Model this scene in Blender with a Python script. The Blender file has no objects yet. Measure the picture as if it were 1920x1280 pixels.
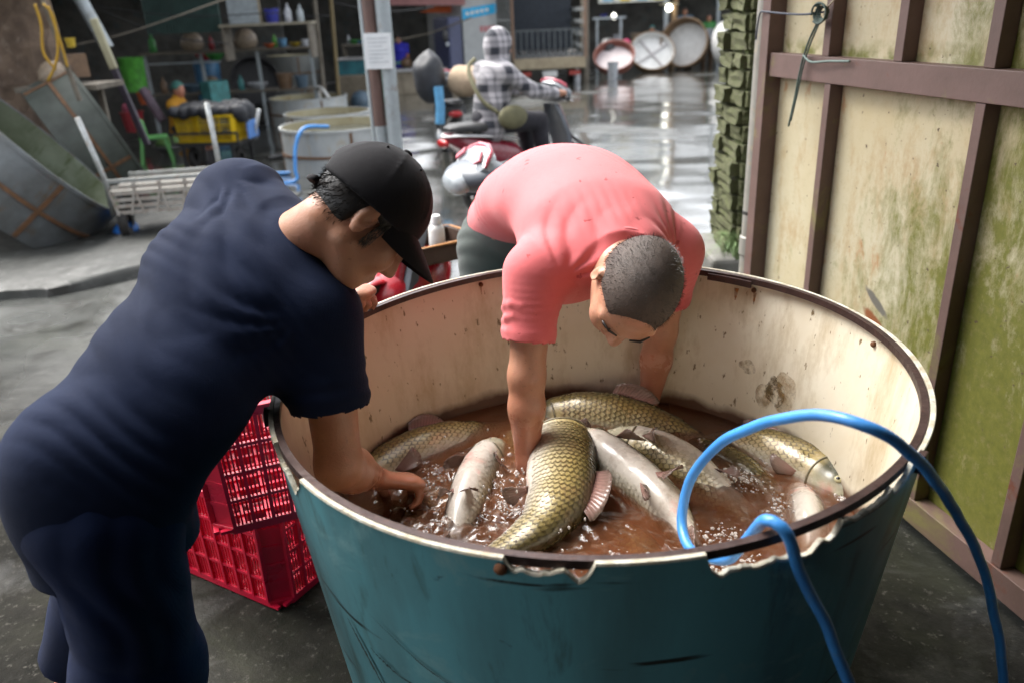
import bpy, bmesh, math, random
import numpy as np
from mathutils import Vector, Matrix, noise as mnoise

random.seed(7); np.random.seed(7)
scene = bpy.context.scene
col = scene.collection

# ------------------------------------------------------------------ camera
TH, RO = math.radians(22.5), math.radians(-2.5)
CAM = Vector((0, 0, 1.5))
_F = Vector((0, math.cos(TH), -math.sin(TH))); _U = Vector((0, math.sin(TH), math.cos(TH))); _R = Vector((1, 0, 0))
_r = _R * math.cos(RO) + _U * math.sin(RO); _u = -_R * math.sin(RO) + _U * math.cos(RO)
cd = bpy.data.cameras.new('camera'); cam = bpy.data.objects.new('camera', cd); col.objects.link(cam)
cam.matrix_world = Matrix(((_r.x, _u.x, -_F.x, CAM.x), (_r.y, _u.y, -_F.y, CAM.y), (_r.z, _u.z, -_F.z, CAM.z), (0, 0, 0, 1)))
cd.lens = 28; cd.sensor_width = 36; cd.clip_start = 0.05; cd.clip_end = 500
cd.dof.use_dof = True; cd.dof.focus_distance = 1.65; cd.dof.aperture_fstop = 3.0
scene.camera = cam

# ------------------------------------------------------------------ sky, sun, exposure
SUN_EL, SUN_AZ = math.radians(55), math.radians(-52)      # azimuth measured from +Y, negative = left
world = bpy.data.worlds.new('World'); scene.world = world; world.use_nodes = True
wt = world.node_tree; wt.nodes.clear()
wo = wt.nodes.new('ShaderNodeOutputWorld'); wb = wt.nodes.new('ShaderNodeBackground')
sky = wt.nodes.new('ShaderNodeTexSky'); sky.sky_type = 'NISHITA'; sky.sun_disc = False
sky.sun_elevation = SUN_EL; sky.sun_rotation = SUN_AZ
sky.air_density = 1.0; sky.dust_density = 3.5; sky.ozone_density = 1.0
hs = wt.nodes.new('ShaderNodeHueSaturation'); hs.inputs['Saturation'].default_value = 0.22   # cloud cover: nearly colourless
wt.links.new(sky.outputs[0], hs.inputs['Color']); wt.links.new(hs.outputs[0], wb.inputs[0])
wb.inputs[1].default_value = 0.15; wt.links.new(wb.outputs[0], wo.inputs[0])
sd = bpy.data.lights.new('sun', 'SUN'); sd.energy = 1.5; sd.angle = math.radians(40); sd.color = (1.0, 0.96, 0.9)
sun = bpy.data.objects.new('sun', sd); col.objects.link(sun)
_sv = Vector((math.sin(SUN_AZ) * math.cos(SUN_EL), math.cos(SUN_AZ) * math.cos(SUN_EL), math.sin(SUN_EL)))
sun.rotation_euler = _sv.to_track_quat('Z', 'Y').to_euler()
scene.view_settings.view_transform = 'Standard'; scene.view_settings.look = 'None'
scene.view_settings.gamma = 1.0; scene.view_settings.use_curve_mapping = False
scene.view_settings.exposure = 1.92
scene.cycles.max_bounces = 8; scene.cycles.diffuse_bounces = 4; scene.cycles.glossy_bounces = 3
scene.cycles.transmission_bounces = 6; scene.cycles.transparent_max_bounces = 12
scene.cycles.caustics_reflective = False; scene.cycles.caustics_refractive = False
scene.cycles.sample_clamp_indirect = 4.0

# ------------------------------------------------------------------ scene helpers
def link(o, parent=None):
    col.objects.link(o)
    if parent is not None:
        o.parent = parent
    return o
def tag(o, label=None, cat=None, group=None, kind=None):
    if label: o['label'] = label
    if cat: o['category'] = cat
    if group: o['group'] = group
    if kind: o['kind'] = kind
    return o
def thing(name, label, cat, loc=(0, 0, 0), rot=(0, 0, 0), group=None):
    o = bpy.data.objects.new(name, None); link(o)
    o.empty_display_size = 0.1; o.location = loc; o.rotation_euler = rot
    return tag(o, label, cat, group)
def copy_tree(o, parent=None):
    c = o.copy(); link(c, parent)
    for ch in o.children:
        copy_tree(ch, c)
    return c

class MB:
    """collects vertices and faces, then builds ONE mesh object"""
    def __init__(self): self.v = []; self.f = []; self.m = []; self.uv = {}
    def add(self, vs, fs, mi=0):
        n = len(self.v); self.v += [tuple(p) for p in vs]
        self.f += [tuple(i + n for i in f) for f in fs]; self.m += [mi] * len(fs); return self
    def box(self, c, s, rot=None, mi=0, taper=None):
        x, y, z = s[0] / 2, s[1] / 2, s[2] / 2
        P = [Vector((sx * x, sy * y, sz * z)) for sz in (-1, 1) for sy in (-1, 1) for sx in (-1, 1)]
        if taper: P = [Vector((p.x * (taper if p.z > 0 else 1), p.y * (taper if p.z > 0 else 1), p.z)) for p in P]
        if rot is not None: P = [rot @ p for p in P]
        c = Vector(c)
        return self.add([c + p for p in P], [(0, 2, 3, 1), (4, 5, 7, 6), (0, 1, 5, 4), (2, 6, 7, 3), (0, 4, 6, 2), (1, 3, 7, 5)], mi)
    def bar(self, a, b, w, h, up=(0, 0, 1), mi=0):
        a, b = Vector(a), Vector(b); d = (b - a); L = d.length; d.normalize()
        s = d.cross(Vector(up)); s = s.normalized() if s.length > 1e-4 else Vector((1, 0, 0)); t = s.cross(d)
        return self.box((a + b) / 2, (w, L, h), Matrix((s, d, t)).transposed(), mi)
    def tube(self, pts, r, n=8, cap=True, mi=0, closed=False):
        pts = [Vector(p) for p in pts]; m = len(pts)
        rs = r if isinstance(r, (list, tuple)) else [r] * m
        vs = []; prev = None
        for i, p in enumerate(pts):
            if closed: d = pts[(i + 1) % m] - pts[i - 1]
            else: d = pts[min(i + 1, m - 1)] - pts[max(i - 1, 0)]
            d = d.normalized() if d.length > 1e-9 else Vector((0, 0, 1))
            if prev is None:
                s = d.cross(Vector((0, 0, 1)))
                if s.length < 1e-3: s = Vector((1, 0, 0))
            else: s = prev - d * prev.dot(d)
            s.normalize(); prev = s; t = d.cross(s)
            vs += [p + (s * math.cos(2 * math.pi * k / n) + t * math.sin(2 * math.pi * k / n)) * rs[i] for k in range(n)]
        fs = []
        for i in range(m if closed else m - 1):
            j = (i + 1) % m
            for k in range(n):
                fs.append((i * n + k, i * n + (k + 1) % n, j * n + (k + 1) % n, j * n + k))
        if cap and not closed:
            fs += [tuple(range(n - 1, -1, -1)), tuple((m - 1) * n + k for k in range(n))]
        return self.add(vs, fs, mi)
    def lathe(self, prof, n=32, c=(0, 0, 0), rot=None, mi=0, closed=False):
        c = Vector(c); vs = []
        for (r, z) in prof:
            for k in range(n):
                a = 2 * math.pi * k / n; p = Vector((r * math.cos(a), r * math.sin(a), z))
                vs.append(c + (rot @ p if rot is not None else p))
        fs = []; m = len(prof)
        for i in range(m if closed else m - 1):
            j = (i + 1) % m
            for k in range(n):
                fs.append((i * n + k, i * n + (k + 1) % n, j * n + (k + 1) % n, j * n + k))
        return self.add(vs, fs, mi)
    def disc(self, c, r, n=24, rot=None, mi=0):
        c = Vector(c); vs = []
        for k in range(n):
            a = 2 * math.pi * k / n; p = Vector((r * math.cos(a), r * math.sin(a), 0)); vs.append(c + (rot @ p if rot is not None else p))
        return self.add(vs, [tuple(range(n))], mi)
    def ball(self, c, r, nu=12, nv=8, mi=0, rot=None):
        r = r if isinstance(r, (list, tuple)) else (r, r, r); c = Vector(c); vs = []; fs = []
        for i in range(nv + 1):
            t = math.pi * i / nv
            for k in range(nu):
                a = 2 * math.pi * k / nu
                p = Vector((r[0] * math.sin(t) * math.cos(a), r[1] * math.sin(t) * math.sin(a), -r[2] * math.cos(t)))
                vs.append(c + (rot @ p if rot is not None else p))
        for i in range(nv):
            for k in range(nu):
                fs.append((i * nu + k, i * nu + (k + 1) % nu, (i + 1) * nu + (k + 1) % nu, (i + 1) * nu + k))
        return self.add(vs, fs, mi)
    def prism(self, poly, a, b, axis=1, mi=0):
        """extrude a 2D polygon between a and b along an axis"""
        n = len(poly); vs = []
        for t in (a, b):
            for (p, q) in poly:
                vs.append((t, p, q) if axis == 0 else (p, t, q) if axis == 1 else (p, q, t))
        fs = [tuple(range(n - 1, -1, -1)), tuple(range(n, 2 * n))] + [(i, (i + 1) % n, n + (i + 1) % n, n + i) for i in range(n)]
        return self.add(vs, fs, mi)
    def mesh(self, name, mats, smooth=False):
        me = bpy.data.meshes.new(name); me.from_pydata(self.v, [], self.f)
        for mt in (mats if isinstance(mats, (list, tuple)) else [mats]): me.materials.append(mt)
        if len(set(self.m)) > 1: me.polygons.foreach_set('material_index', self.m)
        bm = bmesh.new(); bm.from_mesh(me); bmesh.ops.remove_doubles(bm, verts=bm.verts, dist=1e-5); bmesh.ops.recalc_face_normals(bm, faces=bm.faces)
        bm.to_mesh(me); bm.free()
        if smooth:
            me.shade_smooth()
            if smooth is not True: me.set_sharp_from_angle(angle=math.radians(smooth))
        return me
    def build(self, name, mats, parent=None, smooth=False, world=False, bevel=0):
        o = bpy.data.objects.new(name, self.mesh(name, mats, smooth)); link(o, parent)
        if world and parent is not None:
            o.location = [-c for c in root_of(parent).location]
            if parent.parent is not None: o.location = (0, 0, 0)
        if bevel:
            b = o.modifiers.new('bevel', 'BEVEL'); b.width = bevel; b.segments = 2; b.limit_method = 'ANGLE'
        return o
def root_of(o):
    while o.parent is not None: o = o.parent
    return o

# ------------------------------------------------------------------ material helpers
def nd(t, kind, ins=None, **at):
    n = t.nodes.new(kind)
    for k, v in at.items(): setattr(n, k, v)
    for k, v in (ins or {}).items():
        s = n.inputs[k]
        if isinstance(v, bpy.types.NodeSocket): t.links.new(v, s)
        else: s.default_value = v
    return n
def c4(c): return (c[0], c[1], c[2], 1.0)
def new_mat(name):
    m = bpy.data.materials.new(name); m.use_nodes = True; t = m.node_tree; t.nodes.clear()
    o = nd(t, 'ShaderNodeOutputMaterial'); b = nd(t, 'ShaderNodeBsdfPrincipled'); t.links.new(b.outputs[0], o.inputs[0])
    return m, t, b, o
def coords(t, kind='Object', scale=(1, 1, 1), loc=(0, 0, 0)):
    tc = nd(t, 'ShaderNodeTexCoord'); mp = nd(t, 'ShaderNodeMapping', {'Vector': tc.outputs[kind], 'Scale': scale, 'Location': loc}); return mp.outputs[0]
def noise(t, v, scale, detail=4, rough=0.55, dist=0.0):
    return nd(t, 'ShaderNodeTexNoise', {'Vector': v, 'Scale': scale, 'Detail': detail, 'Roughness': rough, 'Distortion': dist}).outputs['Fac']
def ramp(t, f, lo, hi, a=0.0, b=1.0):
    return nd(t, 'ShaderNodeMapRange', {'Value': f, 'From Min': lo, 'From Max': hi, 'To Min': a, 'To Max': b}, clamp=True).outputs[0]
def mix(t, f, a, b, mode='MIX'):
    n = nd(t, 'ShaderNodeMix', data_type='RGBA', blend_type=mode)
    for i, v in ((0, f), (6, a), (7, b)):
        if isinstance(v, bpy.types.NodeSocket): t.links.new(v, n.inputs[i])
        else: n.inputs[i].default_value = v if i == 0 else c4(v)
    return n.outputs[2]
def mth(t, op, a, b=0.0):
    n = nd(t, 'ShaderNodeMath', operation=op)
    for i, v in ((0, a), (1, b)):
        if isinstance(v, bpy.types.NodeSocket): t.links.new(v, n.inputs[i])
        else: n.inputs[i].default_value = v
    return n.outputs[0]
def bump(t, b, h, strength=0.3, dist=0.01):
    n = nd(t, 'ShaderNodeBump', {'Height': h, 'Strength': strength, 'Distance': dist}); t.links.new(n.outputs[0], b.inputs['Normal'])
def setp(t, b, **kw):
    for k, v in kw.items():
        s = b.inputs[k.replace('_', ' ')]
        if isinstance(v, bpy.types.NodeSocket): t.links.new(v, s)
        else: s.default_value = c4(v) if isinstance(v, tuple) and len(v) == 3 and s.type == 'RGBA' else v
_mc = {}
def simple(name, c, rough=0.5, metal=0.0, c2=None, scale=12.0, lo=0.4, hi=0.65, bmp=0.0, bscale=60.0, coat=0.0, spec=0.5, c3=None, emit=0.0):
    """a worn one-colour surface: base colour, a second patchy colour, an optional third, and fine relief"""
    if name in _mc: return _mc[name]
    m, t, b, o = new_mat(name); v = coords(t)
    c2 = c2 or tuple(x * 0.72 for x in c)
    base = mix(t, ramp(t, noise(t, v, scale, 6, 0.65), lo, hi), c, c2)
    if c3: base = mix(t, ramp(t, noise(t, v, scale * 2.7, 5, 0.7, 0.6), 0.56, 0.7), base, c3)
    setp(t, b, Base_Color=base, Roughness=ramp(t, noise(t, v, scale * 1.9, 4), 0.3, 0.7, max(rough - 0.1, 0.02), min(rough + 0.1, 1)), Metallic=metal, Coat_Weight=coat)
    b.inputs['Specular IOR Level'].default_value = spec
    if bmp: bump(t, b, noise(t, v, bscale, 5), bmp, 0.004)
    if emit: setp(t, b, Emission_Color=c, Emission_Strength=emit)
    _mc[name] = m; return m
# ================================================================== THE SETTING
# ---- wet concrete yard
def ground_mat():
    m, t, b, o = new_mat('wet_concrete'); v = coords(t)
    n1 = noise(t, v, 0.45, 3, 0.5, 0.4); n2 = noise(t, v, 5.0, 8, 0.7); n3 = noise(t, v, 38.0, 7, 0.75); n4 = noise(t, v, 1.6, 5, 0.6, 0.8)
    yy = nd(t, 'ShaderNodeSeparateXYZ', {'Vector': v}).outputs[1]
    near = mix(t, ramp(t, n2, 0.35, 0.65), (0.024, 0.023, 0.019), (0.007, 0.007, 0.006))                 # dark wet floor round the tub, with shade put into its colour
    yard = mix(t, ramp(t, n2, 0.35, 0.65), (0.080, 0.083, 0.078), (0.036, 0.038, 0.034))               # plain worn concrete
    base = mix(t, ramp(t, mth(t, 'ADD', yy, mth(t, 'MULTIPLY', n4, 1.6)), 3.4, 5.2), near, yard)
    base = mix(t, mth(t, 'MULTIPLY', ramp(t, n4, 0.5, 0.68), 0.6), base, (0.030, 0.032, 0.020))          # algae film
    base = mix(t, mth(t, 'MULTIPLY', ramp(t, n3, 0.57, 0.66), 0.6), base, (0.10, 0.095, 0.082))
    base = mix(t, ramp(t, noise(t, v, 2.1, 9, 0.8, 1.0), 0.52, 0.60), base, (0.014, 0.014, 0.011))             # black grime with ragged edges           # pale aggregate
    low = ramp(t, yy, 2.6, 7.0, 0.13, -0.13)                                    # the yard is lower and holds the standing water
    wet = ramp(t, mth(t, 'ADD', n1, low), 0.40, 0.58)                           # 0 puddle, 1 damp
    rough = nd(t, 'ShaderNodeMapRange', {'Value': wet, 'To Min': 0.09, 'To Max': 0.55}).outputs[0]
    setp(t, b, Base_Color=base, Roughness=rough); t.links.new(mth(t, 'ADD', mth(t, 'MULTIPLY', ramp(t, yy, 2.4, 5.0, 0.10, 1.0), ramp(t, wet, 0.2, 0.9, 1.0, 0.22)), ramp(t, noise(t, v, 3.3, 5, 0.6, 0.6), 0.54, 0.64, 0.0, 0.14)), b.inputs['Specular IOR Level'])   # sheen kept low near the tub to imitate shade, standing water beyond
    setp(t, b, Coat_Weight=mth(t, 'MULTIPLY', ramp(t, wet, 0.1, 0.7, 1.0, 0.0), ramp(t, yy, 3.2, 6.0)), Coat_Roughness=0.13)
    h = mth(t, 'ADD', mth(t, 'MULTIPLY', n2, 0.7), mth(t, 'MULTIPLY', n3, 0.25))
    rip = noise(t, coords(t, 'Object', (1, 2.2, 1)), 6.0, 3, 0.5, 0.6)
    hh = mth(t, 'ADD', mth(t, 'MULTIPLY', h, mth(t, 'ADD', mth(t, 'MULTIPLY', wet, 0.9), 0.1)), mth(t, 'MULTIPLY', rip, 0.16))
    hh = mth(t, 'MULTIPLY', hh, ramp(t, yy, 3.5, 9.0, 1.0, 0.5))
    bump(t, b, hh, 0.75, 0.016)
    return m
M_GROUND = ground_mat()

def sheet(name, x0, x1, y0, y1, fx, fy, zf, mat, smooth=True):
    xs = np.linspace(x0, x1, fx); ys = np.linspace(y0, y1, fy); mb = MB()
    mb.add([(x, y, zf(x, y)) for y in ys for x in xs], [(j * fx + i, j * fx + i + 1, (j + 1) * fx + i + 1, (j + 1) * fx + i) for j in range(fy - 1) for i in range(fx - 1)])
    return mb.build(name, mat, smooth=smooth)
def nz(x, y, z=0.0, s=1.0): return mnoise.noise(Vector((x * s, y * s, z * s)))
# the ground: one sheet to the horizon; close to the camera it dips and is rougher
def fall(y): return -0.035 * min(max(y - 2.2, 0), 7.8)          # the yard falls away gently, then runs level
def ground_z(x, y): return fall(y) + 0.012 * nz(x, y, 0, 0.9) + 0.006 * nz(x, y, 3, 3.1)
gxs = sorted(set(list(np.linspace(-120, -8, 8)) + list(np.linspace(-8, 8, 129)) + list(np.linspace(8, 120, 8))))
gys = sorted(set(list(np.linspace(-60, -2, 6)) + list(np.linspace(-2, 24, 175)) + list(np.linspace(24, 260, 8))))
mb = MB(); nxg = len(gxs)
mb.add([(x, y, ground_z(x, y)) for y in gys for x in gxs], [(j * nxg + i, j * nxg + i + 1, (j + 1) * nxg + i + 1, (j + 1) * nxg + i) for j in range(len(gys) - 1) for i in range(nxg - 1)])
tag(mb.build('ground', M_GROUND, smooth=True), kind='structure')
# raised, broken-edged slab on the left, in front of the leaning tanks
M_SLAB = simple('broken_slab', (0.036, 0.038, 0.034), 0.6, 0, (0.016, 0.017, 0.014), 5.0, bmp=0.9, bscale=16, c3=(0.10, 0.10, 0.095))
mb = MB()
edge = []
for i in range(61):
    x = -7.5 + i * (5.3) / 60
    edge.append((x, 4.95 + 0.9 * max(0, x + 3.0) + 0.05 * (x + 2.9) + 0.07 * nz(x, 0, 0, 2.7) + 0.035 * nz(x, 5, 0, 9.0)))
back = [(x, 8.6) for x, y in edge]
n = len(edge); T = 0.075
vs = []
for (x, y) in edge: vs.append((x, y - 0.035 - 0.02 * nz(x, 1, 1, 14), -0.03 + fall(y)))
for (x, y) in edge: vs.append((x, y - 0.012, T - 0.022 + 0.012 * nz(x, 7, 2, 12) + fall(y)))
for (x, y) in edge: vs.append((x, y + 0.03 + 0.03 * nz(x, 9, 2, 11), T + 0.012 * nz(x, y, 5, 6) + fall(y)))
for k in (1, 2, 3):
    for (x, y) in edge: yy = y + (8.6 - y) * k / 3; vs.append((x, yy, T * (1 - k / 3.0 * 0.85) + 0.01 * nz(x, yy, 5, 2) + fall(yy)))
mb.add(vs, [(r * n + i, r * n + i + 1, (r + 1) * n + i + 1, (r + 1) * n + i) for r in range(5) for i in range(n - 1)])
mb.add([vs[r * n + n - 1] for r in range(6)] + [(edge[-1][0] + 0.05, 5, -0.03 + fall(5)), (edge[-1][0] + 0.05, 8.6, -0.03 + fall(8.6))], [(0, 1, 2, 3, 4, 5, 7, 6)])
tag(mb.build('raised_pavement', M_SLAB, smooth=40), kind='structure')

# ---- unseen dark shed added to block the sky: roof over the camera, walls, slab
M_DARKTIN = simple('dark_tin', (0.05, 0.05, 0.048), 0.7, 0.2, (0.03, 0.028, 0.026), 2.0)
mb = MB(); mb.box((-.7, -1.15, 2.52), (5.6, 4.4, 0.06)); shed_roof = mb.build('shed_roof', M_DARKTIN)
mb = MB(); mb.box((1.15, 2.35, 2.49), (1.9, 2.55, 0.05)); tag(mb.build('gate_shade_slab', M_DARKTIN), 'unseen dark slab added to shade the gate', 'roof')  # unseen slab, shaped to keep high sky light off the gate foot
tag(shed_roof, 'unseen dark roof added to shade the near end of the tub', 'roof')
mb = MB(); mb.box((-.7, -3.4, 1.24), (5.6, 0.12, 2.48)); tag(mb.build('shed_wall', M_DARKTIN), 'unseen dark wall added behind the camera to block the sky', 'wall')
mb = MB(); mb.box((1.46, -1.08, 1.24), (0.08, 4.5, 2.46)); tag(mb.build('shed_wall', M_DARKTIN), 'unseen dark side wall added to block light, running back from the gate', 'wall')  # unseen wall, added to stop light coming in beside the gate

# ---- fish tub -----------------------------------------------------
TC = Vector((0.144, 1.416, 0)); TRX, TRY = 0.602, 0.611; RIM = 0.87
def rim_z(x, y): return RIM + 0.021 * (x - TC.x) + 0.0136 * (y - TC.y)
BOT = 0.83   # radius of the foot as a share of the rim
def tub_pt(a, z, off=0.0):
    k = BOT + (1 - BOT) * min(max(z / RIM, 0), 1.1)
    return Vector((TC.x + (TRX * k + off) * math.cos(a), TC.y + (TRY * k + off) * math.sin(a), z))
# chips broken out of the near lip: (pixel-free) centre angle, half width, depth
CHIPS = [(-1.755, 0.095, 0.034, 0.5), (-1.245, 0.165, 0.052, 0.35), (-1.36, 0.06, 0.048, 0.5), (-0.985, 0.10, 0.028, 0.6), (-2.60, 0.11, 0.052, 0.55), (-0.84, 0.05, 0.03, 0.5), (2.9, 0.05, 0.03, 0.5)]
def chip(a):
    d = 0.0
    for (c, w, dep, p) in CHIPS:
        q = (a - c + math.pi) % (2 * math.pi) - math.pi
        if abs(q) < w:
            e_ = 1 - (abs(q) / w) ** 5.0; d = max(d, (dep * (0.72 + 0.5 * nz(a * 16, c * 3, 1, 1.0)) + 0.009 * nz(a * 33, c, 2, 1.0) + 0.0018 * nz(a * 150, c, 4, 1.0)) * e_ ** p)
    return max(d, 0.0)
def teal_mat():
    m, t, b, o = new_mat('teal_fibreglass'); v = coords(t); vv = coords(t, 'Object', (3, 3, 0.55))
    base = mix(t, ramp(t, noise(t, vv, 2.2, 6, 0.6), 0.40, 0.62), (0.115, 0.335, 0.385), (0.090, 0.225, 0.250))
    base = mix(t, ramp(t, noise(t, vv, 5.5, 6, 0.7, 0.5), 0.55, 0.72), base, (0.055, 0.115, 0.108))        # grime runs
    base = mix(t, ramp(t, noise(t, v, 9, 7, 0.75, 1.2), 0.66, 0.72), base, (0.02, 0.016, 0.012))          # scraped dark marks
    scr = nd(t, 'ShaderNodeTexNoise', {'Vector': coords(t, 'Object', (1.2, 1.2, 16), (3, 1, 2)), 'Scale': 2.6, 'Detail': 3, 'Distortion': 0.4}).outputs['Fac']
    base = mix(t, ramp(t, scr, 0.66, 0.70), base, (0.020, 0.024, 0.022))
    base = mix(t, ramp(t, noise(t, coords(t, 'Object', (1, 1, 1.4), (5, 2, 7)), 3.4, 7, 0.75, 0.8), 0.56, 0.66), base, (0.19, 0.37, 0.39))   # sun-bleached patches
    base = mix(t, ramp(t, noise(t, v, 70, 3, 0.8), 0.73, 0.78), base, (0.25, 0.3, 0.3))                   # pin-point chips
    setp(t, b, Base_Color=base, Roughness=ramp(t, noise(t, v, 6, 5), 0.3, 0.7, 0.33, 0.55)); bump(t, b, noise(t, v, 35, 5), 0.12, 0.004)
    return m
def lining_mat():
    m, t, b, o = new_mat('cream_lining'); v = coords(t); vv = coords(t, 'Object', (1, 1, 0.35))
    sep = nd(t, 'ShaderNodeSeparateXYZ', {'Vector': coords(t)})
    base = mix(t, ramp(t, noise(t, v, 2.3, 5, 0.6), 0.35, 0.7), (0.70, 0.66, 0.55), (0.60, 0.52, 0.38))
    base = mix(t, ramp(t, noise(t, vv, 9, 6, 0.7), 0.5, 0.75), base, (0.38, 0.29, 0.17))
    # warm tan mixed in towards the left of the lining, none on the far right
    left = ramp(t, sep.outputs[0], -0.35, 0.30, 0.45, 0.0)
    base = mix(t, left, base, (0.48, 0.33, 0.19))
    base = mix(t, ramp(t, noise(t, coords(t, 'Object', (1, 1, 0.45)), 62, 3, 0.6), 0.655, 0.70), base, (0.17, 0.12, 0.06))   # specks
    low = ramp(t, mth(t, 'ADD', sep.outputs[2], mth(t, 'MULTIPLY', noise(t, v, 7, 4), 0.07)), 0.585, 0.56)
    base = mix(t, low, base, (0.11, 0.055, 0.032))                                                          # scum line left by higher water
    setp(t, b, Base_Color=base, Roughness=0.42); bump(t, b, noise(t, v, 28, 5), 0.2, 0.004)
    return m
M_TEAL, M_CREAM = teal_mat(), lining_mat()
M_LIP = simple('raw_lip', (0.50, 0.49, 0.42), 0.6, 0, (0.34, 0.29, 0.20), 40, bmp=0.4, c3=(0.16, 0.15, 0.12))
M_IRON = simple('rusty_iron', (0.060, 0.036, 0.032), 0.42, 0.35, (0.036, 0.020, 0.018), 30, c3=(0.085, 0.04, 0.03), bmp=0.25, bscale=90)
M_RUST = simple('rust', (0.16, 0.055, 0.015), 0.8, 0.0, (0.07, 0.028, 0.012), 50, bmp=0.4)
tub = thing('fish_tub', 'big round teal tub with cream inside and rusty iron hoop, full of live fish', 'tub', (TC.x, TC.y, 0))
NA = 864; TW = 0.007
mbo, mbi, mbl = MB(), MB(), MB()
zl = [0.0, 0.15, 0.3, 0.45, 0.6, 0.72, 0.79]
ov, iv = [], []
for zi in range(len(zl) + 1):
    for k in range(NA):
        a = 2 * math.pi * k / NA
        p = tub_pt(a, 0.87); top = rim_z(p.x, p.y) - chip(a)
        z = zl[zi] if zi < len(zl) else top
        wob = 0.004 * math.sin(3 * a + 1) * (1 - z / RIM)
        ov.append(tub_pt(a, z, wob)); iv.append(tub_pt(a, z, wob - TW))
R = len(zl) + 1
quads = [(r * NA + k, r * NA + (k + 1) % NA, (r + 1) * NA + (k + 1) % NA, (r + 1) * NA + k) for r in range(R - 1) for k in range(NA)]
mbo.add(ov, quads); mbi.add(iv, quads)
lip = [ov[(R - 1) * NA + k] for k in range(NA)] + [iv[(R - 1) * NA + k] for k in range(NA)]
lip = [p + Vector((0, 0, 0.001)) for p in lip]
lo_ = [p - Vector((0, 0, 0.0035)) + (Vector((p.x - TC.x, p.y - TC.y, 0)).normalized() * (0.0012 if i < NA else -0.0012)) for i, p in enumerate(lip)]
mbl.add(lip + lo_, [(k, (k + 1) % NA, NA + (k + 1) % NA, NA + k) for k in range(NA)] + [(k, (k + 1) % NA, 2 * NA + (k + 1) % NA, 2 * NA + k) for k in range(NA)] + [(NA + k, NA + (k + 1) % NA, 3 * NA + (k + 1) % NA, 3 * NA + k) for k in range(NA)])
mbo.build('outer_wall', M_TEAL, tub, smooth=60, world=True); mbi.build('lining', M_CREAM, tub, smooth=60, world=True); mbl.build('lip', M_LIP, tub, smooth=30, world=True)
mb = MB(); mb.add([tub_pt(2 * math.pi * k / 96, 0.02, -0.005) for k in range(96)], [tuple(range(96))]); mb.build('floor', M_CREAM, tub, world=True)
# iron hoop, a square bar running round the inside of the lip
HI, HT, HH = 0.0085, 0.012, 0.014
mb = MB(); hv = []
for k in range(NA):
    a = 2 * math.pi * k / NA; p = tub_pt(a, RIM); z = rim_z(p.x, p.y) + 0.001 + 0.0015 * math.sin(5 * a)
    for (o_, dz) in ((-HI, 0), (-HI, -HH), (-HI - HT, -HH), (-HI - HT, 0)):
        q = tub_pt(a, RIM, o_); hv.append((q.x, q.y, z + dz))
mb.add(hv, [(4 * k + j, 4 * ((k + 1) % NA) + j, 4 * ((k + 1) % NA) + (j + 1) % 4, 4 * k + (j + 1) % 4) for k in range(NA) for j in range(4)])
hoop = mb.build('hoop', M_IRON, tub, smooth=40, world=True)
def bolt(a, z, inside, r=0.007):
    p = tub_pt(a, z, -TW - 0.001 if inside else 0.001); nrm = Vector((math.cos(a), math.sin(a), 0)) * (-1 if inside else 1)
    rot = nrm.to_track_quat('Z', 'Y').to_matrix(); mb = MB()
    mb.lathe([(0.0, 0.007), (r * 0.6, 0.0065), (r, 0.004), (r, -0.002), (0.0, -0.002)], 10, p, rot); mb.build('bolt', M_RUST, tub, smooth=40, world=True)
for (a, z, ins, r) in [(1.95, 0.846, True, .006), (1.06, 0.852, True, .006), (0.72, 0.855, True, .006), (0.10, 0.848, True, .006), (-1.86, 0.842, False, .009), (2.6, 0.85, True, .006)]: bolt(a, z, ins, r)
# overlapping splice of the hoop with its two clamp stubs
mb = MB()
for i in range(10):
    a = 0.72 + i * 0.02; b_ = a + 0.02; p, q = tub_pt(a, RIM, -0.026), tub_pt(b_, RIM, -0.026)
    mb.bar((p.x, p.y, rim_z(p.x, p.y) - 0.012), (q.x, q.y, rim_z(q.x, q.y) - 0.012), 0.006, 0.016)
mb.build('splice', M_IRON, tub, world=True)
for a in (-0.72, -2.93):
    mb = MB(); p = tub_pt(a, RIM, 0.002); rot = Matrix.Rotation(a, 3, 'Z'); mb.box((p.x, p.y, rim_z(p.x, p.y) - 0.014), (0.016, 0.022, 0.032), rot, taper=0.8)
    p2 = tub_pt(a, RIM, -0.012); mb.bar((p2.x, p2.y, rim_z(p2.x, p2.y) - 0.006), (p.x, p.y, rim_z(p.x, p.y) - 0.01), 0.014, 0.01)
    mb.build('clamp', M_IRON, tub, world=True, bevel=0.002)
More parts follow.
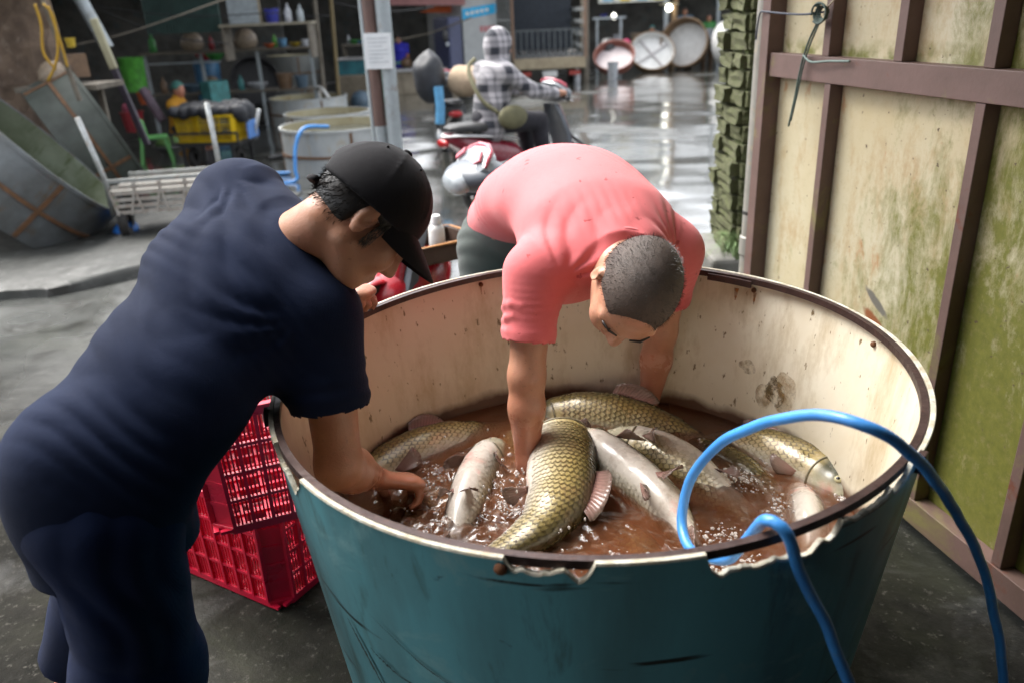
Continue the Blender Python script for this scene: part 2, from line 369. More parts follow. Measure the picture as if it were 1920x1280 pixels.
# rust runs and the burnt stain: thin films on the lining
def film(a0, z0, w, h, mat, name, wig=0.0, seed=0, depth=0.0012):
    mb = MB(); n_ = 12; vs = []
    for j in range(n_ + 1):
        t_ = j / n_; ww = w * (1 - 0.75 * t_) * (1 + 0.35 * nz(t_ * 4, seed, 0, 1.5))
        for s in (-1, -0.4, 0.4, 1):
            a = a0 + (s * ww) / 0.6 + wig * math.sin(t_ * 3 + seed); vs.append(tub_pt(a, z0 - h * t_, -TW - depth * (1.0 if abs(s) < 0.9 else 0.4)))
    mb.add(vs, [(j * 4 + i, j * 4 + i + 1, (j + 1) * 4 + i + 1, (j + 1) * 4 + i) for j in range(n_) for i in range(3)])
    mb.build(name, mat, tub, smooth=True, world=True)
def stain_mat(name, c, c2, alo, ahi, fade):
    m, t, b, o = new_mat(name); v = coords(t)
    a = ramp(t, noise(t, v, 40, 5, 0.7), alo, ahi)
    setp(t, b, Base_Color=mix(t, noise(t, v, 60, 4), c, c2), Roughness=0.7, Alpha=mth(t, 'MULTIPLY', a, fade)); return m
M_RUN = stain_mat('rust_run', (0.42, 0.17, 0.03), (0.3, 0.12, 0.03), 0.25, 0.65, 0.85)
film(1.06, 0.847, 0.0055, 0.10, M_RUN, 'rust_run'); film(0.715, 0.85, 0.005, 0.03, M_RUN, 'rust_run', 0, 3); film(0.80, 0.85, 0.006, 0.03, M_RUN, 'rust_run', 0, 5); film(1.95, 0.845, 0.003, 0.025, M_RUN, 'rust_run', 0, 7)
M_BURN = stain_mat('burn_mark', (0.05, 0.04, 0.02), (0.16, 0.10, 0.03), 0.42, 0.58, 0.9)
M_BURN2 = stain_mat('brown_mark', (0.36, 0.22, 0.09), (0.24, 0.16, 0.07), 0.38, 0.62, 0.6)
def blot(a0, z0, rw, rh, mat, seed, name='stain'):
    mb = MB(); vs = [tub_pt(a0, z0, -TW - 0.002)]; n_ = 28
    for rr, d in ((0.55, 0.0019), (1.0, 0.0012)):
        for k in range(n_):
            q = 2 * math.pi * k / n_; w = rr * (1 + 0.35 * nz(math.cos(q), math.sin(q), seed, 1.3)); vs.append(tub_pt(a0 + rw * w * math.cos(q) / 0.6, z0 + rh * w * math.sin(q), -TW - d))
    mb.add(vs, [(0, 1 + k, 1 + (k + 1) % n_) for k in range(n_)] + [(1 + k, 1 + n_ + k, 1 + n_ + (k + 1) % n_, 1 + (k + 1) % n_) for k in range(n_)])
    mb.build(name, mat, tub, smooth=True, world=True)

blot(0.545, 0.628, .030, .036, M_BURN, 3); blot(0.60, 0.605, .026, .030, M_BURN2, 8); blot(0.70, 0.665, .024, .018, M_BURN2, 12); blot(0.50, 0.635, .045, .045, M_BURN2, 17)
M_SCRATCH = simple('scratch', (0.016, 0.02, 0.02), 0.7); M_GOUGE = simple('gouge', (0.035, 0.045, 0.038), 0.8)
def gash(pts_, w, mat, name='scratch'):
    """a thin dark scrape on the outer wall: (angle, height) points"""
    mb = MB(); vs = []; n_ = 40
    for i in range(n_ + 1):
        x = i / n_ * (len(pts_) - 1); k = min(int(x), len(pts_) - 2); f = x - k; a = pts_[k][0] + (pts_[k + 1][0] - pts_[k][0]) * f; z = pts_[k][1] + (pts_[k + 1][1] - pts_[k][1]) * f + .004 * nz(i * .4, pts_[0][0], 1, 1.0)
        ww = w * math.sin(math.pi * (i + .15) / (n_ + .3)) ** .6 * (.55 + .9 * abs(nz(i * .7, pts_[0][1] * 9, 3, 1.0)))
        for q in (-1, 1): vs.append(tub_pt(a, z + q * ww, .0045 + .004 * 0))
    mb.add(vs, [(2 * i, 2 * i + 1, 2 * i + 3, 2 * i + 2) for i in range(n_)]); mb.build(name, mat, tub, smooth=True, world=True)
gash([(-2.28, .66), (-2.1, .60), (-1.95, .565), (-1.8, .545), (-1.62, .535)], .0022, M_SCRATCH); gash([(-2.42, .60), (-2.36, .54), (-2.30, .47)], .010, M_GOUGE, 'gouge'); gash([(-2.33, .57), (-2.22, .545)], .003, M_SCRATCH); gash([(-1.66, .60), (-1.4, .585), (-1.2, .59)], .0014, M_GOUGE)
# ---- gate of cream sheet on a rusty pink frame, to the right of the tub --------
GO = Vector((1.0, 2.95, 0)); GU = Vector((0.203, -0.979, 0)).normalized(); GN = Vector((GU.y, -GU.x, 0))
if GN.x > 0: GN = -GN
gate = thing('sheet_gate', 'cream sheet metal gate with mossy stains and pinkish brown frame, right of the tub', 'gate', GO, (0, 0, math.atan2(GU.y, GU.x)))
# local axes: x along the gate toward the camera, y: local +y = left normal? fix with sign
GL = Matrix.Rotation(math.atan2(GU.y, GU.x), 3, 'Z'); SY = 1 if (GL @ Vector((0, 1, 0))).dot(GN) > 0 else -1
def gate_panel_mat():
    m, t, b, o = new_mat('mossy_cream_sheet'); v = coords(t); vv = coords(t, 'Object', (1.7, 1, 0.8)); s = nd(t, 'ShaderNodeSeparateXYZ', {'Vector': coords(t)})
    X, Zz = s.outputs[0], s.outputs[2]
    base = mix(t, ramp(t, noise(t, v, 2.2, 6, 0.6), 0.35, 0.7), (0.50, 0.46, 0.33), (0.42, 0.345, 0.20))
    base = mix(t, ramp(t, noise(t, vv, 4.5, 8, 0.75), 0.50, 0.68), base, (0.36, 0.25, 0.12))                # tan water runs
    base = mix(t, ramp(t, noise(t, vv, 9, 4, 0.65, 0.4), 0.64, 0.72), base, (0.40, 0.21, 0.10))
    # moss: heavy toward the near end and low down
    grow = mth(t, 'ADD', ramp(t, X, 0.35, 1.0, 0.0, 0.30), ramp(t, Zz, 1.2, 0.35, -0.07, 0.09))
    n = noise(t, vv, 5.0, 10, 0.80, 0.25)
    moss = ramp(t, mth(t, 'ADD', n, grow), 0.61, 0.80)
    top = mth(t, 'MULTIPLY', ramp(t, Zz, 1.385, 1.345), ramp(t, Zz, 1.325, 1.33))
    moss2 = mth(t, 'MULTIPLY', top, ramp(t, noise(t, v, 14, 5), 0.42, 0.6))
    fine = noise(t, v, 40, 5, 0.7)
    mc = mix(t, fine, (0.21, 0.205, 0.040), (0.07, 0.078, 0.012))
    base = mix(t, moss, base, mc); base = mix(t, moss2, base, mc)
    base = mix(t, ramp(t, noise(t, v, 48, 3, 0.5), 0.68, 0.71), base, (0.10, 0.07, 0.04))
    base = mix(t, mth(t, 'MULTIPLY', ramp(t, noise(t, v, 26, 8, 0.8), 0.52, 0.66), 0.35), base, (0.30, 0.24, 0.14))
    def spot(cx, cz, rx, rz, rot, c, base):
        dx, dz = mth(t, 'SUBTRACT', X, cx), mth(t, 'SUBTRACT', Zz, cz); cr, sr = math.cos(rot), math.sin(rot)
        u_ = mth(t, 'DIVIDE', mth(t, 'ADD', mth(t, 'MULTIPLY', dx, cr), mth(t, 'MULTIPLY', dz, sr)), rx); w_ = mth(t, 'DIVIDE', mth(t, 'SUBTRACT', mth(t, 'MULTIPLY', dz, cr), mth(t, 'MULTIPLY', dx, sr)), rz)
        r2 = mth(t, 'ADD', mth(t, 'ADD', mth(t, 'MULTIPLY', u_, u_), mth(t, 'MULTIPLY', w_, w_)), mth(t, 'MULTIPLY', mth(t, 'SUBTRACT', noise(t, v, 34, 5, 0.7), 0.5), 1.6)); return mix(t, ramp(t, r2, 1.1, 0.5), base, c)
    base = spot(0.66, 0.555, 0.075, 0.022, -0.45, (0.22, 0.075, 0.025), base); base = spot(0.655, 0.62, 0.07, 0.016, -0.5, (0.13, 0.12, 0.10), base)
    setp(t, b, Base_Color=base, Roughness=0.55); bump(t, b, mth(t, 'ADD', noise(t, v, 3, 3), mth(t, 'MULTIPLY', fine, mth(t, 'MULTIPLY', moss, 0.4))), 0.25, 0.01)
    return m
M_PANEL = gate_panel_mat()
def frame_mat():
    m, t, b, o = new_mat('pinkish_iron'); v = coords(t)
    base = mix(t, ramp(t, noise(t, v, 6, 6, 0.65), 0.35, 0.7), (0.150, 0.092, 0.080), (0.105, 0.066, 0.054))
    base = mix(t, ramp(t, noise(t, v, 3.2, 6, 0.7, 0.6), 0.56, 0.68), base, (0.17, 0.15, 0.055))
    base = mix(t, ramp(t, noise(t, v, 9, 6, 0.7, 0.3), 0.60, 0.70), base, (0.14, 0.045, 0.025))
    setp(t, b, Base_Color=base, Roughness=0.55); bump(t, b, noise(t, v, 80, 4), 0.2, 0.003); return m
M_FRAME = frame_mat()
def gbox(name, x0, x1, y0, y1, z0, z1, mat, bev=0.002):
    mb = MB(); mb.box(((x0 + x1) / 2, SY * (y0 + y1) / 2, (z0 + z1) / 2), (x1 - x0, abs(y1 - y0), z1 - z0)); return mb.build(name, mat, gate, bevel=bev)
xs_lo = [-0.04, 0.345, 0.985, 1.30, 1.80]; xs_hi = [-0.04, 0.315, 0.65, 0.985, 1.80]
for i in range(len(xs_lo) - 1): gbox('panel', xs_lo[i] + 0.001, xs_lo[i + 1] - 0.001, -0.004, 0.0 - 0.001 * (i % 2), 0.08, 1.288, M_PANEL, 0)
for i in range(len(xs_hi) - 1): gbox('panel', xs_hi[i] + 0.001, xs_hi[i + 1] - 0.001, -0.004, 0.0 - 0.001 * (i % 2), 1.292, 2.3, M_PANEL, 0)
gbox('post', -0.065, -0.012, 0.0, 0.062, 0.05, 2.32, M_FRAME); gbox('crossbar', -0.011, 1.81, 0.0, 0.050, 1.25, 1.328, M_FRAME)
for x in (0.345, 0.985, 1.31): gbox('stile', x - 0.016, x + 0.016, 0.0, 0.046, 0.13, 1.249, M_FRAME)
for x in (0.315, 0.66, 0.99): gbox('stile', x - 0.018, x + 0.018, 0.0, 0.046, 1.329, 2.25, M_FRAME)
gbox('bottom_rail', -0.011, 1.81, 0.0, 0.050, 0.05, 0.128, M_FRAME)
gbox('top_rail', -0.011, 1.81, 0.0, 0.050, 2.251, 2.32, M_FRAME)
# ================================================================== implicit-surface modeller for bodies and cloth
class Field:
    def __init__(self, lo, hi, h):
        self.h = h; self.lo = np.array(lo, np.float32)
        n = [int(math.ceil((b - a) / h)) + 1 for a, b in zip(lo, hi)]
        self.n = n; self.val = np.full(n, 9.0, np.float32); self.caps = []
        self.ax = [self.lo[i] + np.arange(n[i], dtype=np.float32) * h for i in range(3)]
    def _sub(self, lo, hi):
        s = []
        for i in range(3):
            a = max(0, int((lo[i] - self.lo[i]) / self.h) - 1); b = min(self.n[i], int((hi[i] - self.lo[i]) / self.h) + 3)
            if b <= a: return None, None
            s.append(slice(a, b))
        X, Y, Z = np.meshgrid(self.ax[0][s[0]], self.ax[1][s[1]], self.ax[2][s[2]], indexing='ij', sparse=True)
        return tuple(s), (X, Y, Z)
    def _blend(self, s, d, k, sub=False):
        a = self.val[s]
        if sub:
            d = -d; h = np.maximum(k - np.abs(a - d), 0) / k; self.val[s] = np.maximum(a, d) + h * h * k * 0.25
        else:
            h = np.maximum(k - np.abs(a - d), 0) / k; self.val[s] = np.minimum(a, d) - h * h * k * 0.25
    def cone(self, a, b, ra, rb=None, k=0.02, flat=None, cut=None, cuta=None, cap=1.35):
        """tapered capsule; flat=(axis, factor) thins it along an axis; cut/cuta end it in an open plane at b / a"""
        rb = ra if rb is None else rb; a = np.array(a, np.float32); b = np.array(b, np.float32); r = max(ra, rb) + k + 0.02
        s, G = self._sub(np.minimum(a, b) - r, np.maximum(a, b) + r)
        if s is None: return self
        ab = b - a; L2 = float(ab @ ab) + 1e-12
        q = [G[i] - a[i] for i in range(3)]
        t = np.clip((q[0] * ab[0] + q[1] * ab[1] + q[2] * ab[2]) / L2, 0, 1)
        q = [q[i] - t * ab[i] for i in range(3)]
        if flat is not None:
            n = np.array(Vector(flat[0]).normalized(), np.float32); f = 1.0 / flat[1] - 1.0
            c = (q[0] * n[0] + q[1] * n[1] + q[2] * n[2]) * f
            q = [q[i] + c * n[i] for i in range(3)]
        d = np.sqrt(q[0] ** 2 + q[1] ** 2 + q[2] ** 2) - (ra + (rb - ra) * t * t * (3 - 2 * t))
        u = ab / math.sqrt(L2)
        if cut:
            d = np.maximum(d, (G[0] - b[0]) * u[0] + (G[1] - b[1]) * u[1] + (G[2] - b[2]) * u[2]); self.caps.append((b, u, rb * cap))
        if cuta:
            d = np.maximum(d, -((G[0] - a[0]) * u[0] + (G[1] - a[1]) * u[1] + (G[2] - a[2]) * u[2])); self.caps.append((a, -u, ra * cap))
        self._blend(s, d, k); return self
    def chain(self, pts, rs, k=0.02, flat=None):
        for i in range(len(pts) - 1): self.cone(pts[i], pts[i + 1], rs[i], rs[i + 1], k, flat)
        return self
    def ell(self, c, r, axes=None, k=0.02, sub=False):
        c = np.array(c, np.float32); R = max(r) + k + 0.02
        s, G = self._sub(c - R, c + R)
        if s is None: return self
        A = np.eye(3, dtype=np.float32) if axes is None else np.array([list(v) for v in axes], np.float32)
        q = [G[i] - c[i] for i in range(3)]
        p = [q[0] * A[j][0] + q[1] * A[j][1] + q[2] * A[j][2] for j in range(3)]
        k0 = np.sqrt(sum((p[j] / r[j]) ** 2 for j in range(3))) + 1e-9
        k1 = np.sqrt(sum((p[j] / r[j] ** 2) ** 2 for j in range(3))) + 1e-9
        self._blend(s, k0 * (k0 - 1) / k1, k, sub); return self
    def plane_cut(self, p, n, cap_r=None):
        """remove everything on the +n side"""
        p = np.array(p, np.float32); n = np.array(Vector(n).normalized(), np.float32)
        X, Y, Z = np.meshgrid(*self.ax, indexing='ij', sparse=True)
        self.val = np.maximum(self.val, (X - p[0]) * n[0] + (Y - p[1]) * n[1] + (Z - p[2]) * n[2])
        if cap_r: self.caps.append((p, n, cap_r))
        return self
    def ripple(self, amp, f, band=0.03):
        """displace near the surface by amp * f(X, Y, Z)"""
        idx = np.nonzero(np.abs(self.val) < band)
        self.val[idx] += amp * f(self.ax[0][idx[0]], self.ax[1][idx[1]], self.ax[2][idx[2]]); return self
    def mesh(self, name, mats, smooth=True, relax=1):
        v = self.val; s = v < 0; h = self.h
        c = s[:-1, :-1, :-1].astype(np.int8)
        for dx in (0, 1):
            for dy in (0, 1):
                for dz in (0, 1):
                    if dx + dy + dz: c = c + s[dx:v.shape[0] - 1 + dx, dy:v.shape[1] - 1 + dy, dz:v.shape[2] - 1 + dz]
        I = np.nonzero((c > 0) & (c < 8)); n = len(I[0])
        cv = {}
        for dx in (0, 1):
            for dy in (0, 1):
                for dz in (0, 1): cv[dx, dy, dz] = v[I[0] + dx, I[1] + dy, I[2] + dz]
        acc = np.zeros((n, 3)); cnt = np.zeros(n)
        for a in cv:
            for axis in range(3):
                if a[axis]: continue
                b = tuple(1 if i == axis else a[i] for i in range(3))
                va, vb = cv[a], cv[b]; m = (va < 0) != (vb < 0); t = np.where(m, va / np.where(m, va - vb, 1), 0)
                p = np.array(a, float)[None, :].repeat(n, 0); p[:, axis] += t
                acc[m] += p[m]; cnt[m] += 1
        pos = (np.stack(I, 1) + acc / cnt[:, None]) * h + self.lo[None, :]
        vid = np.full([d - 1 for d in v.shape], -1, np.int32); vid[I] = np.arange(n)
        F = []
        for axis in range(3):
            sl = [slice(None)] * 3; sr = [slice(None)] * 3; sl[axis] = slice(None, -1); sr[axis] = slice(1, None)
            a, b = s[tuple(sl)], s[tuple(sr)]; E = np.nonzero(a != b); sg = a[E]
            o1, o2 = (axis + 1) % 3, (axis + 2) % 3
            e = [np.array(E[i]) for i in range(3)]
            ok = (e[o1] > 0) & (e[o2] > 0) & (e[o1] < vid.shape[o1]) & (e[o2] < vid.shape[o2])
            e = [x[ok] for x in e]; sg = sg[ok]
            def g(d1, d2):
                q = [x.copy() for x in e]; q[o1] -= d1; q[o2] -= d2; return vid[q[0], q[1], q[2]]
            Q = np.stack([g(1, 1), g(0, 1), g(0, 0), g(1, 0)], 1); Q[~sg] = Q[~sg][:, ::-1]; F.append(Q)
        F = np.concatenate(F); F = F[(F >= 0).all(1)]
        for _ in range(relax):                      # one light Laplacian step takes the grid out of the surface
            sm = np.zeros_like(pos); ct = np.zeros(n)
            for i in range(4):
                j = (i + 1) % 4; np.add.at(sm, F[:, i], pos[F[:, j]]); np.add.at(ct, F[:, i], 1)
                np.add.at(sm, F[:, j], pos[F[:, i]]); np.add.at(ct, F[:, j], 1)
            pos = pos * 0.5 + 0.5 * sm / np.maximum(ct, 1)[:, None]
        if self.caps:
            keep = np.ones(len(F), bool); fc = pos[F].mean(1)
            for (p, nn, r) in self.caps:
                q = fc - p[None, :]; dp = q @ nn; keep &= ~((dp > -h * 0.9) & (np.linalg.norm(q - dp[:, None] * nn[None, :], axis=1) < r) & (dp < h * 2))
            F = F[keep]
        used = np.unique(F); re = np.full(n, -1, np.int64); re[used] = np.arange(len(used)); pos = pos[used]; F = re[F]
        me = bpy.data.meshes.new(name); me.vertices.add(len(pos)); me.vertices.foreach_set('co', pos.astype(np.float32).ravel())
        me.loops.add(F.size); me.loops.foreach_set('vertex_index', F.ravel().astype(np.int32)); me.polygons.add(len(F))
        me.polygons.foreach_set('loop_start', (np.arange(len(F)) * 4).astype(np.int32)); me.update(calc_edges=True); me.validate()
        for mt in (mats if isinstance(mats, (list, tuple)) else [mats]): me.materials.append(mt)
        if smooth: me.shade_smooth()
        return me
    def build(self, name, mats, parent, relax=1, solid=0.0, world=True):
        me = self.mesh(name, mats, True, relax); o = bpy.data.objects.new(name, me); link(o, parent)
        if world: o.location = [-c for c in root_of(parent).location] if parent.parent is None else (0, 0, 0)
        if solid:
            sm = o.modifiers.new('solid', 'SOLIDIFY'); sm.thickness = solid; sm.offset = -1
        return o

def V(*a): return Vector(a)
def frame(f, u):
    f = Vector(f).normalized(); u = Vector(u); u = (u - f * u.dot(f)).normalized(); return f, u, f.cross(u)      # face, up, person's right

def add_head(F, c, f, u, s, sc=1.0, look_down=True):
    """skull, jaw, nose, brow, lips, ears; c = centre of the skull"""
    def P(a, b, d): return Vector(c) + (f * a + u * b + s * d) * sc
    ax = (f, u, s)
    F.ell(P(-0.008, 0.03, 0), [r * sc for r in (0.097, 0.087, 0.077)], ax, 0.02)
    F.ell(P(-0.03, 0.0, 0), [r * sc for r in (0.072, 0.075, 0.070)], ax, 0.02)
    F.ell(P(0.035, -0.035, 0), [r * sc for r in (0.058, 0.085, 0.064)], ax, 0.03)
    F.cone(P(0.062, -0.096, 0.012), P(0.062, -0.096, -0.012), 0.023 * sc, None, 0.03)
    for q in (-1, 1):
        F.cone(P(0.0, -0.062, 0.052 * q), P(0.058, -0.095, 0.018 * q), 0.017 * sc, 0.018 * sc, 0.03)
        F.ell(P(0.066, -0.03, 0.042 * q), [r * sc for r in (0.022, 0.024, 0.022)], ax, 0.03)
        F.cone(P(0.086, 0.018, 0.012 * q), P(0.072, 0.016, 0.052 * q), 0.010 * sc, 0.008 * sc, 0.02)
        F.ell(P(0.094, -0.002, 0.031 * q), [r * sc for r in (0.014, 0.011, 0.017)], ax, 0.012, True)
        F.ell(P(0.075, -0.003, 0.031 * q), [r * sc for r in (0.013, 0.012, 0.015)], ax, 0.004)
        # ear: rim, lobe, hollow
        F.ell(P(-0.008, -0.010, 0.082 * q), [r * sc for r in (0.020, 0.035, 0.010)], (f + s * q * 0.45, u, s - f * q * 0.45), 0.008)
        F.ell(P(-0.003, -0.006, 0.093 * q), [r * sc for r in (0.011, 0.021, 0.010)], ax, 0.004, True); F.cone(P(-0.006, 0.008, 0.084 * q), P(-0.010, -0.02, 0.084 * q), 0.003 * sc, None, 0.004)
    F.cone(P(0.089, 0.008, 0), P(0.108, -0.034, 0), 0.009 * sc, 0.012 * sc, 0.015)
    for q in (-1, 1): F.ell(P(0.096, -0.038, 0.011 * q), [r * sc for r in (0.012, 0.009, 0.009)], ax, 0.01)
    F.ell(P(0.090, -0.066, 0), [r * sc for r in (0.012, 0.006, 0.024)], ax, 0.008); F.ell(P(0.088, -0.077, 0), [r * sc for r in (0.012, 0.007, 0.021)], ax, 0.008)

def add_hand(F, wrist, d, pn, thumb_side, curl=(20, 25, 15), spread=0.09, sc=1.0, thumb=(0.6, 20), k=0.010):
    """d = pointing direction, pn = palm normal (the way fingers curl), thumb_side = +1/-1 along d x pn"""
    d = Vector(d).normalized(); pn = Vector(pn); pn = (pn - d * pn.dot(d)).normalized(); side = d.cross(pn).normalized() * thumb_side
    w = Vector(wrist)
    F.cone(w, w + d * 0.075 * sc + side * 0.012, 0.030 * sc, 0.036 * sc, 0.02, (pn, 0.5)); F.cone(w + d * 0.02 * sc - side * 0.012 * sc, w + d * 0.08 * sc - side * 0.02 * sc, 0.026 * sc, 0.024 * sc, 0.02, (pn, 0.55))
    for i, (off, L, r) in enumerate(((0.030, 0.072, 0.0092), (0.010, 0.080, 0.0095), (-0.011, 0.074, 0.009), (-0.030, 0.058, 0.0082))):
        p = w + (d * (0.083 - 0.006 * abs(i - 1)) + side * off) * sc; dd = (d + side * spread * (1.5 - i)).normalized(); nn = pn.copy()
        F.ell(p - nn * 0.002, [0.0125 * sc] * 3, None, 0.012)
        for j, fr in enumerate((0.45, 0.30, 0.25)):
            a = math.radians(curl[j] * (1 + 0.08 * i)); dd, nn = (dd * math.cos(a) + nn * math.sin(a)).normalized(), (nn * math.cos(a) - dd * math.sin(a)).normalized()
            q = p + dd * L * fr * sc; F.cone(p, q, r * sc * (1 - 0.06 * j), r * sc * (0.94 - 0.06 * j), 0.004); p = q
    p = w + (d * 0.018 + side * 0.026) * sc; dd = (d * 0.62 + side * 0.72 + pn * thumb[0]).normalized()
    for j, L in enumerate((0.042, 0.032, 0.026)):
        q = p + dd * L * sc; F.cone(p, q, (0.0135 - 0.0015 * j) * sc, (0.012 - 0.0015 * j) * sc, 0.010); p = q
        dd = (dd + d * 0.35 + pn * math.radians(thumb[1])).normalized()

# ---- skin, cloth, hair materials
def skin_mat(name, a, b2, c):
    m, t, b, o = new_mat(name); v = coords(t)
    base = mix(t, ramp(t, noise(t, v, 9, 5, 0.6), 0.35, 0.68), a, b2)
    base = mix(t, ramp(t, noise(t, v, 34, 5, 0.65), 0.52, 0.75), base, c)
    base = mix(t, ramp(t, noise(t, v, 130, 3, 0.6), 0.62, 0.74), base, tuple(x * 0.62 for x in a))
    damp = ramp(t, nd(t, 'ShaderNodeSeparateXYZ', {'Vector': v}).outputs[2], 0.72, 0.60); base = mix(t, mth(t, 'MULTIPLY', damp, 0.4), base, (0.42, 0.13, 0.085))   # hands reddened by cold water
    setp(t, b, Base_Color=base, Roughness=ramp(t, noise(t, v, 50, 4), 0.3, 0.7, 0.30, 0.50), Subsurface_Weight=0.12, Subsurface_Radius=(0.9, 0.35, 0.2), Subsurface_Scale=0.006)
    t.links.new(mth(t, 'MULTIPLY', ramp(t, noise(t, v, 50, 4), 0.3, 0.7, 0.32, 0.52), mth(t, 'SUBTRACT', 1.0, mth(t, 'MULTIPLY', damp, 0.5))), b.inputs['Roughness'])     # wet forearms shine
    bump(t, b, mth(t, 'ADD', noise(t, v, 260, 3, 0.7), mth(t, 'ADD', noise(t, v, 55, 4, 0.6), mth(t, 'MULTIPLY', noise(t, coords(t, 'Object', (1, 1, 0.35)), 22, 3), 1.5))), 0.25, 0.003); return m
def cloth_mat(name, a, b2, weave=900, sheen=0.3, rough=0.8, big=4, wet=None, spec=0.25):
    m, t, b, o = new_mat(name); v = coords(t)
    base = mix(t, ramp(t, noise(t, v, big, 5, 0.6), 0.35, 0.7), a, b2)
    if wet:                                   # splashes soaked into the cloth
        sp = ramp(t, noise(t, v, 34, 2, 0.5, 0.3), 0.70, 0.73); zl = ramp(t, nd(t, 'ShaderNodeSeparateXYZ', {'Vector': v}).outputs[2], 0.86, 0.80)
        base = mix(t, sp, base, wet); base = mix(t, mth(t, 'MULTIPLY', zl, ramp(t, noise(t, v, 12, 4), 0.45, 0.6)), base, wet)
    setp(t, b, Base_Color=base, Roughness=rough, Sheen_Weight=sheen, Sheen_Roughness=0.5)
    b.inputs['Specular IOR Level'].default_value = spec
    wv = nd(t, 'ShaderNodeTexWave', {'Vector': v, 'Scale': weave / 6, 'Distortion': 1.5, 'Detail': 2}).outputs['Fac']
    bump(t, b, mth(t, 'ADD', noise(t, v, weave, 2), mth(t, 'ADD', mth(t, 'MULTIPLY', wv, 0.3), mth(t, 'ADD', mth(t, 'MULTIPLY', noise(t, v, 26, 4, 0.6, 0.5), 1.3), mth(t, 'MULTIPLY', noise(t, coords(t, 'Object', (1, 1.6, 0.6)), 60, 5, 0.65, 1.2), 0.9)))), 0.26, 0.005); return m
M_SKIN = skin_mat('tanned_skin', (0.40, 0.200, 0.120), (0.34, 0.150, 0.085), (0.43, 0.19, 0.12))
M_SKIN2 = skin_mat('warm_skin', (0.46, 0.240, 0.155), (0.40, 0.185, 0.115), (0.48, 0.21, 0.14))
M_NAVY = cloth_mat('navy_jersey', (0.0060, 0.0125, 0.038), (0.0042, 0.0085, 0.026), sheen=0.03, spec=0.1)
M_TROU = cloth_mat('navy_trousers', (0.006, 0.014, 0.050), (0.004, 0.009, 0.030), sheen=0.03, spec=0.1)
M_PINK = cloth_mat('pink_jersey', (0.74, 0.175, 0.185), (0.68, 0.145, 0.155), sheen=0.15, wet=(0.46, 0.075, 0.08))
M_SHORT = cloth_mat('grey_green_twill', (0.075, 0.09, 0.082), (0.05, 0.062, 0.056), sheen=0.15)
M_CAP = cloth_mat('black_twill', (0.0095, 0.009, 0.0115), (0.007, 0.0065, 0.0085), sheen=0.06, spec=0.15)
M_HAIR = simple('black_hair', (0.010, 0.008, 0.008), 0.4, 0, (0.016, 0.012, 0.010), 80)
def buzz_mat():
    m, t, b, o = new_mat('buzzed_hair'); v = coords(t)
    n = noise(t, v, 420, 3, 0.8); n2 = noise(t, v, 16, 4, 0.6)
    base = mix(t, ramp(t, mth(t, 'ADD', mth(t, 'MULTIPLY', n, 0.6), mth(t, 'MULTIPLY', n2, 0.5)), 0.35, 0.85), (0.022, 0.016, 0.013), (0.105, 0.068, 0.050))
    setp(t, b, Base_Color=base, Roughness=0.62); bump(t, b, n, 0.6, 0.003); return m
M_BUZZ = buzz_mat()
M_WHITE_DROP = simple('white_speck', (0.7, 0.7, 0.68), 0.4)
# ================================================================== PEOPLE
def seg(a, b, t): return Vector(a).lerp(Vector(b), t)
def folds(F, lines, k=0.022):
    for pts, r in lines: F.chain(pts, [r * 0.4] + [r] * (len(pts) - 2) + [r * 0.4], k)

# ---------------------------------------------- the man in pink, bent over the far rim
PK = dict(pel=V(.045, 2.33, .90), wai=V(.10, 2.17, 1.015), mid=V(.155, 2.01, 1.055), upp=V(.215, 1.84, 1.025), nek=V(.245, 1.70, .985),
          rs=V(.055, 1.70, .955), ls=V(.405, 1.865, .945), re=V(.030, 1.64, .735), rw=V(.022, 1.605, .525), le=V(.385, 1.905, .72), lw=V(.362, 1.925, .49))
pman = thing('person', 'man in a pink t-shirt with buzzed hair bending into the tub with both arms', 'person', (PK['pel'].x, PK['pel'].y + 0.03, 0))
lat = (PK['ls'] - PK['rs']).normalized()
pf, pu, ps = frame((-0.3505, -0.4148, -0.8397), (0.1435, -0.9573, 0.2512))
pc = V(.257, 1.545, .962)
def pink_limbs(F):
    F.cone(PK['rs'], PK['re'], .051, .041, .03); F.cone(PK['re'], seg(PK['re'], PK['rw'], .35), .040, .040, .02); F.cone(seg(PK['re'], PK['rw'], .35), PK['rw'], .040, .027, .02)
    F.cone(PK['ls'], PK['le'], .051, .041, .03); F.cone(PK['le'], seg(PK['le'], PK['lw'], .35), .040, .039, .02); F.cone(seg(PK['le'], PK['lw'], .35), PK['lw'], .039, .026, .02)
F = Field((-.20, 1.35, -.01), (.58, 2.58, 1.20), .0050)
ax_t = lambda a, b: ((b - a).normalized())
for a, b, ra, rb in (('pel', 'wai', .145, .140), ('wai', 'mid', .140, .150), ('mid', 'upp', .150, .150), ('upp', 'nek', .13, .075)):
    d = ax_t(PK[a], PK[b]); nn = d.cross(lat).normalized(); F.cone(PK[a], PK[b], ra, rb, .04, (nn, .68))
F.cone(seg(PK['rs'], PK['ls'], .12) + V(0, 0, .005), seg(PK['rs'], PK['ls'], .88) + V(0, 0, .005), .058, .058, .05)
F.cone(PK['nek'], pc - pu * .03, .066, .062, .03)
pink_limbs(F); add_head(F, pc, pf, pu, ps, 1.02)
add_hand(F, PK['rw'], (0.15, 0.05, -1), (1, 0.1, 0.1), 1, (25, 30, 20)); add_hand(F, PK['lw'], (-0.2, -0.25, -1), (-1, -0.3, 0.1), -1, (25, 30, 20))
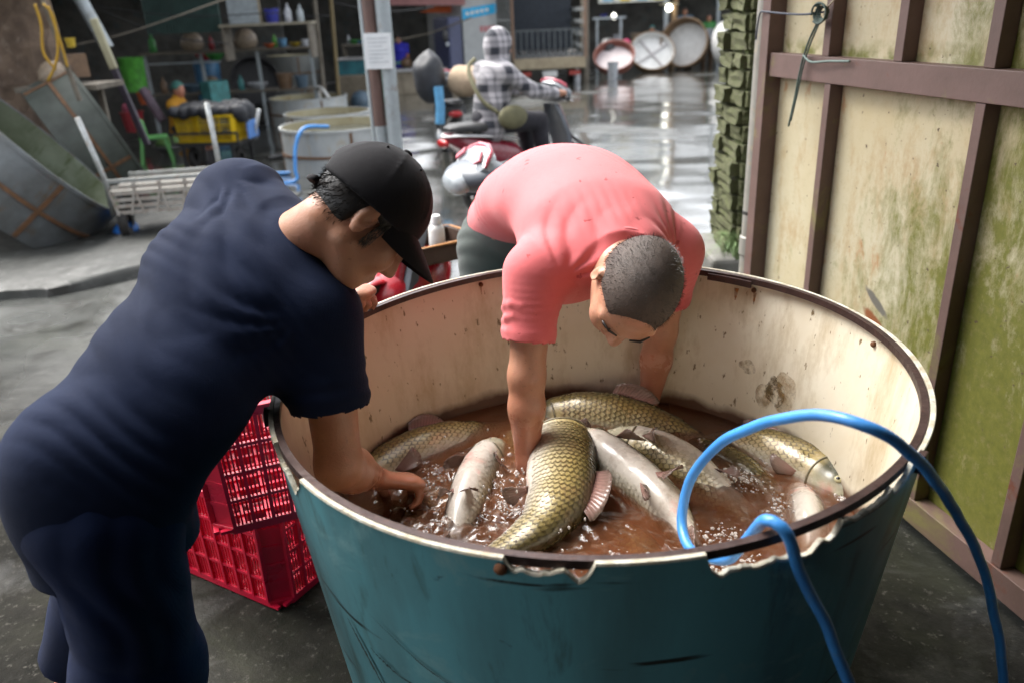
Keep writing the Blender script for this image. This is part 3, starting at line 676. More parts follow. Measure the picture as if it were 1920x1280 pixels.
for sx, hip in ((-1, V(-.04, 2.36, .86)), (1, V(.14, 2.44, .86))):
    kn = hip + V(.0, .035, -.41); an = kn + V(0, .05, -.37); F.cone(hip, kn, .085, .058, .04); F.cone(kn, an, .055, .036, .03); F.cone(an + V(0, .02, -.04), an + V(0.0, -.17, -.055), .034, .026, .03, (V(0, 0, 1), .8))
F.build('body', M_SKIN2, pman)
# shirt
F = Field((-.20, 1.45, .60), (.64, 2.50, 1.24), .0044)
pts = [PK['pel'] + V(.0, .03, .03), PK['wai'] + V(0, 0, .005), PK['mid'] + V(0, 0, .006), PK['upp'] + V(0, 0, .004), seg(PK['upp'], PK['nek'], .75)]
rr = [.168, .166, .172, .166, .112]
for i in range(4):
    d = ax_t(pts[i], pts[i + 1]); nn = d.cross(lat).normalized()
    F.cone(pts[i], pts[i + 1], rr[i], rr[i + 1], .07, (nn, .66), cuta=(i == 0))
F.cone(seg(PK['rs'], PK['ls'], .10) + V(0, .01, .008), seg(PK['rs'], PK['ls'], .90) + V(0, .01, .008), .068, .068, .06)
F.cone(seg(PK['rs'], PK['ls'], .2) + V(-.02, .10, -.03), seg(PK['rs'], PK['ls'], .8) + V(-.02, .10, -.035), .082, .082, .09)
for sh, el in (('rs', 're'), ('ls', 'le')):
    e = seg(PK[sh], PK[el], .66 if sh == 'rs' else .60); F.cone(PK[sh], e, .070, .058, .045, cut=True); F.cone(seg(PK[sh], e, .86), e, .0620, .0600, .003, cut=True)
# collar round the neck
cn = PK['nek'] + V(0.004, -.01, .0); cd_ = (pc - pu * .02 - PK['nek']).normalized()
F.cone(PK['nek'] - cd_ * .04, PK['nek'] + cd_ * .022, .090, .076, .03, cut=True, cap=0)
# folds: fan from the armpits and collar, lines across the back, sleeve rolls
A = PK['rs']; B = PK['ls']
up = V(0, 0, 1)
def back_pt(l, t, dz=0.0):
    """a point on the back: l across (-1 his right .. 1), t from waist (0) to collar (1)"""
    q = [pts[0], pts[1], pts[2], pts[3], pts[4]]; x = t * 4; i = min(int(x), 3); c = q[i].lerp(q[i + 1], x - i); r = rr[i] + (rr[i + 1] - rr[i]) * (x - i)
    nn = (q[i + 1] - q[i]).normalized().cross(lat).normalized(); nn = nn if nn.z > 0 else -nn
    return c + lat * (r * l) + nn * (r * .68 * math.sqrt(max(0, 1 - l * l)) + dz)
ln = []
for j in range(4):
    e = seg(A, PK['re'], .34 + .085 * j); dd = (PK['re'] - A).normalized(); o1 = dd.cross(V(0, 1, 0)).normalized()
    ln.append(([e + (o1 * math.cos(q) + dd.cross(o1) * math.sin(q)) * (.0625 - .002 * j) + dd * .012 * math.sin(2 * q + j) for q in np.linspace(2.0 + j * .3, 5.4 + j * .2, 9)], .0030))
folds(F, ln, .014)
def cloth_noise(sx, sy, sz, sc):
    def f(x, y, z):
        return np.sin(x * sx * sc + 2.1 * np.sin(y * sy * sc * .6 + z * 7)) * np.sin(z * sz * sc + 1.7 * np.sin(x * 9 + y * 5)) + .5 * np.sin(y * sy * sc * 1.7 + 2.0 * np.sin(z * sz * sc))
    return f
def ridge(s): return 1.0 - 2.0 * np.abs(np.sin(s)) ** 1.2
def fan(c, axis, ref, n, r0, r1, amp, a0=-9, a1=9, ph=0.0):
    """folds radiating from a point, inside an angular window"""
    c = np.array(c); ax_ = np.array(Vector(axis).normalized()); e1 = Vector(ref); e1 = np.array((e1 - Vector(axis).normalized() * e1.dot(Vector(axis).normalized())).normalized()); e2 = np.cross(ax_, e1)
    def f(x, y, z):
        q = np.stack([x - c[0], y - c[1], z - c[2]]); u, v = (q * e1[:, None]).sum(0), (q * e2[:, None]).sum(0); r = np.sqrt(u * u + v * v); an = np.arctan2(v, u)
        w = np.clip((r - r0 * .4) / (r0 * .6 + 1e-6), 0, 1) * np.clip((r1 - r) / (r1 * .55), 0, 1); w = w * np.clip((an - a0) / .25, 0, 1) * np.clip((a1 - an) / .25, 0, 1)
        return amp * w * ridge(n * .5 * an + ph + 1.6 * np.sin(r * 21 + an * 2.3))
    return f
def band(p, across, along, lam, wid, leng, amp, ph=0.0):
    """a few parallel folds: spaced lam across, running along, fading with distance from p"""
    p = np.array(p); a_ = np.array(Vector(across).normalized()); l_ = np.array(Vector(along).normalized())
    def f(x, y, z):
        q = np.stack([x - p[0], y - p[1], z - p[2]]); u, v = (q * a_[:, None]).sum(0), (q * l_[:, None]).sum(0); d2 = (q ** 2).sum(0)
        return amp * np.exp(-(u / wid) ** 2 - (v / leng) ** 2 - np.maximum(d2 - u * u - v * v, 0) / .012) * ridge(math.pi * u / lam + ph + .9 * np.sin(v * 23 + u * 9))
    return f
def add_all(fs): return lambda x, y, z: sum(f(x, y, z) for f in fs)
F.ripple(1.0, add_all([fan(A + V(.03, .03, -.06), (.2, -.75, .55), (.9, .3, .2), 15, .05, .21, .0034, -.6, 1.9),
                       fan(B + V(-.04, .0, -.06), (.2, -.75, .55), (-.9, .2, .2), 13, .05, .17, .0036, -1.5, .6),
                       band(back_pt(.62, .60), lat + V(0, .3, .4), V(-.6, -.7, -.3), .020, .045, .07, .0030), band(back_pt(-.35, .93), lat, (pts[4] - pts[3]), .026, .09, .07, .0015), band(back_pt(-.75, .18), V(.1, -.6, .5), lat, .034, .05, .09, .0032), band(back_pt(.0, .10), V(.1, -.6, .5), lat, .05, .07, .14, .0028),
                       band(back_pt(-.2, .45), V(.1, -.6, .5), lat, .03, .06, .10, .0012), band(A + V(0, .0, -.07), PK['re'] - A, lat, .016, .05, .06, .0022), band(B + V(0, .0, -.06), PK['le'] - B, lat, .016, .05, .06, .0022), lambda x, y, z: .0009 * cloth_noise(1, 1, 1, 24)(x, y, z)]), .04)
shirt = F.build('shirt', M_PINK, pman, solid=.0025)
def ring(c, ax_, r, rr_, name, mat, parent, flat=1.0, n=40, k0=0.0, k1=2 * math.pi):
    ax_ = Vector(ax_).normalized(); e1 = ax_.orthogonal().normalized(); e2 = ax_.cross(e1); mb = MB()
    mb.tube([Vector(c) + e1 * r * math.cos(q) + e2 * r * math.sin(q) for q in np.linspace(k0, k1, n, endpoint=False)], rr_, 6, closed=True); return mb.build(name, mat, parent, smooth=True, world=True)
ring(PK['nek'] + cd_ * .016, cd_, .0785, .0055, 'collar_rib', M_PINK, shirt)
# trousers
F = Field((-.22, 2.12, .02), (.36, 2.66, 1.10), .0065)
F.cone(V(.045, 2.36, .90), V(.085, 2.225, .985), .165, .150, .04, (lat.cross(V(.1, -.7, .6)).normalized(), .74), cut=True)
F.ell(V(.05, 2.40, .88), (.165, .125, .14), (lat, V(0, 0, 1).cross(lat), V(0, 0, 1)), .04)
for hip in (V(-.045, 2.37, .84), V(.145, 2.44, .84)):
    kn = hip + V(.0, .035, -.38); an = kn + V(0, .05, -.33); F.cone(hip, kn, .112, .088, .03); F.cone(kn, an, .088, .075, .03, cut=True)
F.ripple(1.0, add_all([band(V(-.14, 2.33, .87), (.3, .3, 1), (0, 1, -.2), .05, .10, .10, .0025), lambda x, y, z: .0016 * cloth_noise(1, 1, 1, 14)(x, y, z)]), .04)
F.build('trousers', M_SHORT, pman, solid=.003)
# buzzed hair: a thin cap over the skull with a squared front hairline
def Pp(a, b, d): return pc + (pf * a + pu * b + ps * d) * 1.02
F = Field(tuple(pc - V(.14, .14, .14)), tuple(pc + V(.14, .14, .14)), .0045)
F.ell(Pp(-0.008, 0.03, 0), [r * 1.02 + .0016 for r in (0.097, 0.087, 0.077)], (pf, pu, ps), .02); F.ell(Pp(-0.03, 0.0, 0), [r * 1.02 + .0016 for r in (0.072, 0.075, 0.070)], (pf, pu, ps), .02)
F.ell(Pp(.112, .022, 0), (.066, .080, .062), (pf, pu, ps), .006, True)
for q in (-1, 1): F.ell(Pp(.062, -.028, .062 * q), (.062, .062, .045), (pf, pu, ps), .006, True); F.ell(Pp(-.005, -.045, .075 * q), (.03, .06, .03), (pf, pu, ps), .006, True)
F.plane_cut(Pp(-.05, -.062, 0), -pu + pf * -.2)
phair = F.build('hair', M_BUZZ, pman)
mb = MB(); rnd = random.Random(8); hv = phair.data.vertices
for i in range(7000):
    v_ = hv[rnd.randrange(len(hv))]; p = v_.co + V(rnd.gauss(0, .002), rnd.gauss(0, .002), rnd.gauss(0, .002)); e_ = p + (v_.normal + pf * .35 + V(rnd.gauss(0, .25), rnd.gauss(0, .25), rnd.gauss(0, .25))).normalized() * rnd.uniform(.002, .004); mb.tube([p - v_.normal * .002, e_], [.0004, .00015], 3, cap=False)
mb.build('stubble', M_HAIR, phair, world=True)
# eyebrows and lash line
for q in (-1, 1):
    mb = MB(); mb.tube([Pp(.102, .018, .014 * q), Pp(.098, .024, .034 * q), Pp(.083, .020, .052 * q)], [.002, .0032, .0016], 6); mb.build('eyebrow', M_HAIR, pman, smooth=True, world=True)
    mb = MB(); mb.tube([Pp(.090, -.006, .020 * q), Pp(.091, -.009, .032 * q), Pp(.082, -.007, .045 * q)], [.001, .0018, .001], 6); mb.build('eyelash', M_HAIR, pman, smooth=True, world=True)

# ---------------------------------------------- the man in navy, leaning in from the left
LN = dict(hip=V(-.715, 1.16, .80), wai=V(-.615, 1.275, .93), che=V(-.50, 1.41, 1.05), sm=V(-.455, 1.475, 1.085), nek=V(-.385, 1.475, 1.115),
          rs=V(-.345, 1.365, .985), ls=V(-.545, 1.60, 1.165), re=V(-.335, 1.30, .725), rw=V(-.305, 1.475, .585), le=V(-.50, 1.80, 1.0), lw=V(-.415, 1.772, .905))
nman = thing('person', 'man in a black cap and navy t-shirt leaning over the tub from the left', 'person', (-.86, 1.25, 0))
nf, nu, ns = frame((0.5371, 0.0034, -0.8435), (0.8143, 0.3121, 0.4894))
nc = V(-0.252, 1.431, 1.166)
cf, cu, cs = frame((0.7647, 0.0037, -0.6443), (0.6163, 0.3471, 0.7069))        # the cap sits tipped back on the bowed head
spine = (LN['sm'] - LN['hip']).normalized(); nlat = (LN['rs'] - LN['ls']).normalized(); nlat = (nlat - spine * nlat.dot(spine)).normalized(); nback = spine.cross(nlat).normalized()
if nback.z < 0: nback = -nback
KN = dict(rh=V(-.675, 1.125, .74), rk=V(-.72, 1.15, .41), ra=V(-.80, 1.04, .07), lh=V(-.745, 1.235, .77), lk=V(-.875, 1.37, .43), la=V(-1.095, 1.485, .085))
F = Field((-1.25, .86, -.01), (-.07, 1.93, 1.36), .0048)
F.cone(LN['hip'], LN['wai'], .120, .118, .04, (nback, .75)); F.cone(LN['wai'], LN['che'], .118, .135, .04, (nback, .70)); F.cone(LN['che'], LN['sm'], .14, .10, .04, (nback, .7))
F.cone(seg(LN['rs'], LN['ls'], .1), seg(LN['rs'], LN['ls'], .9), .06, .06, .05)
F.cone(LN['sm'] + V(.01, 0, .0), nc - nu * .065 - nf * .035, .060, .054, .03)
add_head(F, nc, nf, nu, ns, .97)
F.cone(LN['rs'], LN['re'], .052, .043, .03); F.cone(LN['re'], seg(LN['re'], LN['rw'], .3), .043, .043, .02); F.cone(seg(LN['re'], LN['rw'], .3), LN['rw'], .043, .028, .02)
F.cone(LN['ls'], LN['le'], .052, .042, .03); F.cone(LN['le'], LN['lw'], .040, .028, .02)
add_hand(F, LN['rw'], (.82, .42, -.42), (.1, -.25, -.9), 1, (38, 42, 30), sc=1.05)
add_hand(F, LN['lw'], (.90, -.05, .02), (.05, -.1, -1), 1, (52, 62, 40), sc=.92, thumb=(.5, 40))
for h_, k_, a_ in (('rh', 'rk', 'ra'), ('lh', 'lk', 'la')):
    F.cone(KN[h_], KN[k_], .088, .06, .04); F.cone(KN[k_], KN[a_], .055, .036, .03)
F.cone(KN['la'] + V(-.02, .0, -.05), KN['la'] + V(.15, .05, -.06), .032, .028, .03, (V(0, 0, 1), .75)); F.cone(KN['ra'] + V(-.02, 0, -.035), KN['ra'] + V(.16, .05, -.045), .032, .028, .03, (V(0, 0, 1), .75))
F.build('body', M_SKIN, nman)
# shirt
F = Field((-1.12, .85, .46), (-.18, 1.86, 1.38), .0046)
F.cone(LN['hip'] + V(.0, .02, -.150), LN['hip'] + V(.005, 0.012, .02), .140, .145, .05, (V(.6, -.8, 0), .92), cuta=True); F.cone(LN['hip'] + V(.015, .01, 0) + nlat * .012, LN['wai'] + nlat * .015, .145, .146, .05, (nback, .74)); F.cone(LN['wai'] + nlat * .015, LN['che'] + nlat * .008, .148, .158, .05, (nback, .70)); F.cone(LN['che'] + nlat * .008, LN['sm'] + nback * .002, .158, .124, .05, (nback, .70))
F.cone(seg(LN['rs'], LN['ls'], .06) + nback * .006, seg(LN['rs'], LN['ls'], .94) + nback * .006, .066, .066, .06)
F.cone(LN['ls'], seg(LN['ls'], LN['le'], .8), .066, .058, .06, cut=True); F.cone(LN['ls'] - nlat * -.02, LN['che'] - nlat * .07, .070, .10, .09, (nback, .8))
es = seg(LN['rs'], LN['re'], .60); F.cone(LN['rs'] + V(-.008, .005, .01), es, .077, .066, .045, cut=True); F.cone(seg(LN['rs'], es, .84), es, .0720, .0690, .003, cut=True)
F.cone(seg(LN['rs'], LN['re'], -.05) - nlat * .1 - spine * .08, es - V(.03, -.01, -.07), .075, .045, .07)
cd_ = (nc - nu * .065 - nf * .035 - LN['sm']).normalized()
F.cone(LN['sm'] - cd_ * .03, LN['sm'] + cd_ * .045, .098, .074, .035, cut=True, cap=1.12)
def nb(l, t, dz=-.004):
    c = LN['hip'].lerp(LN['sm'], t); r = .158; return c + nlat * (r * l) + nback * (r * .77 * math.sqrt(max(0, 1 - l * l)) + dz)
sl = (LN['re'] - LN['rs']).normalized()
F.ripple(1.0, add_all([fan(LN['rs'] - nlat * .02 + sl * .05 + nback * .05, nback, -spine, 9, .05, .30, .0030, -1.9, 1.1), fan(LN['ls'] + nlat * .02, nback, nlat, 9, .06, .24, .0036, -1.3, 1.5),
    band(nb(-.45, .60), spine, nlat - spine * .35, .16, .11, .15, .0070, .4), band(nb(.1, .86), spine + nlat * .5, nlat - spine * .4, .085, .14, .17, .0030), band(nb(-.5, 1.02), spine + nlat * .3, nlat, .05, .08, .12, .0042),
    band(es - sl * .04, sl, nback, .03, .05, .08, .0030), band(nb(.75, .70), spine + nlat * .3, nlat - spine * .3, .022, .06, .09, .0024), band(nb(.35, .12), spine, nlat, .034, .07, .12, .0030), band(nb(-.2, .40), spine + nlat * .2, nlat, .05, .10, .14, .0026), band(nb(-.72, .80), spine, nlat, .03, .07, .08, .0026), band(nb(.5, .25), spine, nlat, .09, .12, .14, .0028), lambda x, y, z: .0007 * cloth_noise(1, .8, 1, 15)(x, y, z)]), .04)
nshirt = F.build('shirt', M_NAVY, nman, solid=.0025)
ring(LN['sm'] + cd_ * .043, cd_, .0755, .005, 'collar_rib', M_NAVY, nshirt)
# trousers
F = Field((-1.24, .82, .03), (-.44, 1.66, .95), .0068)
F.cone(LN['hip'] + V(.0, .005, -.02), LN['hip'] + spine * .09, .134, .130, .04, (nback, .86), cut=True); F.ell(LN['hip'] + V(.0, .012, -.03), (.120, .125, .12), None, .05)
F.cone(KN['rh'], KN['rk'] + V(.0, 0, -.02), .106, .104, .05); F.cone(KN['rk'] + V(0, 0, -.02), KN['ra'] + V(0, 0, .06), .112, .098, .05, cut=True)
F.cone(KN['lh'], KN['lk'], .100, .086, .05); F.cone(KN['lk'], KN['la'] + V(.02, -.01, .05), .092, .070, .04, cut=True)
F.ripple(1.0, add_all([band(KN['rh'] + V(.05, -.08, -.12), (.8, .5, .1), (0, 0, 1), .06, .12, .25, .0034), band(KN['rk'] + V(.05, -.06, .0), (0, .2, 1), (.8, .4, .2), .07, .12, .14, .003), band(KN['lh'] + V(-.08, -.04, -.12), (.3, .2, 1), (.8, .4, .1), .05, .10, .12, .005), lambda x, y, z: .0018 * cloth_noise(1, 1, .45, 15)(x, y, z)]), .04)
F.build('trousers', M_TROU, nman, solid=.003)
# baseball cap: crown with an arched back opening and strap, brim, button, eyelets
def Pc(a, b, d): return nc + (cf * a + cu * b + cs * d)
F = Field(tuple(nc - V(.17, .17, .17)), tuple(nc + V(.17, .17, .17)), .0045)
F.ell(Pc(-.006, .034, 0), (.106, .100, .087), (cf, cu, cs), .02); F.ell(Pc(-.02, .012, 0), (.096, .083, .085), (cf, cu, cs), .03)
F.plane_cut(Pc(.0, .010, 0), -cu - cf * .10)
F.ell(Pc(-.118, -.005, 0), (.050, .066, .046), (cf, cu, cs), .004, True)
for q in range(6):
    a = math.pi / 6 + q * math.pi / 3; arc = [Pc((.106) * math.cos(a) * math.sin(w) - .006, .034 + .100 * math.cos(w), .087 * math.sin(a) * math.sin(w)) for w in np.linspace(.08, 1.45, 12)]
    F.chain(arc, [.0016] * 12, .004)
capc = F.build('cap', M_CAP, nman)
mb = MB(); vs = []; n_ = 28
for sgn in (1, -1):
    for i in range(n_ + 1):
        a = -1.25 + 2.5 * i / n_
        for rr_ in (0.0, 0.35, 0.7, 1.0):
            bx = .083 * math.cos(a) ; by = .078 * math.sin(a); ex = .072 * (math.cos(a / 1.25 * math.pi / 2) ** .6 if abs(a) < 1.249 else 0)
            f_ = bx + ex * rr_ + .012; lat_ = by * (1 - .10 * rr_); drop = -.010 - rr_ * (.020 + 2.2 * lat_ ** 2 + .30 * ex) - .008 * rr_ ** 2
            vs.append(Pc(f_, .028 + drop + sgn * .0016, lat_))
m_ = 4; half = (n_ + 1) * m_
fs = []
for b_ in (0, half):
    for i in range(n_):
        for j in range(m_ - 1): fs.append((b_ + i * m_ + j, b_ + i * m_ + j + 1, b_ + (i + 1) * m_ + j + 1, b_ + (i + 1) * m_ + j))
for i in range(n_): fs.append((i * m_ + 3, half + i * m_ + 3, half + (i + 1) * m_ + 3, (i + 1) * m_ + 3))
mb.add(vs, fs); mb.build('brim', M_CAP, capc, smooth=50, world=True)
mb = MB(); mb.ball(Pc(-.006, .136, 0), (.009, .009, .005), rot=Matrix((cf, cs, cu)).transposed()); mb.build('button', M_CAP, capc, smooth=True, world=True)
mb = MB(); mb.tube([Pc(-.108, -.002, .042), Pc(-.118, -.004, .022), Pc(-.121, -.005, 0), Pc(-.118, -.004, -.022), Pc(-.108, -.002, -.042)], [.006] * 5, 6); mb.build('strap', M_CAP, capc, smooth=True, world=True)
# hair below the cap: a close-cropped layer with short strands over it
def Pn(a, b, d): return nc + (nf * a + nu * b + ns * d)
F = Field(tuple(nc - V(.14, .14, .14)), tuple(nc + V(.14, .14, .14)), .004)
F.ell(Pn(-0.008, 0.03, 0), [r + .003 for r in (0.097, 0.087, 0.077)], (nf, nu, ns), .02); F.ell(Pn(-0.03, 0.0, 0), [r + .003 for r in (0.072, 0.075, 0.070)], (nf, nu, ns), .02)
F.ell(Pn(.085, -.02, 0), (.070, .085, .10), (nf, nu, ns), .006, True)
for q in (-1, 1): F.ell(Pn(.006, -.046, .075 * q), (.032, .052, .03), (nf, nu, ns), .006, True)
F.plane_cut(Pn(-.06, -.066, 0), -nu + nf * .35)
hairo = F.build('hair', M_HAIR, nman)
mb = MB(); rnd = random.Random(11)
def strand(p, dv, L, r=.0006):
    q = p + dv * L * .5 + V(rnd.gauss(0, .001), rnd.gauss(0, .001), rnd.gauss(0, .001)); e = p + dv * L + V(rnd.gauss(0, .002), rnd.gauss(0, .002), rnd.gauss(0, .002)); mb.tube([p, q, e], [r, r * .9, r * .2], 3, cap=False)
hv = hairo.data.vertices
for i in range(3200):
    v_ = hv[rnd.randrange(len(hv))]; p = v_.co; n_v = v_.normal
    strand(p, (n_v * .35 - nu * .8 - nf * .15).normalized(), rnd.uniform(.007, .014))
for q in (-1, 1):
    for i in range(260): p = Pn(rnd.uniform(.016, .032), rnd.uniform(-.040, .02), q * .0735); strand(p, (-nu + nf * .1 + ns * q * .15).normalized(), rnd.uniform(.006, .012), .0005)
mb.build('strands', M_HAIR, hairo, world=True)
mb = MB(); mb.tube([Pn(.090, .016, .010), Pn(.088, .022, .032), Pn(.074, .018, .050)], [.002, .0035, .0016], 6); mb.build('eyebrow', M_HAIR, nman, smooth=True, world=True)
for a_, w_ in ((.9, .55), (-.9, .55), (2.2, .6), (-2.2, .6)):
    mb = MB(); mb.ball(Pc(.106 * math.cos(a_) * math.sin(w_) - .006, .034 + .101 * math.cos(w_), .0875 * math.sin(a_) * math.sin(w_)), .0028, 8, 6); mb.build('eyelet', M_CAP, capc, smooth=True, world=True)
# sandals
for k_ in ('la', 'ra'):
    mb = MB(); p = KN[k_]; mb.ball((p.x + .065, p.y + .02, .018), (.135, .055, .014)); mb.tube([p + V(.06, -.04, -.07), p + V(.07, .02, -.018), p + V(.08, .085, -.07)], .012, 8); mb.build('sandal', simple('brown_sandal', (.10, .035, .022), .6), nman, smooth=True, world=True)
mb = MB(); mb.ball(nb(.30, .84, .0), (.004, .004, .006)); mb.build('splash_speck', M_WHITE_DROP, nman, smooth=True, world=True)
# ================================================================== WATER AND FISH
WZ = 0.512
def chop(x, y):
    """how rough the water is: thrashing round the hands, quieter to the right and front"""
    g = lambda cx, cy, r: math.exp(-((x - cx) ** 2 + (y - cy) ** 2) / (r * r))
    return 0.18 + 1.0 * g(-.06, 1.42, .20) + .7 * g(.02, 1.58, .12) + .6 * g(-.2, 1.5, .14) + .45 * g(.08, 1.25, .12) + .35 * g(.2, 1.7, .12) + .3 * g(.42, 1.35, .2)
def water_z(x, y):
    c = chop(x, y); p = Vector((x, y, 0))
    a = .0050 * mnoise.noise(p * 7) + .0100 * c * mnoise.noise(p * 17 + Vector((3, 1, 0))) + .0085 * c * mnoise.noise(p * 41 + Vector((.7 * mnoise.noise(p * 12), 0, 2)))
    return WZ + a + .0022 * c * abs(mnoise.noise(p * 75)) - .001
def water_mat():
    m, t, b, o = new_mat('murky_water'); t.nodes.remove(b); v = coords(t)
    fr = nd(t, 'ShaderNodeFresnel', {'IOR': 1.42}); gl = nd(t, 'ShaderNodeBsdfGlossy', {'Color': (1, 1, 1, 1), 'Roughness': 0.03}); tr = nd(t, 'ShaderNodeBsdfTransparent')
    bm = nd(t, 'ShaderNodeBump', {'Height': noise(t, v, 45, 4, 0.6, 0.5), 'Strength': 0.25, 'Distance': 0.006})
    t.links.new(bm.outputs[0], gl.inputs['Normal']); t.links.new(bm.outputs[0], fr.inputs['Normal'])
    ca = nd(t, 'ShaderNodeAttribute', attribute_name='chop').outputs['Fac']
    fn = mth(t, 'ADD', mth(t, 'MULTIPLY', noise(t, v, 34, 9, 0.75, 1.4), 0.75), mth(t, 'MULTIPLY', ca, 0.15))
    froth = ramp(t, fn, 0.48, 0.66)
    df = nd(t, 'ShaderNodeBsdfDiffuse', {'Color': mix(t, froth, (0.195, 0.078, 0.036), (0.46, 0.34, 0.26))})
    m1 = nd(t, 'ShaderNodeMixShader', {0: ramp(t, froth, 0, 1, 0.20, 0.50), 1: tr.outputs[0], 2: df.outputs[0]})
    ms = nd(t, 'ShaderNodeMixShader', {0: fr.outputs[0], 1: m1.outputs[0], 2: gl.outputs[0]}); t.links.new(ms.outputs[0], o.inputs[0])
    vol = nd(t, 'ShaderNodeVolumePrincipled', {'Color': (0.50, 0.215, 0.105, 1), 'Density': 30.0, 'Anisotropy': 0.25, 'Absorption Color': (0.30, 0.10, 0.04, 1)})
    t.links.new(vol.outputs[0], o.inputs['Volume']); return m
M_WATER = water_mat()
scene.cycles.volume_bounces = 1
mb = MB(); NR, NT = 130, 420; vs = []
for i in range(NR + 1):
    for k in range(NT):
        a = 2 * math.pi * k / NT; e = tub_pt(a, WZ, -TW - .0015); fr_ = (i / NR) ** .8
        x, y = TC.x + (e.x - TC.x) * fr_, TC.y + (e.y - TC.y) * fr_; vs.append((x, y, water_z(x, y)))
fs = [(i * NT + k, i * NT + (k + 1) % NT, (i + 1) * NT + (k + 1) % NT, (i + 1) * NT + k) for i in range(NR) for k in range(NT)]
base0 = len(vs)
for k in range(NT): e = tub_pt(2 * math.pi * k / NT, .05, -TW - .0015); vs.append((e.x, e.y, .05))
fs += [(NR * NT + k, NR * NT + (k + 1) % NT, base0 + (k + 1) % NT, base0 + k) for k in range(NT)] + [tuple(base0 + k for k in range(NT))]
mb.add(vs, fs); wobj = tag(mb.build('water', M_WATER, smooth=True), kind='structure')
_at = wobj.data.attributes.new('chop', 'FLOAT', 'POINT'); _at.data.foreach_set('value', [min(1.0, chop(v_.co.x, v_.co.y)) for v_ in wobj.data.vertices])

# ---- fish
def carp_mats():
    def dvramp(t, dv, stops):
        r = nd(t, 'ShaderNodeValToRGB', {'Fac': dv}); e = r.color_ramp.elements
        e[0].position, e[0].color = stops[0][0], c4(stops[0][1]); e[1].position, e[1].color = stops[-1][0], c4(stops[-1][1])
        for p, c in stops[1:-1]: q = e.new(p); q.color = c4(c)
        return r.outputs[0]
    ST = [(0.0, (.055, .048, .022)), (.16, (.12, .095, .035)), (.36, (.34, .26, .095)), (.55, (.50, .42, .24)), (.68, (.54, .49, .39)), (.80, (.58, .53, .47))]
    out = []
    for scales in (False, True):
        m, t, b, o = new_mat('carp_scales' if scales else 'carp_skin'); v = coords(t)
        uv = nd(t, 'ShaderNodeSeparateXYZ', {'Vector': nd(t, 'ShaderNodeUVMap', uv_map='UVMap').outputs[0]})
        dv = mth(t, 'ADD', uv.outputs[1], mth(t, 'MULTIPLY', mth(t, 'SUBTRACT', noise(t, v, 9, 4), .5), .14))
        base = dvramp(t, dv, ST)
        if scales:
            lc = nd(t, 'ShaderNodeSeparateXYZ', {'Vector': nd(t, 'ShaderNodeUVMap', uv_map='Local').outputs[0]})
            x_, y_ = lc.outputs[0], lc.outputs[1]
            yy = mth(t, 'ABSOLUTE', mth(t, 'SUBTRACT', y_, .5))
            edge = mth(t, 'ADD', mth(t, 'MULTIPLY', x_, .75), mth(t, 'MULTIPLY', yy, .62))
            dark = mth(t, 'MULTIPLY', ramp(t, edge, .60, .74), ramp(t, dv, .70, .50))
            base = mix(t, mth(t, 'MULTIPLY', dark, ramp(t, noise(t, v, 14, 3), .3, .7, .55, 1.0)), base, (.055, .042, .020))
            base = mix(t, mth(t, 'MULTIPLY', ramp(t, x_, .55, .25), .35), base, (.10, .07, .03))
            setp(t, b, Base_Color=base, Roughness=0.27, Metallic=0.12); bump(t, b, noise(t, v, 300, 3), .15, .002)
        else:
            head = ramp(t, uv.outputs[0], .20, .16)
            hc = mix(t, ramp(t, dv, .36, .66), (.050, .050, .030), (.48, .45, .33)); base = mix(t, head, base, hc)
            base = mix(t, mth(t, 'MULTIPLY', ramp(t, noise(t, v, 13, 5, .6), .58, .74), ramp(t, dv, .5, .7)), base, (.62, .30, .26))     # bruised pink on the belly
            setp(t, b, Base_Color=base, Roughness=0.25); bump(t, b, noise(t, v, 120, 4), .1, .002)
        lk = [l for l in t.links if l.to_socket == b.inputs['Base Color']][0].from_socket
        mud = mix(t, mth(t, 'MULTIPLY', ramp(t, noise(t, v, 17, 6, .7, .4), .50, .72), .55), lk, (.20, .115, .06)); t.links.new(mud, b.inputs['Base Color'])
        t.links.new(ramp(t, noise(t, v, 25, 4), .35, .7, .16, .42), b.inputs['Roughness'])
        b.inputs['Specular IOR Level'].default_value = 0.6
        out.append(m)
    m, t, b, o = new_mat('carp_fin'); v = coords(t); uv = nd(t, 'ShaderNodeUVMap', uv_map='UVMap').outputs[0]; s = nd(t, 'ShaderNodeSeparateXYZ', {'Vector': uv})
    base = mix(t, ramp(t, s.outputs[1], .0, .9), (.38, .20, .17), (.22, .15, .125)); ray = mth(t, 'SINE', mth(t, 'MULTIPLY', s.outputs[0], 88.0))
    base = mix(t, mth(t, 'MULTIPLY', ramp(t, ray, .2, .9), .45), base, (.15, .09, .075)); setp(t, b, Base_Color=base, Roughness=.22, Alpha=.86); bump(t, b, ray, .25, .002); out.append(m)
    return out
M_SKINF, M_SCALE, M_FIN = carp_mats()
M_EYEW = simple('eye_gold', (.55, .50, .30), .15); M_GILL = simple('gill_plate', (.20, .18, .12), .3, 0, (.12, .10, .06), 30); M_EYEB = simple('eye_black', (.006, .006, .006), .08)
HP = [(0, .008, 0), (.02, .020, 0), (.06, .034, 0), (.12, .046, 0), (.20, .056, 0), (.30, .061, 0), (.42, .061, 0), (.55, .054, 0), (.68, .042, 0), (.78, .031, 0), (.86, .0245, 0), (.90, .024, 0)]
def lerp_tab(s, tab):
    for i in range(len(tab) - 1):
        if s <= tab[i + 1][0]:
            f = (s - tab[i][0]) / (tab[i + 1][0] - tab[i][0]); f = f * f * (3 - 2 * f); return tab[i][1] + (tab[i + 1][1] - tab[i][1]) * f
    return tab[-1][1]
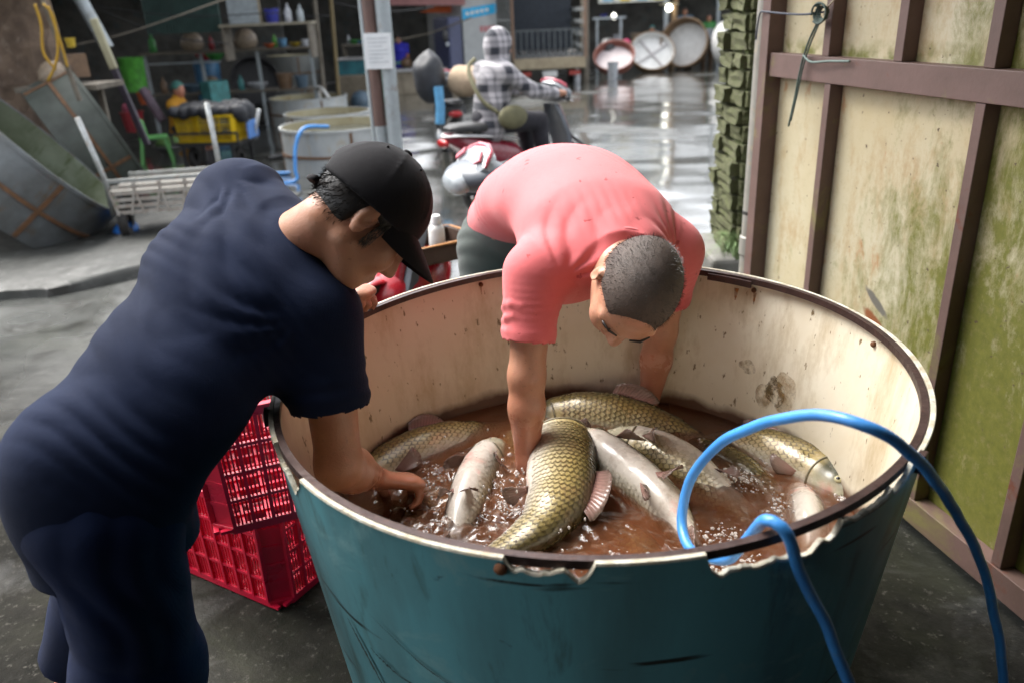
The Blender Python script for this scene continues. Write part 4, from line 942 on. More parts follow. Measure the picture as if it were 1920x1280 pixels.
def catmull(pts, n):
    pts = [Vector(p) for p in pts]; P = [pts[0] * 2 - pts[1]] + pts + [pts[-1] * 2 - pts[-2]]; out = []
    for i in range(1, len(P) - 2):
        for k in range(24):
            t = k / 24; a, b, c, d = P[i - 1], P[i], P[i + 1], P[i + 2]
            out.append(.5 * ((2 * b) + (c - a) * t + (2 * a - 5 * b + 4 * c - d) * t * t + (3 * b - a - 3 * c + d) * t ** 3))
    out.append(pts[-1]); L = [0]
    for i in range(1, len(out)): L.append(L[-1] + (out[i] - out[i - 1]).length)
    res = []; j = 0
    for k in range(n):
        s = L[-1] * k / (n - 1)
        while j < len(L) - 2 and L[j + 1] < s: j += 1
        f = (s - L[j]) / max(1e-9, L[j + 1] - L[j]); res.append(out[j].lerp(out[j + 1], f))
    return res, L[-1]
def set_uv(me, name, data):
    l = me.uv_layers.new(name=name); l.data.foreach_set('uv', np.array(data, np.float32)[[lp.vertex_index for lp in me.loops]].ravel())
def raw_mesh(name, vs, fs, mat, uvs, smooth=True, uv2=None):
    me = bpy.data.meshes.new(name); me.from_pydata([tuple(v) for v in vs], [], fs); me.materials.append(mat); set_uv(me, 'UVMap', uvs)
    if uv2: set_uv(me, 'Local', uv2)
    if smooth: me.shade_smooth()
    me.update(); return me
def make_fish(label, spine, dorsal, gird=1.0, scale_len=.0132, eyes=True, fins=('dorsal', 'pectoral', 'pelvic', 'anal', 'tail'), head_end=0.0, flat=.74):
    """spine: snout to tail tip; dorsal: directions the back faces along it; head_end>0 skips the head"""
    NS, NA_ = 60, 28
    S, L = catmull(spine, 121); D, _ = catmull(dorsal, 121); k = L / .56 * gird
    root = thing('carp', label, 'fish', tuple(S[60]), group='live carp in the tub'); O = S[60]
    def frm(s):
        x = min(max(s, 0), 1) * 120; i = min(int(x), 119); f = x - i; p = S[i].lerp(S[i + 1], f); t = (S[min(i + 2, 120)] - S[max(i - 1, 0)]).normalized()
        d = D[i].lerp(D[i + 1], f); d = (d - t * d.dot(t)).normalized(); return p, t, d, t.cross(d)
    def surf(s, a, off=0.0):
        """a: 0 = back, pi = belly"""
        p, t, d, l = frm(s); h = lerp_tab(s, HP) * k; w = h * flat * (1.0 if s < .6 else 1 - (s - .6) * 1.35)
        ca, sa = math.cos(a), math.sin(a); return p + d * (ca * (h + off) * (1.0 if ca > 0 else .96)) + l * (sa * (w + off))
    vs, uv, fs = [], [], []
    for i in range(NS + 1):
        s = .90 * (i / NS)
        for j in range(NA_): a = 2 * math.pi * j / NA_; vs.append(surf(s, a) - O); uv.append((s, min(a, 2 * math.pi - a) / math.pi))
    fs = [(i * NA_ + j, i * NA_ + (j + 1) % NA_, (i + 1) * NA_ + (j + 1) % NA_, (i + 1) * NA_ + j) for i in range(NS) for j in range(NA_)] + [tuple(range(NA_)), tuple(NS * NA_ + j for j in range(NA_ - 1, -1, -1))]
    body = bpy.data.objects.new('body', raw_mesh('body', vs, fs, M_SKINF, uv)); link(body, root)
    # overlapping scales, joined because there are hundreds of them
    vs, uv, uv2, fs = [], [], [], []; ds = scale_len / L; ni = int((.885 - .215) / ds)
    shp = [(0.0, -.42), (0.0, .42), (.55, .56), (.85, .36), (1.0, 0), (.85, -.36), (.55, -.56), (.55, 0)]
    for i in range(ni):
        s = .215 + ds * i; per = math.pi * lerp_tab(s, HP) * k * .88; nr = max(5, int(per * .70 / (scale_len * .82)))
        for sd in (-1, 1):
            for j in range(nr + 1):
                a = (.05 + .70 * (j + (.5 if i % 2 else 0)) / nr) * math.pi
                if a > .76 * math.pi: continue
                n0 = len(vs); da = .70 * math.pi / nr; jit = random.uniform(-.10, .10)
                for (x, y) in shp:
                    ss = s + ds * (x * 1.9 - .45 + jit * .9); aa = a + da * (y * 1.22 + jit); off = -.0008 + .0023 * x - .0006 * abs(y)
                    vs.append(surf(ss, sd * aa, off) - O); uv.append((ss, a / math.pi)); uv2.append((x, y + .5))
                fs += [(n0 + 0, n0 + 1, n0 + 2, n0 + 7), (n0 + 7, n0 + 2, n0 + 3, n0 + 4), (n0 + 7, n0 + 4, n0 + 5, n0 + 6), (n0 + 0, n0 + 7, n0 + 6)]
    so = bpy.data.objects.new('scales', raw_mesh('scales', vs, fs, M_SCALE, uv, True, uv2)); link(so, root); so['kind'] = 'stuff'
    def fin(name, base, dirs, lens, fold=.002, nn=13):
        """base: polyline, dirs: unit vectors at its ends, lens: ray lengths at start/mid/end"""
        vs, uv, fs = [], [], []; m_ = 5
        for i in range(nn):
            t = i / (nn - 1); q = base(t); d = (dirs[0].lerp(dirs[1], t)).normalized(); ll = lens[0] * (1 - t) ** 2 + 2 * lens[1] * t * (1 - t) + lens[2] * t * t; sdv = dirs[0].cross(dirs[1]); sdv = sdv.normalized() if sdv.length > .05 else dirs[0].orthogonal().normalized()
            for j in range(m_): r = j / (m_ - 1); vs.append(q + d * (ll * r) + sdv * (fold * .5 * (1 if i % 2 else -1) * (.3 + r)) + sdv * (.012 * k * r * r * math.sin(t * 4 + len(name))) - O); uv.append((t, r))
        fs = [(i * m_ + j, i * m_ + j + 1, (i + 1) * m_ + j + 1, (i + 1) * m_ + j) for i in range(nn - 1) for j in range(m_ - 1)]
        fo = bpy.data.objects.new(name, raw_mesh(name, vs, fs, M_FIN, uv)); link(fo, root); sm = fo.modifiers.new('solid', 'SOLIDIFY'); sm.thickness = .0014; sm.offset = 0
    if 'dorsal' in fins:
        p, t, d, l = frm(.5); fin('dorsal_fin', lambda q: surf(.42 + .16 * q, 0, -.003), (d + t * .35, d * .55 + t * .85), (.026 * k, .058 * k, .020 * k))
    if 'anal' in fins:
        p, t, d, l = frm(.74); fin('anal_fin', lambda q: surf(.70 + .08 * q, math.pi, -.003), (-d + t * .45, -d * .45 + t * .9), (.03 * k, .075 * k, .02 * k))
    for sd in (-1, 1):
        p, t, d, l = frm(.26); l = l * sd
        if 'pectoral' in fins: fin('pectoral_fin', lambda q: surf(.235 + .02 * q, sd * (.66 + .07 * q) * math.pi, -.002), (l * .5 + t * .9 + d * .15, l * .55 - d * .5 + t * .7), (.070 * k, .075 * k, .035 * k))
        p, t, d, l = frm(.5); l = l * sd
        if 'pelvic' in fins: fin('pelvic_fin', lambda q: surf(.50 + .025 * q, sd * (.86 + .03 * q) * math.pi, -.002), (l * .5 + t * .8 - d * .25, l * .15 - d * .7 + t * .6), (.06 * k, .07 * k, .03 * k))
    if 'tail' in fins:
        p, t, d, l = frm(.9); pe = frm(.895)[0]; h = lerp_tab(.9, HP) * k
        fin('tail_fin', lambda q: pe + d * h * (.9 - 1.8 * q), (t + d * .62, t - d * .62), (.115 * k, .035 * k, .115 * k), .0018, 21)
    if eyes:
        for sd in (-1, 1):
            c = surf(.092, sd * .43 * math.pi, -.0010); p, t, d, l = frm(.092); nrm = (l * sd * .95 + d * .25 - t * .2).normalized(); rot = nrm.to_track_quat('Z', 'Y').to_matrix()
            mb = MB(); mb.ball(c - O, (.0092 * k, .0092 * k, .0046 * k), 16, 8, rot=rot); e = mb.build('eye', M_EYEW, root, smooth=True)
            mb = MB(); mb.ball(c - O + nrm * .0024 * k, (.0052 * k, .0052 * k, .0030 * k), 14, 8, rot=rot); mb.build('pupil', M_EYEB, e, smooth=True)
            mb = MB(); mb.tube([surf(.185 + .012 * math.sin(q * math.pi), sd * (.22 + .62 * q) * math.pi, .0004) - O for q in np.linspace(0, 1, 14)], [.0008] + [.0026 * k] * 12 + [.0008], 6); mb.build('gill_cover', M_GILL, root, smooth=True)
            mb = MB(); mb.tube([surf(.004 + .045 * q, sd * (.93 - .32 * q) * math.pi, .0006) - O for q in np.linspace(0, 1, 6)], [.0012, .0022 * k, .0022 * k, .0018 * k, .0014, .0006], 6); mb.build('lip', M_GILL, root, smooth=True)
    return root
Zf = lambda pts, dz: [Vector((x, y, WZ + z + dz - .017)) for (x, y, z) in pts]
make_fish('big golden carp gripped by the man in pink, bent in the middle of the tub', Zf([(.118, 1.83, -.035), (.112, 1.70, .035), (.098, 1.56, .045), (.082, 1.445, .035), (.040, 1.365, .025), (-.030, 1.315, .012), (-.112, 1.262, -.004), (-.17, 1.23, -.02)], 0), [(1, .15, -.25), (1, .1, -.2), (1, 0, -.05), (.75, -.5, .25), (.45, -.75, .4)], gird=.98, fins=('dorsal', 'pelvic', 'anal', 'tail'), eyes=True)
make_fish('golden carp lying straight along the back wall of the tub, back fin up', Zf([(.0, 1.885, -.04), (.08, 1.885, -.012), (.17, 1.872, .006), (.285, 1.838, .008), (.39, 1.785, -.004), (.47, 1.725, -.02), (.55, 1.68, -.035)], 0), [(0, .55, .85), (.1, .6, .8), (.25, .6, .75)], gird=1.0)
make_fish('white belly-up carp beside the big golden one', Zf([(.13, 1.80, -.02), (.195, 1.69, .008), (.262, 1.555, .012), (.315, 1.445, .004), (.355, 1.33, -.03), (.37, 1.25, -.06), (.37, 1.16, -.085)], 0), [(.35, .3, -1), (.3, .2, -1), (.4, .2, -1)], gird=.92)
make_fish('pale carp on its side sinking into brown water inside the hose loop', Zf([(.21, 1.80, -.025), (.30, 1.70, .002), (.375, 1.61, .002), (.445, 1.51, -.028), (.50, 1.42, -.05), (.53, 1.34, -.07), (.55, 1.26, -.09)], 0), [(-.35, -.55, -.75), (-.4, -.5, -.7), (-.5, -.3, -.6)], gird=.9)
make_fish('carp with its dark head and eye out of the water by the right wall', Zf([(.722, 1.432, .006), (.700, 1.487, .012), (.650, 1.575, .012), (.585, 1.668, .004), (.525, 1.725, -.018), (.44, 1.77, -.05), (.36, 1.80, -.08)], 0), [(.62, .55, .62), (.55, .58, .65), (.4, .62, .65)], gird=1.0)
make_fish('white belly of a sunken carp by the near right rim', Zf([(.66, 1.60, -.09), (.635, 1.50, -.045), (.610, 1.40, -.020), (.585, 1.31, -.035), (.54, 1.22, -.09)], 0), [(.3, .1, -1), (.3, .1, -1), (.3, .1, -1)], gird=1.25, eyes=False, fins=('tail',))
make_fish('golden carp half under by the left wall near the navy sleeve', Zf([(-.395, 1.53, -.035), (-.345, 1.62, -.008), (-.27, 1.70, .004), (-.18, 1.772, .004), (-.095, 1.84, -.016), (-.01, 1.90, -.04), (.05, 1.93, -.06)], 0), [(-.6, .6, .5), (-.55, .65, .5), (-.45, .75, .5)], gird=.92)
make_fish('pinkish white carp belly up in the churned water left of the big golden one', Zf([(-.03, 1.79, -.03), (-.065, 1.70, -.006), (-.092, 1.60, .002), (-.115, 1.49, .0), (-.135, 1.38, -.022), (-.15, 1.28, -.05), (-.16, 1.2, -.08)], 0), [(.25, .1, -1), (.2, .1, -1), (.2, .1, -1)], gird=.92)
make_fish('sunken carp under the navy man\'s hand', Zf([(-.15, 1.62, -.045), (-.20, 1.53, -.035), (-.24, 1.44, -.035), (-.29, 1.37, -.045), (-.33, 1.30, -.07)], 0), [(-.4, .5, .6), (-.4, .5, .6), (-.4, .5, .6)], gird=1.1, eyes=False, fins=('dorsal', 'tail'))
make_fish('sunken carp showing as an orange shape between the white carp and the near rim', Zf([(.16, 1.50, -.05), (.215, 1.40, -.028), (.255, 1.30, -.024), (.275, 1.20, -.034), (.27, 1.10, -.06), (.25, 1.02, -.09)], -.032), [(.4, .2, .8), (.4, .2, .8), (.4, .1, .8)], gird=1.05, eyes=False, fins=('dorsal', 'tail'))
make_fish('half-sunken carp crossing below the one with its head out', Zf([(.40, 1.80, -.05), (.47, 1.71, -.020), (.535, 1.60, -.014), (.57, 1.50, -.026), (.585, 1.40, -.055), (.58, 1.30, -.09)], -.014), [(-.5, -.3, .75), (-.5, -.3, .75), (-.5, -.2, .75)], gird=1.0, eyes=False, fins=('tail',))
make_fish('sunken pale carp under the arms of the man in pink', Zf([(-.06, 1.88, -.06), (.0, 1.80, -.028), (.04, 1.70, -.020), (.06, 1.60, -.03), (.05, 1.50, -.06), (.03, 1.42, -.09)], 0), [(-.8, .2, -.3), (-.8, .2, -.3), (-.8, .2, -.3)], gird=.95, eyes=False, fins=('pelvic', 'tail'))
# ---- foam: bubbles floating in clumps, too many to count
m, t, b, o = new_mat('bubble_film'); setp(t, b, Base_Color=(.80, .74, .70), Roughness=.10, Alpha=.42); b.inputs['Specular IOR Level'].default_value = .8; M_BUB = m
mb = MB(); rnd = random.Random(5)
def bub(x, y, r):
    if ((x - TC.x) ** 2 + (y - TC.y) ** 2) > .33: return
    mb.ball((x, y, water_z(x, y) + r * .1), (r, r, r * .75), 8, 5)
clumps = [(.50, 1.53, .045, 70), (.455, 1.55, .03, 50), (.70, 1.42, .025, 55), (.62, 1.44, .03, 40), (.37, 1.20, .06, 70), (.44, 1.22, .045, 50), (.31, 1.00, .05, 90), (.36, 1.02, .05, 80), (.40, 1.32, .05, 40), (.60, 1.60, .03, 30), (.47, 1.69, .02, 25), (.55, 1.42, .06, 30), (.14, 1.18, .12, 14), (.22, 1.25, .1, 12), (-.10, 1.30, .06, 60), (-.16, 1.42, .06, 40), (-.02, 1.45, .05, 40), (.02, 1.53, .03, 30), (-.2, 1.6, .05, 24), (.25, 1.88, .08, 20), (.1, 1.75, .03, 20), (.33, 1.13, .08, 40), (.02, .96, .05, 25), (.10, .95, .05, 25)]
for (cx, cy, sp, n_) in clumps:
    ang = rnd.uniform(0, 3.1); el = rnd.uniform(.35, .8)
    for i in range(int(n_ * 2.2)):
        u1, v1 = rnd.gauss(0, sp * .55), rnd.gauss(0, sp * .55 * el); bub(cx + u1 * math.cos(ang) - v1 * math.sin(ang), cy + u1 * math.sin(ang) + v1 * math.cos(ang), rnd.choice((.0014, .0016, .0018, .0020, .0024, .0030, .0046)))
tag(mb.build('foam', M_BUB, smooth=True), 'pale foam bubbles floating on the brown water', 'foam', kind='stuff')

mb = MB(); rnd = random.Random(9)
for i in range(150):
    cx, cy, sp = rnd.choice(((-.06, 1.42, .12), (.02, 1.55, .08), (-.2, 1.5, .08), (.06, 1.28, .08))); x, y = rnd.gauss(cx, sp), rnd.gauss(cy, sp); r = rnd.uniform(.0012, .0034); mb.ball((x, y, WZ + abs(rnd.gauss(.012, .022))), (r, r, r * rnd.uniform(1, 1.8)), 7, 5)
m, t, b, o = new_mat('water_drop'); setp(t, b, Base_Color=(.75, .72, .70), Roughness=.04, Alpha=.6); M_DROP = m
tag(mb.build('splash_drops', M_DROP, smooth=True), 'drops thrown up round the thrashing fish and hands', 'splash', kind='stuff')
# ---- blue hose looped over the rim
M_HOSE = simple('blue_hose', (.050, .25, .62), .36, 0, (.04, .19, .50), 9, bmp=.15, bscale=120, c3=(.10, .26, .50))
hp = [(.62, .80, .012), (.585, .80, .16), (.535, .815, .34), (.478, .835, .54), (.415, .835, .70), (.366, .835, .805), (.338, .832, .872), (.325, .838, .888), (.312, .856, .880), (.310, .90, .815), (.298, .962, .738), (.272, 1.035, .70), (.266, 1.095, .715), (.285, 1.118, .785), (.335, 1.07, .885), (.395, .965, .972), (.446, .894, .992), (.528, .912, .930), (.655, 1.00, .78), (.785, 1.08, .58), (.868, 1.095, .35), (.91, 1.10, .12), (.95, 1.12, .015), (1.05, 1.3, .012)]
sp_, _ = catmull(hp, 240); mb = MB(); mb.tube([p + V(nz(p.x * 14, p.y * 14, p.z * 14, 1), nz(p.y * 14, p.z * 14, 3, 1), nz(p.z * 14, p.x * 14, 7, 1)) * .004 for p in sp_], [.0083 * (1 + .06 * nz(i * .21, 3, 1, 1.0)) for i in range(240)], 12)
tag(mb.build('hose', M_HOSE, smooth=True), 'blue rubber hose looping over the near right rim of the tub', 'hose')

# ---- two red plastic crates stacked left of the tub
M_RED = simple('red_plastic', (.60, .010, .045), .33, 0, (.50, .008, .034), 7, bmp=.08, bscale=40, coat=.1)
def make_crate(label, loc, rot, mat, sx=.50, sy=.34, sz=.31, group='red plastic crates', name='plastic_crate', rows=4, cols=7):
    r = thing(name, label, 'crate', loc, rot, group); ch = .045; tp = .94
    def corner(z, e=0.0):
        k = tp + (1 - tp) * z / sz; x, y = sx / 2 * k + e, sy / 2 * k + e; return [(x - ch, -y), (x, -y + ch), (x, y - ch), (x - ch, y), (-x + ch, y), (-x, y - ch), (-x, -y + ch), (-x + ch, -y)]
    # rims
    for nm, z0, z1, e in (('rim', sz - .022, sz, .010), ('bottom_rim', 0, .020, .006)):
        mb = MB(); a, b_ = corner(z0, e), corner(z1, e); ai, bi = corner(z0, -.010), corner(z1, -.010); n = 8
        vs = [(x, y, z0) for x, y in a] + [(x, y, z1) for x, y in b_] + [(x, y, z0) for x, y in ai] + [(x, y, z1) for x, y in bi]
        fs = []
        for i in range(n):
            j = (i + 1) % n; fs += [(i, j, n + j, n + i), (2 * n + i, 3 * n + i, 3 * n + j, 2 * n + j), (n + i, n + j, 3 * n + j, 3 * n + i), (i, 2 * n + i, 2 * n + j, j)]
        mb.add(vs, fs); mb.build(nm, mat, r, bevel=.002)
    # walls: horizontal and vertical ribs with fine slots between
    def lat(p0, p1, q0, q1, nm, cols, solid=False):
        """quad wall between bottom edge p0-p1 and top edge q0-q1"""
        mb = MB(); p0, p1, q0, q1 = [Vector(v) for v in (p0, p1, q0, q1)]
        pt = lambda u, v: p0.lerp(p1, u).lerp(q0.lerp(q1, u), v)
        nn = (p1 - p0).cross(q0 - p0).normalized()
        if solid:
            mb.add([pt(0, 0), pt(1, 0), pt(1, 1), pt(0, 1)] + [v - nn * .004 for v in (pt(0, 0), pt(1, 0), pt(1, 1), pt(0, 1))], [(0, 1, 2, 3), (7, 6, 5, 4), (0, 4, 5, 1), (1, 5, 6, 2), (2, 6, 7, 3), (3, 7, 4, 0)])
            for i in range(1, rows + 1): mb.bar(pt(0, i / (rows + 1)), pt(1, i / (rows + 1)), .010, .005, nn)
        else:
            for i in range(cols + 1): mb.bar(pt(i / cols, 0) + nn * .003, pt(i / cols, 1) + nn * .003, .009, .012, nn)
            for i in range(rows + 1): mb.bar(pt(0, i / rows) + nn * .002, pt(1, i / rows) + nn * .002, .008, .010, nn)
            sl = 5
            for i in range(cols):
                for s_ in range(1, sl): u = (i + s_ / sl) / cols; mb.bar(pt(u, 0), pt(u, 1), .0045, .004, nn)
        mb.build(nm, mat, r)
    B, T_ = corner(.02), corner(sz - .022)
    v3 = lambda p, z: (p[0], p[1], z)
    for i, nm, c_, so_ in ((7, 'long_wall', cols, False), (1, 'short_wall', 5, False), (3, 'long_wall', cols, False), (5, 'short_wall', 5, False), (0, 'corner', 1, True), (2, 'corner', 1, True), (4, 'corner', 1, True), (6, 'corner', 1, True)):
        j = (i + 1) % 8; lat(v3(B[i], .02), v3(B[j], .02), v3(T_[i], sz - .022), v3(T_[j], sz - .022), nm, c_, so_)
    mb = MB(); k = tp
    for i in range(9): x = -sx / 2 * k + sx * k * i / 8; mb.bar((x, -sy / 2 * k + .01, .012), (x, sy / 2 * k - .01, .012), .012, .008)
    for i in range(6): y = -sy / 2 * k + sy * k * i / 5; mb.bar((-sx / 2 * k + .01, y, .006), (sx / 2 * k - .01, y, .006), .012, .008)
    mb.build('base', mat, r)
    return r
a1 = math.atan2(.23, -.39); cA = V(-.655, 1.735, 0)
dx_, dy_ = V(-.861, .508, 0), V(.508, .861, 0)
make_crate('lower red plastic crate standing on the wet floor', cA + dx_ * .25 + dy_ * .17 + V(0, 0, .004), (0, 0, math.atan2(dx_.y, dx_.x)), M_RED, sz=.34)
make_crate('upper red plastic crate set askew on the lower one', cA + V(-.02, .165, .345), (.0, .0, math.atan2(dx_.y, dx_.x) + math.radians(-38)), M_RED, sz=.34)
# ================================================================== RIGHT SIDE: pipe, brick pillar, grass, twine
M_PVC = simple('grey_pvc', (.27, .26, .23), .5, 0, (.20, .19, .165), 6, c3=(.33, .27, .17), bmp=.1)
pipe = thing('drain_pipe', 'grey plastic drain pipe standing between the brick pillar and the gate', 'pipe', (1.055, 3.33, fall(3.33)))
mb = MB(); mb.lathe([(.046, 0), (.046, 2.6), (.042, 2.6), (.042, 0)], 24, closed=True); mb.build('tube', M_PVC, pipe, smooth=40)
mb = MB(); mb.lathe([(.046, .52), (.052, .525), (.052, .60), (.046, .605)], 24); mb.build('collar', M_PVC, pipe, smooth=40)
mb = MB(); mb.lathe([(.047, .70), (.0485, .703), (.0485, .712), (.047, .715)], 24); mb.build('seam', simple('dark_tar', (.02, .018, .015), .6), pipe)
def brick_mat(name, c, moss):
    m, t, b, o = new_mat(name); v = coords(t, 'Object'); tc = nd(t, 'ShaderNodeObjectInfo')
    sh = nd(t, 'ShaderNodeVectorMath', {0: v, 1: tc.outputs['Location']}, operation='ADD').outputs[0]
    base = mix(t, ramp(t, noise(t, sh, 9, 6, .7), .35, .68), c, tuple(x * .5 for x in c))
    base = mix(t, ramp(t, noise(t, sh, 14, 7, .75, .5), .5 - moss * .12, .62), base, (.075, .10, .016))
    base = mix(t, ramp(t, noise(t, sh, 60, 4), .55, .72), base, (.12, .135, .035))
    setp(t, b, Base_Color=base, Roughness=.85); bump(t, b, noise(t, sh, 40, 6, .7), .7, .012); return m
M_BRICK = brick_mat('mossy_brick', (.085, .070, .046), .8); M_MORTAR = brick_mat('mossy_mortar', (.05, .046, .032), .9)
pil = thing('brick_pillar', 'mossy green brick pillar behind the grey drain pipe', 'pillar', (1.26, 3.86, 0))
PZ0 = .30
mb = MB(); mb.box((0, 0, PZ0 / 2 + fall(3.9) / 2 + 1.15), (.34, .34, 2.5 - PZ0 + .1)); core = mb.build('mortar_core', M_MORTAR, pil)
bmes = []
for vi in range(6):
    bm_ = bmesh.new(); bmesh.ops.create_cube(bm_, size=1); bmesh.ops.subdivide_edges(bm_, edges=bm_.edges[:], cuts=2, use_grid_fill=True)
    for v_ in bm_.verts:
        q = Vector((v_.co.x * 2.6 + vi * 5.3, v_.co.y * 2.6, v_.co.z * 2.6)); v_.co += Vector((mnoise.noise(q) * .05, mnoise.noise(q + V(7, 1, 2)) * .22, mnoise.noise(q + V(2, 9, 4)) * .16))
    bme = bpy.data.meshes.new('brick'); bm_.to_mesh(bme); bm_.free(); bme.materials.append(M_BRICK); bmes.append(bme)
rnd = random.Random(21); row = 0; z = PZ0
while z < 1.75:
    h = .066 + rnd.uniform(-.008, .010)
    for side in range(4):
        lens = (.20, .16) if (row + side) % 2 else (.11, .25)
        x = -.18
        for L in lens:
            o = bpy.data.objects.new('brick', rnd.choice(bmes)); link(o, pil); a = side * math.pi / 2; rx = x + L / 2; out = .165 + rnd.uniform(-.018, .022)
            o.location = Matrix.Rotation(a, 3, 'Z') @ Vector((rx, -out, z + h / 2)); o.rotation_euler = (rnd.uniform(-.04, .04), rnd.uniform(-.05, .05), a + rnd.uniform(-.07, .07)); o.scale = (L - rnd.uniform(.002, .014), .085, h - rnd.uniform(.0, .010)); x += L
    z += h + .010; row += 1
M_CONC = simple('old_concrete', (.17, .165, .15), .75, 0, (.10, .10, .085), 5, bmp=.6, bscale=20, c3=(.10, .12, .045))
mb = MB(); mb.box((-.05, -.05, .10), (.52, .50, .58)); mb.build('plinth', M_CONC, pil, bevel=.02)
M_GRASS = simple('grass_blade', (.16, .24, .10), .6, 0, (.10, .17, .05), 30)
gt = thing('grass_tuft', 'tuft of long pale green grass at the foot of the brick pillar', 'grass', (1.14, 3.62, .385)); mb = MB(); rnd = random.Random(4)
for i in range(220):
    a = rnd.uniform(0, 6.28); r = rnd.uniform(0, .07); b0 = Vector((math.cos(a) * r * 1.6 - .03, math.sin(a) * r, 0)); L = rnd.uniform(.07, .20); ln_ = Vector((math.cos(a) * rnd.uniform(.2, .9) - .25, math.sin(a) * rnd.uniform(.2, .8) - .3, 0)); w = Vector((-math.sin(a), math.cos(a), 0)) * .0022
    P = [b0, b0 + ln_ * L * .25 + V(0, 0, L * .5), b0 + ln_ * L * .65 + V(0, 0, L * .62), b0 + ln_ * L + V(0, 0, L * .38)]
    vs = []
    for j, p in enumerate(P): vs += [p - w * (1 - j / 3.3), p + w * (1 - j / 3.3)]
    mb.add(vs, [(0, 1, 3, 2), (2, 3, 5, 4), (4, 5, 7, 6)])
o = mb.build('blades', M_GRASS, gt, smooth=True); o['kind'] = 'stuff'
# twine tied round the gate post and first stile
M_TWINE = simple('green_twine', (.035, .055, .045), .7, 0, (.09, .13, .11), 60); M_CORD = simple('blue_grey_cord', (.05, .06, .085), .6)
def gp(u, n, z): return GO + GU * u + GN * n + V(0, 0, z)
tw = thing('tied_twine', 'knotted dark green twine hanging from the gate stile', 'twine', gp(.31, .05, 1.40))
def wtube(pts, r, name, mat, n=7): mb = MB(); mb.tube(catmull(pts, 40)[0], r, n); return mb.build(name, mat, tw, smooth=True, world=True)
wtube([gp(-.03, .068, 1.462), gp(.08, .062, 1.455), gp(.20, .06, 1.452), gp(.30, .056, 1.458)], .0035, 'cord', M_CORD)
wtube([gp(-.10, .06, 1.37), gp(-.085, .066, 1.42), gp(-.065, .07, 1.46), gp(-.03, .068, 1.462)], .003, 'cord', M_CORD)
for i in range(5):
    r_ = .018 + .003 * i; wtube([gp(.31 + r_ * math.cos(a) * 1.3, .060 + .005 * i, 1.455 + r_ * math.sin(a)) for a in np.linspace(i, i + 5.6, 9)], .0032, 'knot', M_TWINE)
wtube([gp(.29, .062, 1.44), gp(.25, .064, 1.38), gp(.225, .066, 1.32), gp(.215, .068, 1.27), gp(.20, .068, 1.19), gp(.175, .066, 1.10)], .0035, 'strand', M_TWINE)
wtube([gp(.30, .062, 1.44), gp(.262, .066, 1.37), gp(.235, .068, 1.30), gp(.222, .07, 1.23), gp(.19, .068, 1.12)], .0028, 'strand', M_TWINE)
wtube([gp(.225, .066, 1.33), gp(.28, .07, 1.312), gp(.37, .066, 1.318), gp(.47, .062, 1.322)], .0036, 'strand', simple('pale_twine', (.16, .22, .20), .6))
wtube([gp(.31, .06, 1.45), gp(.345, .07, 1.475), gp(.385, .07, 1.50)], .003, 'strand', simple('straw', (.35, .30, .22), .7))
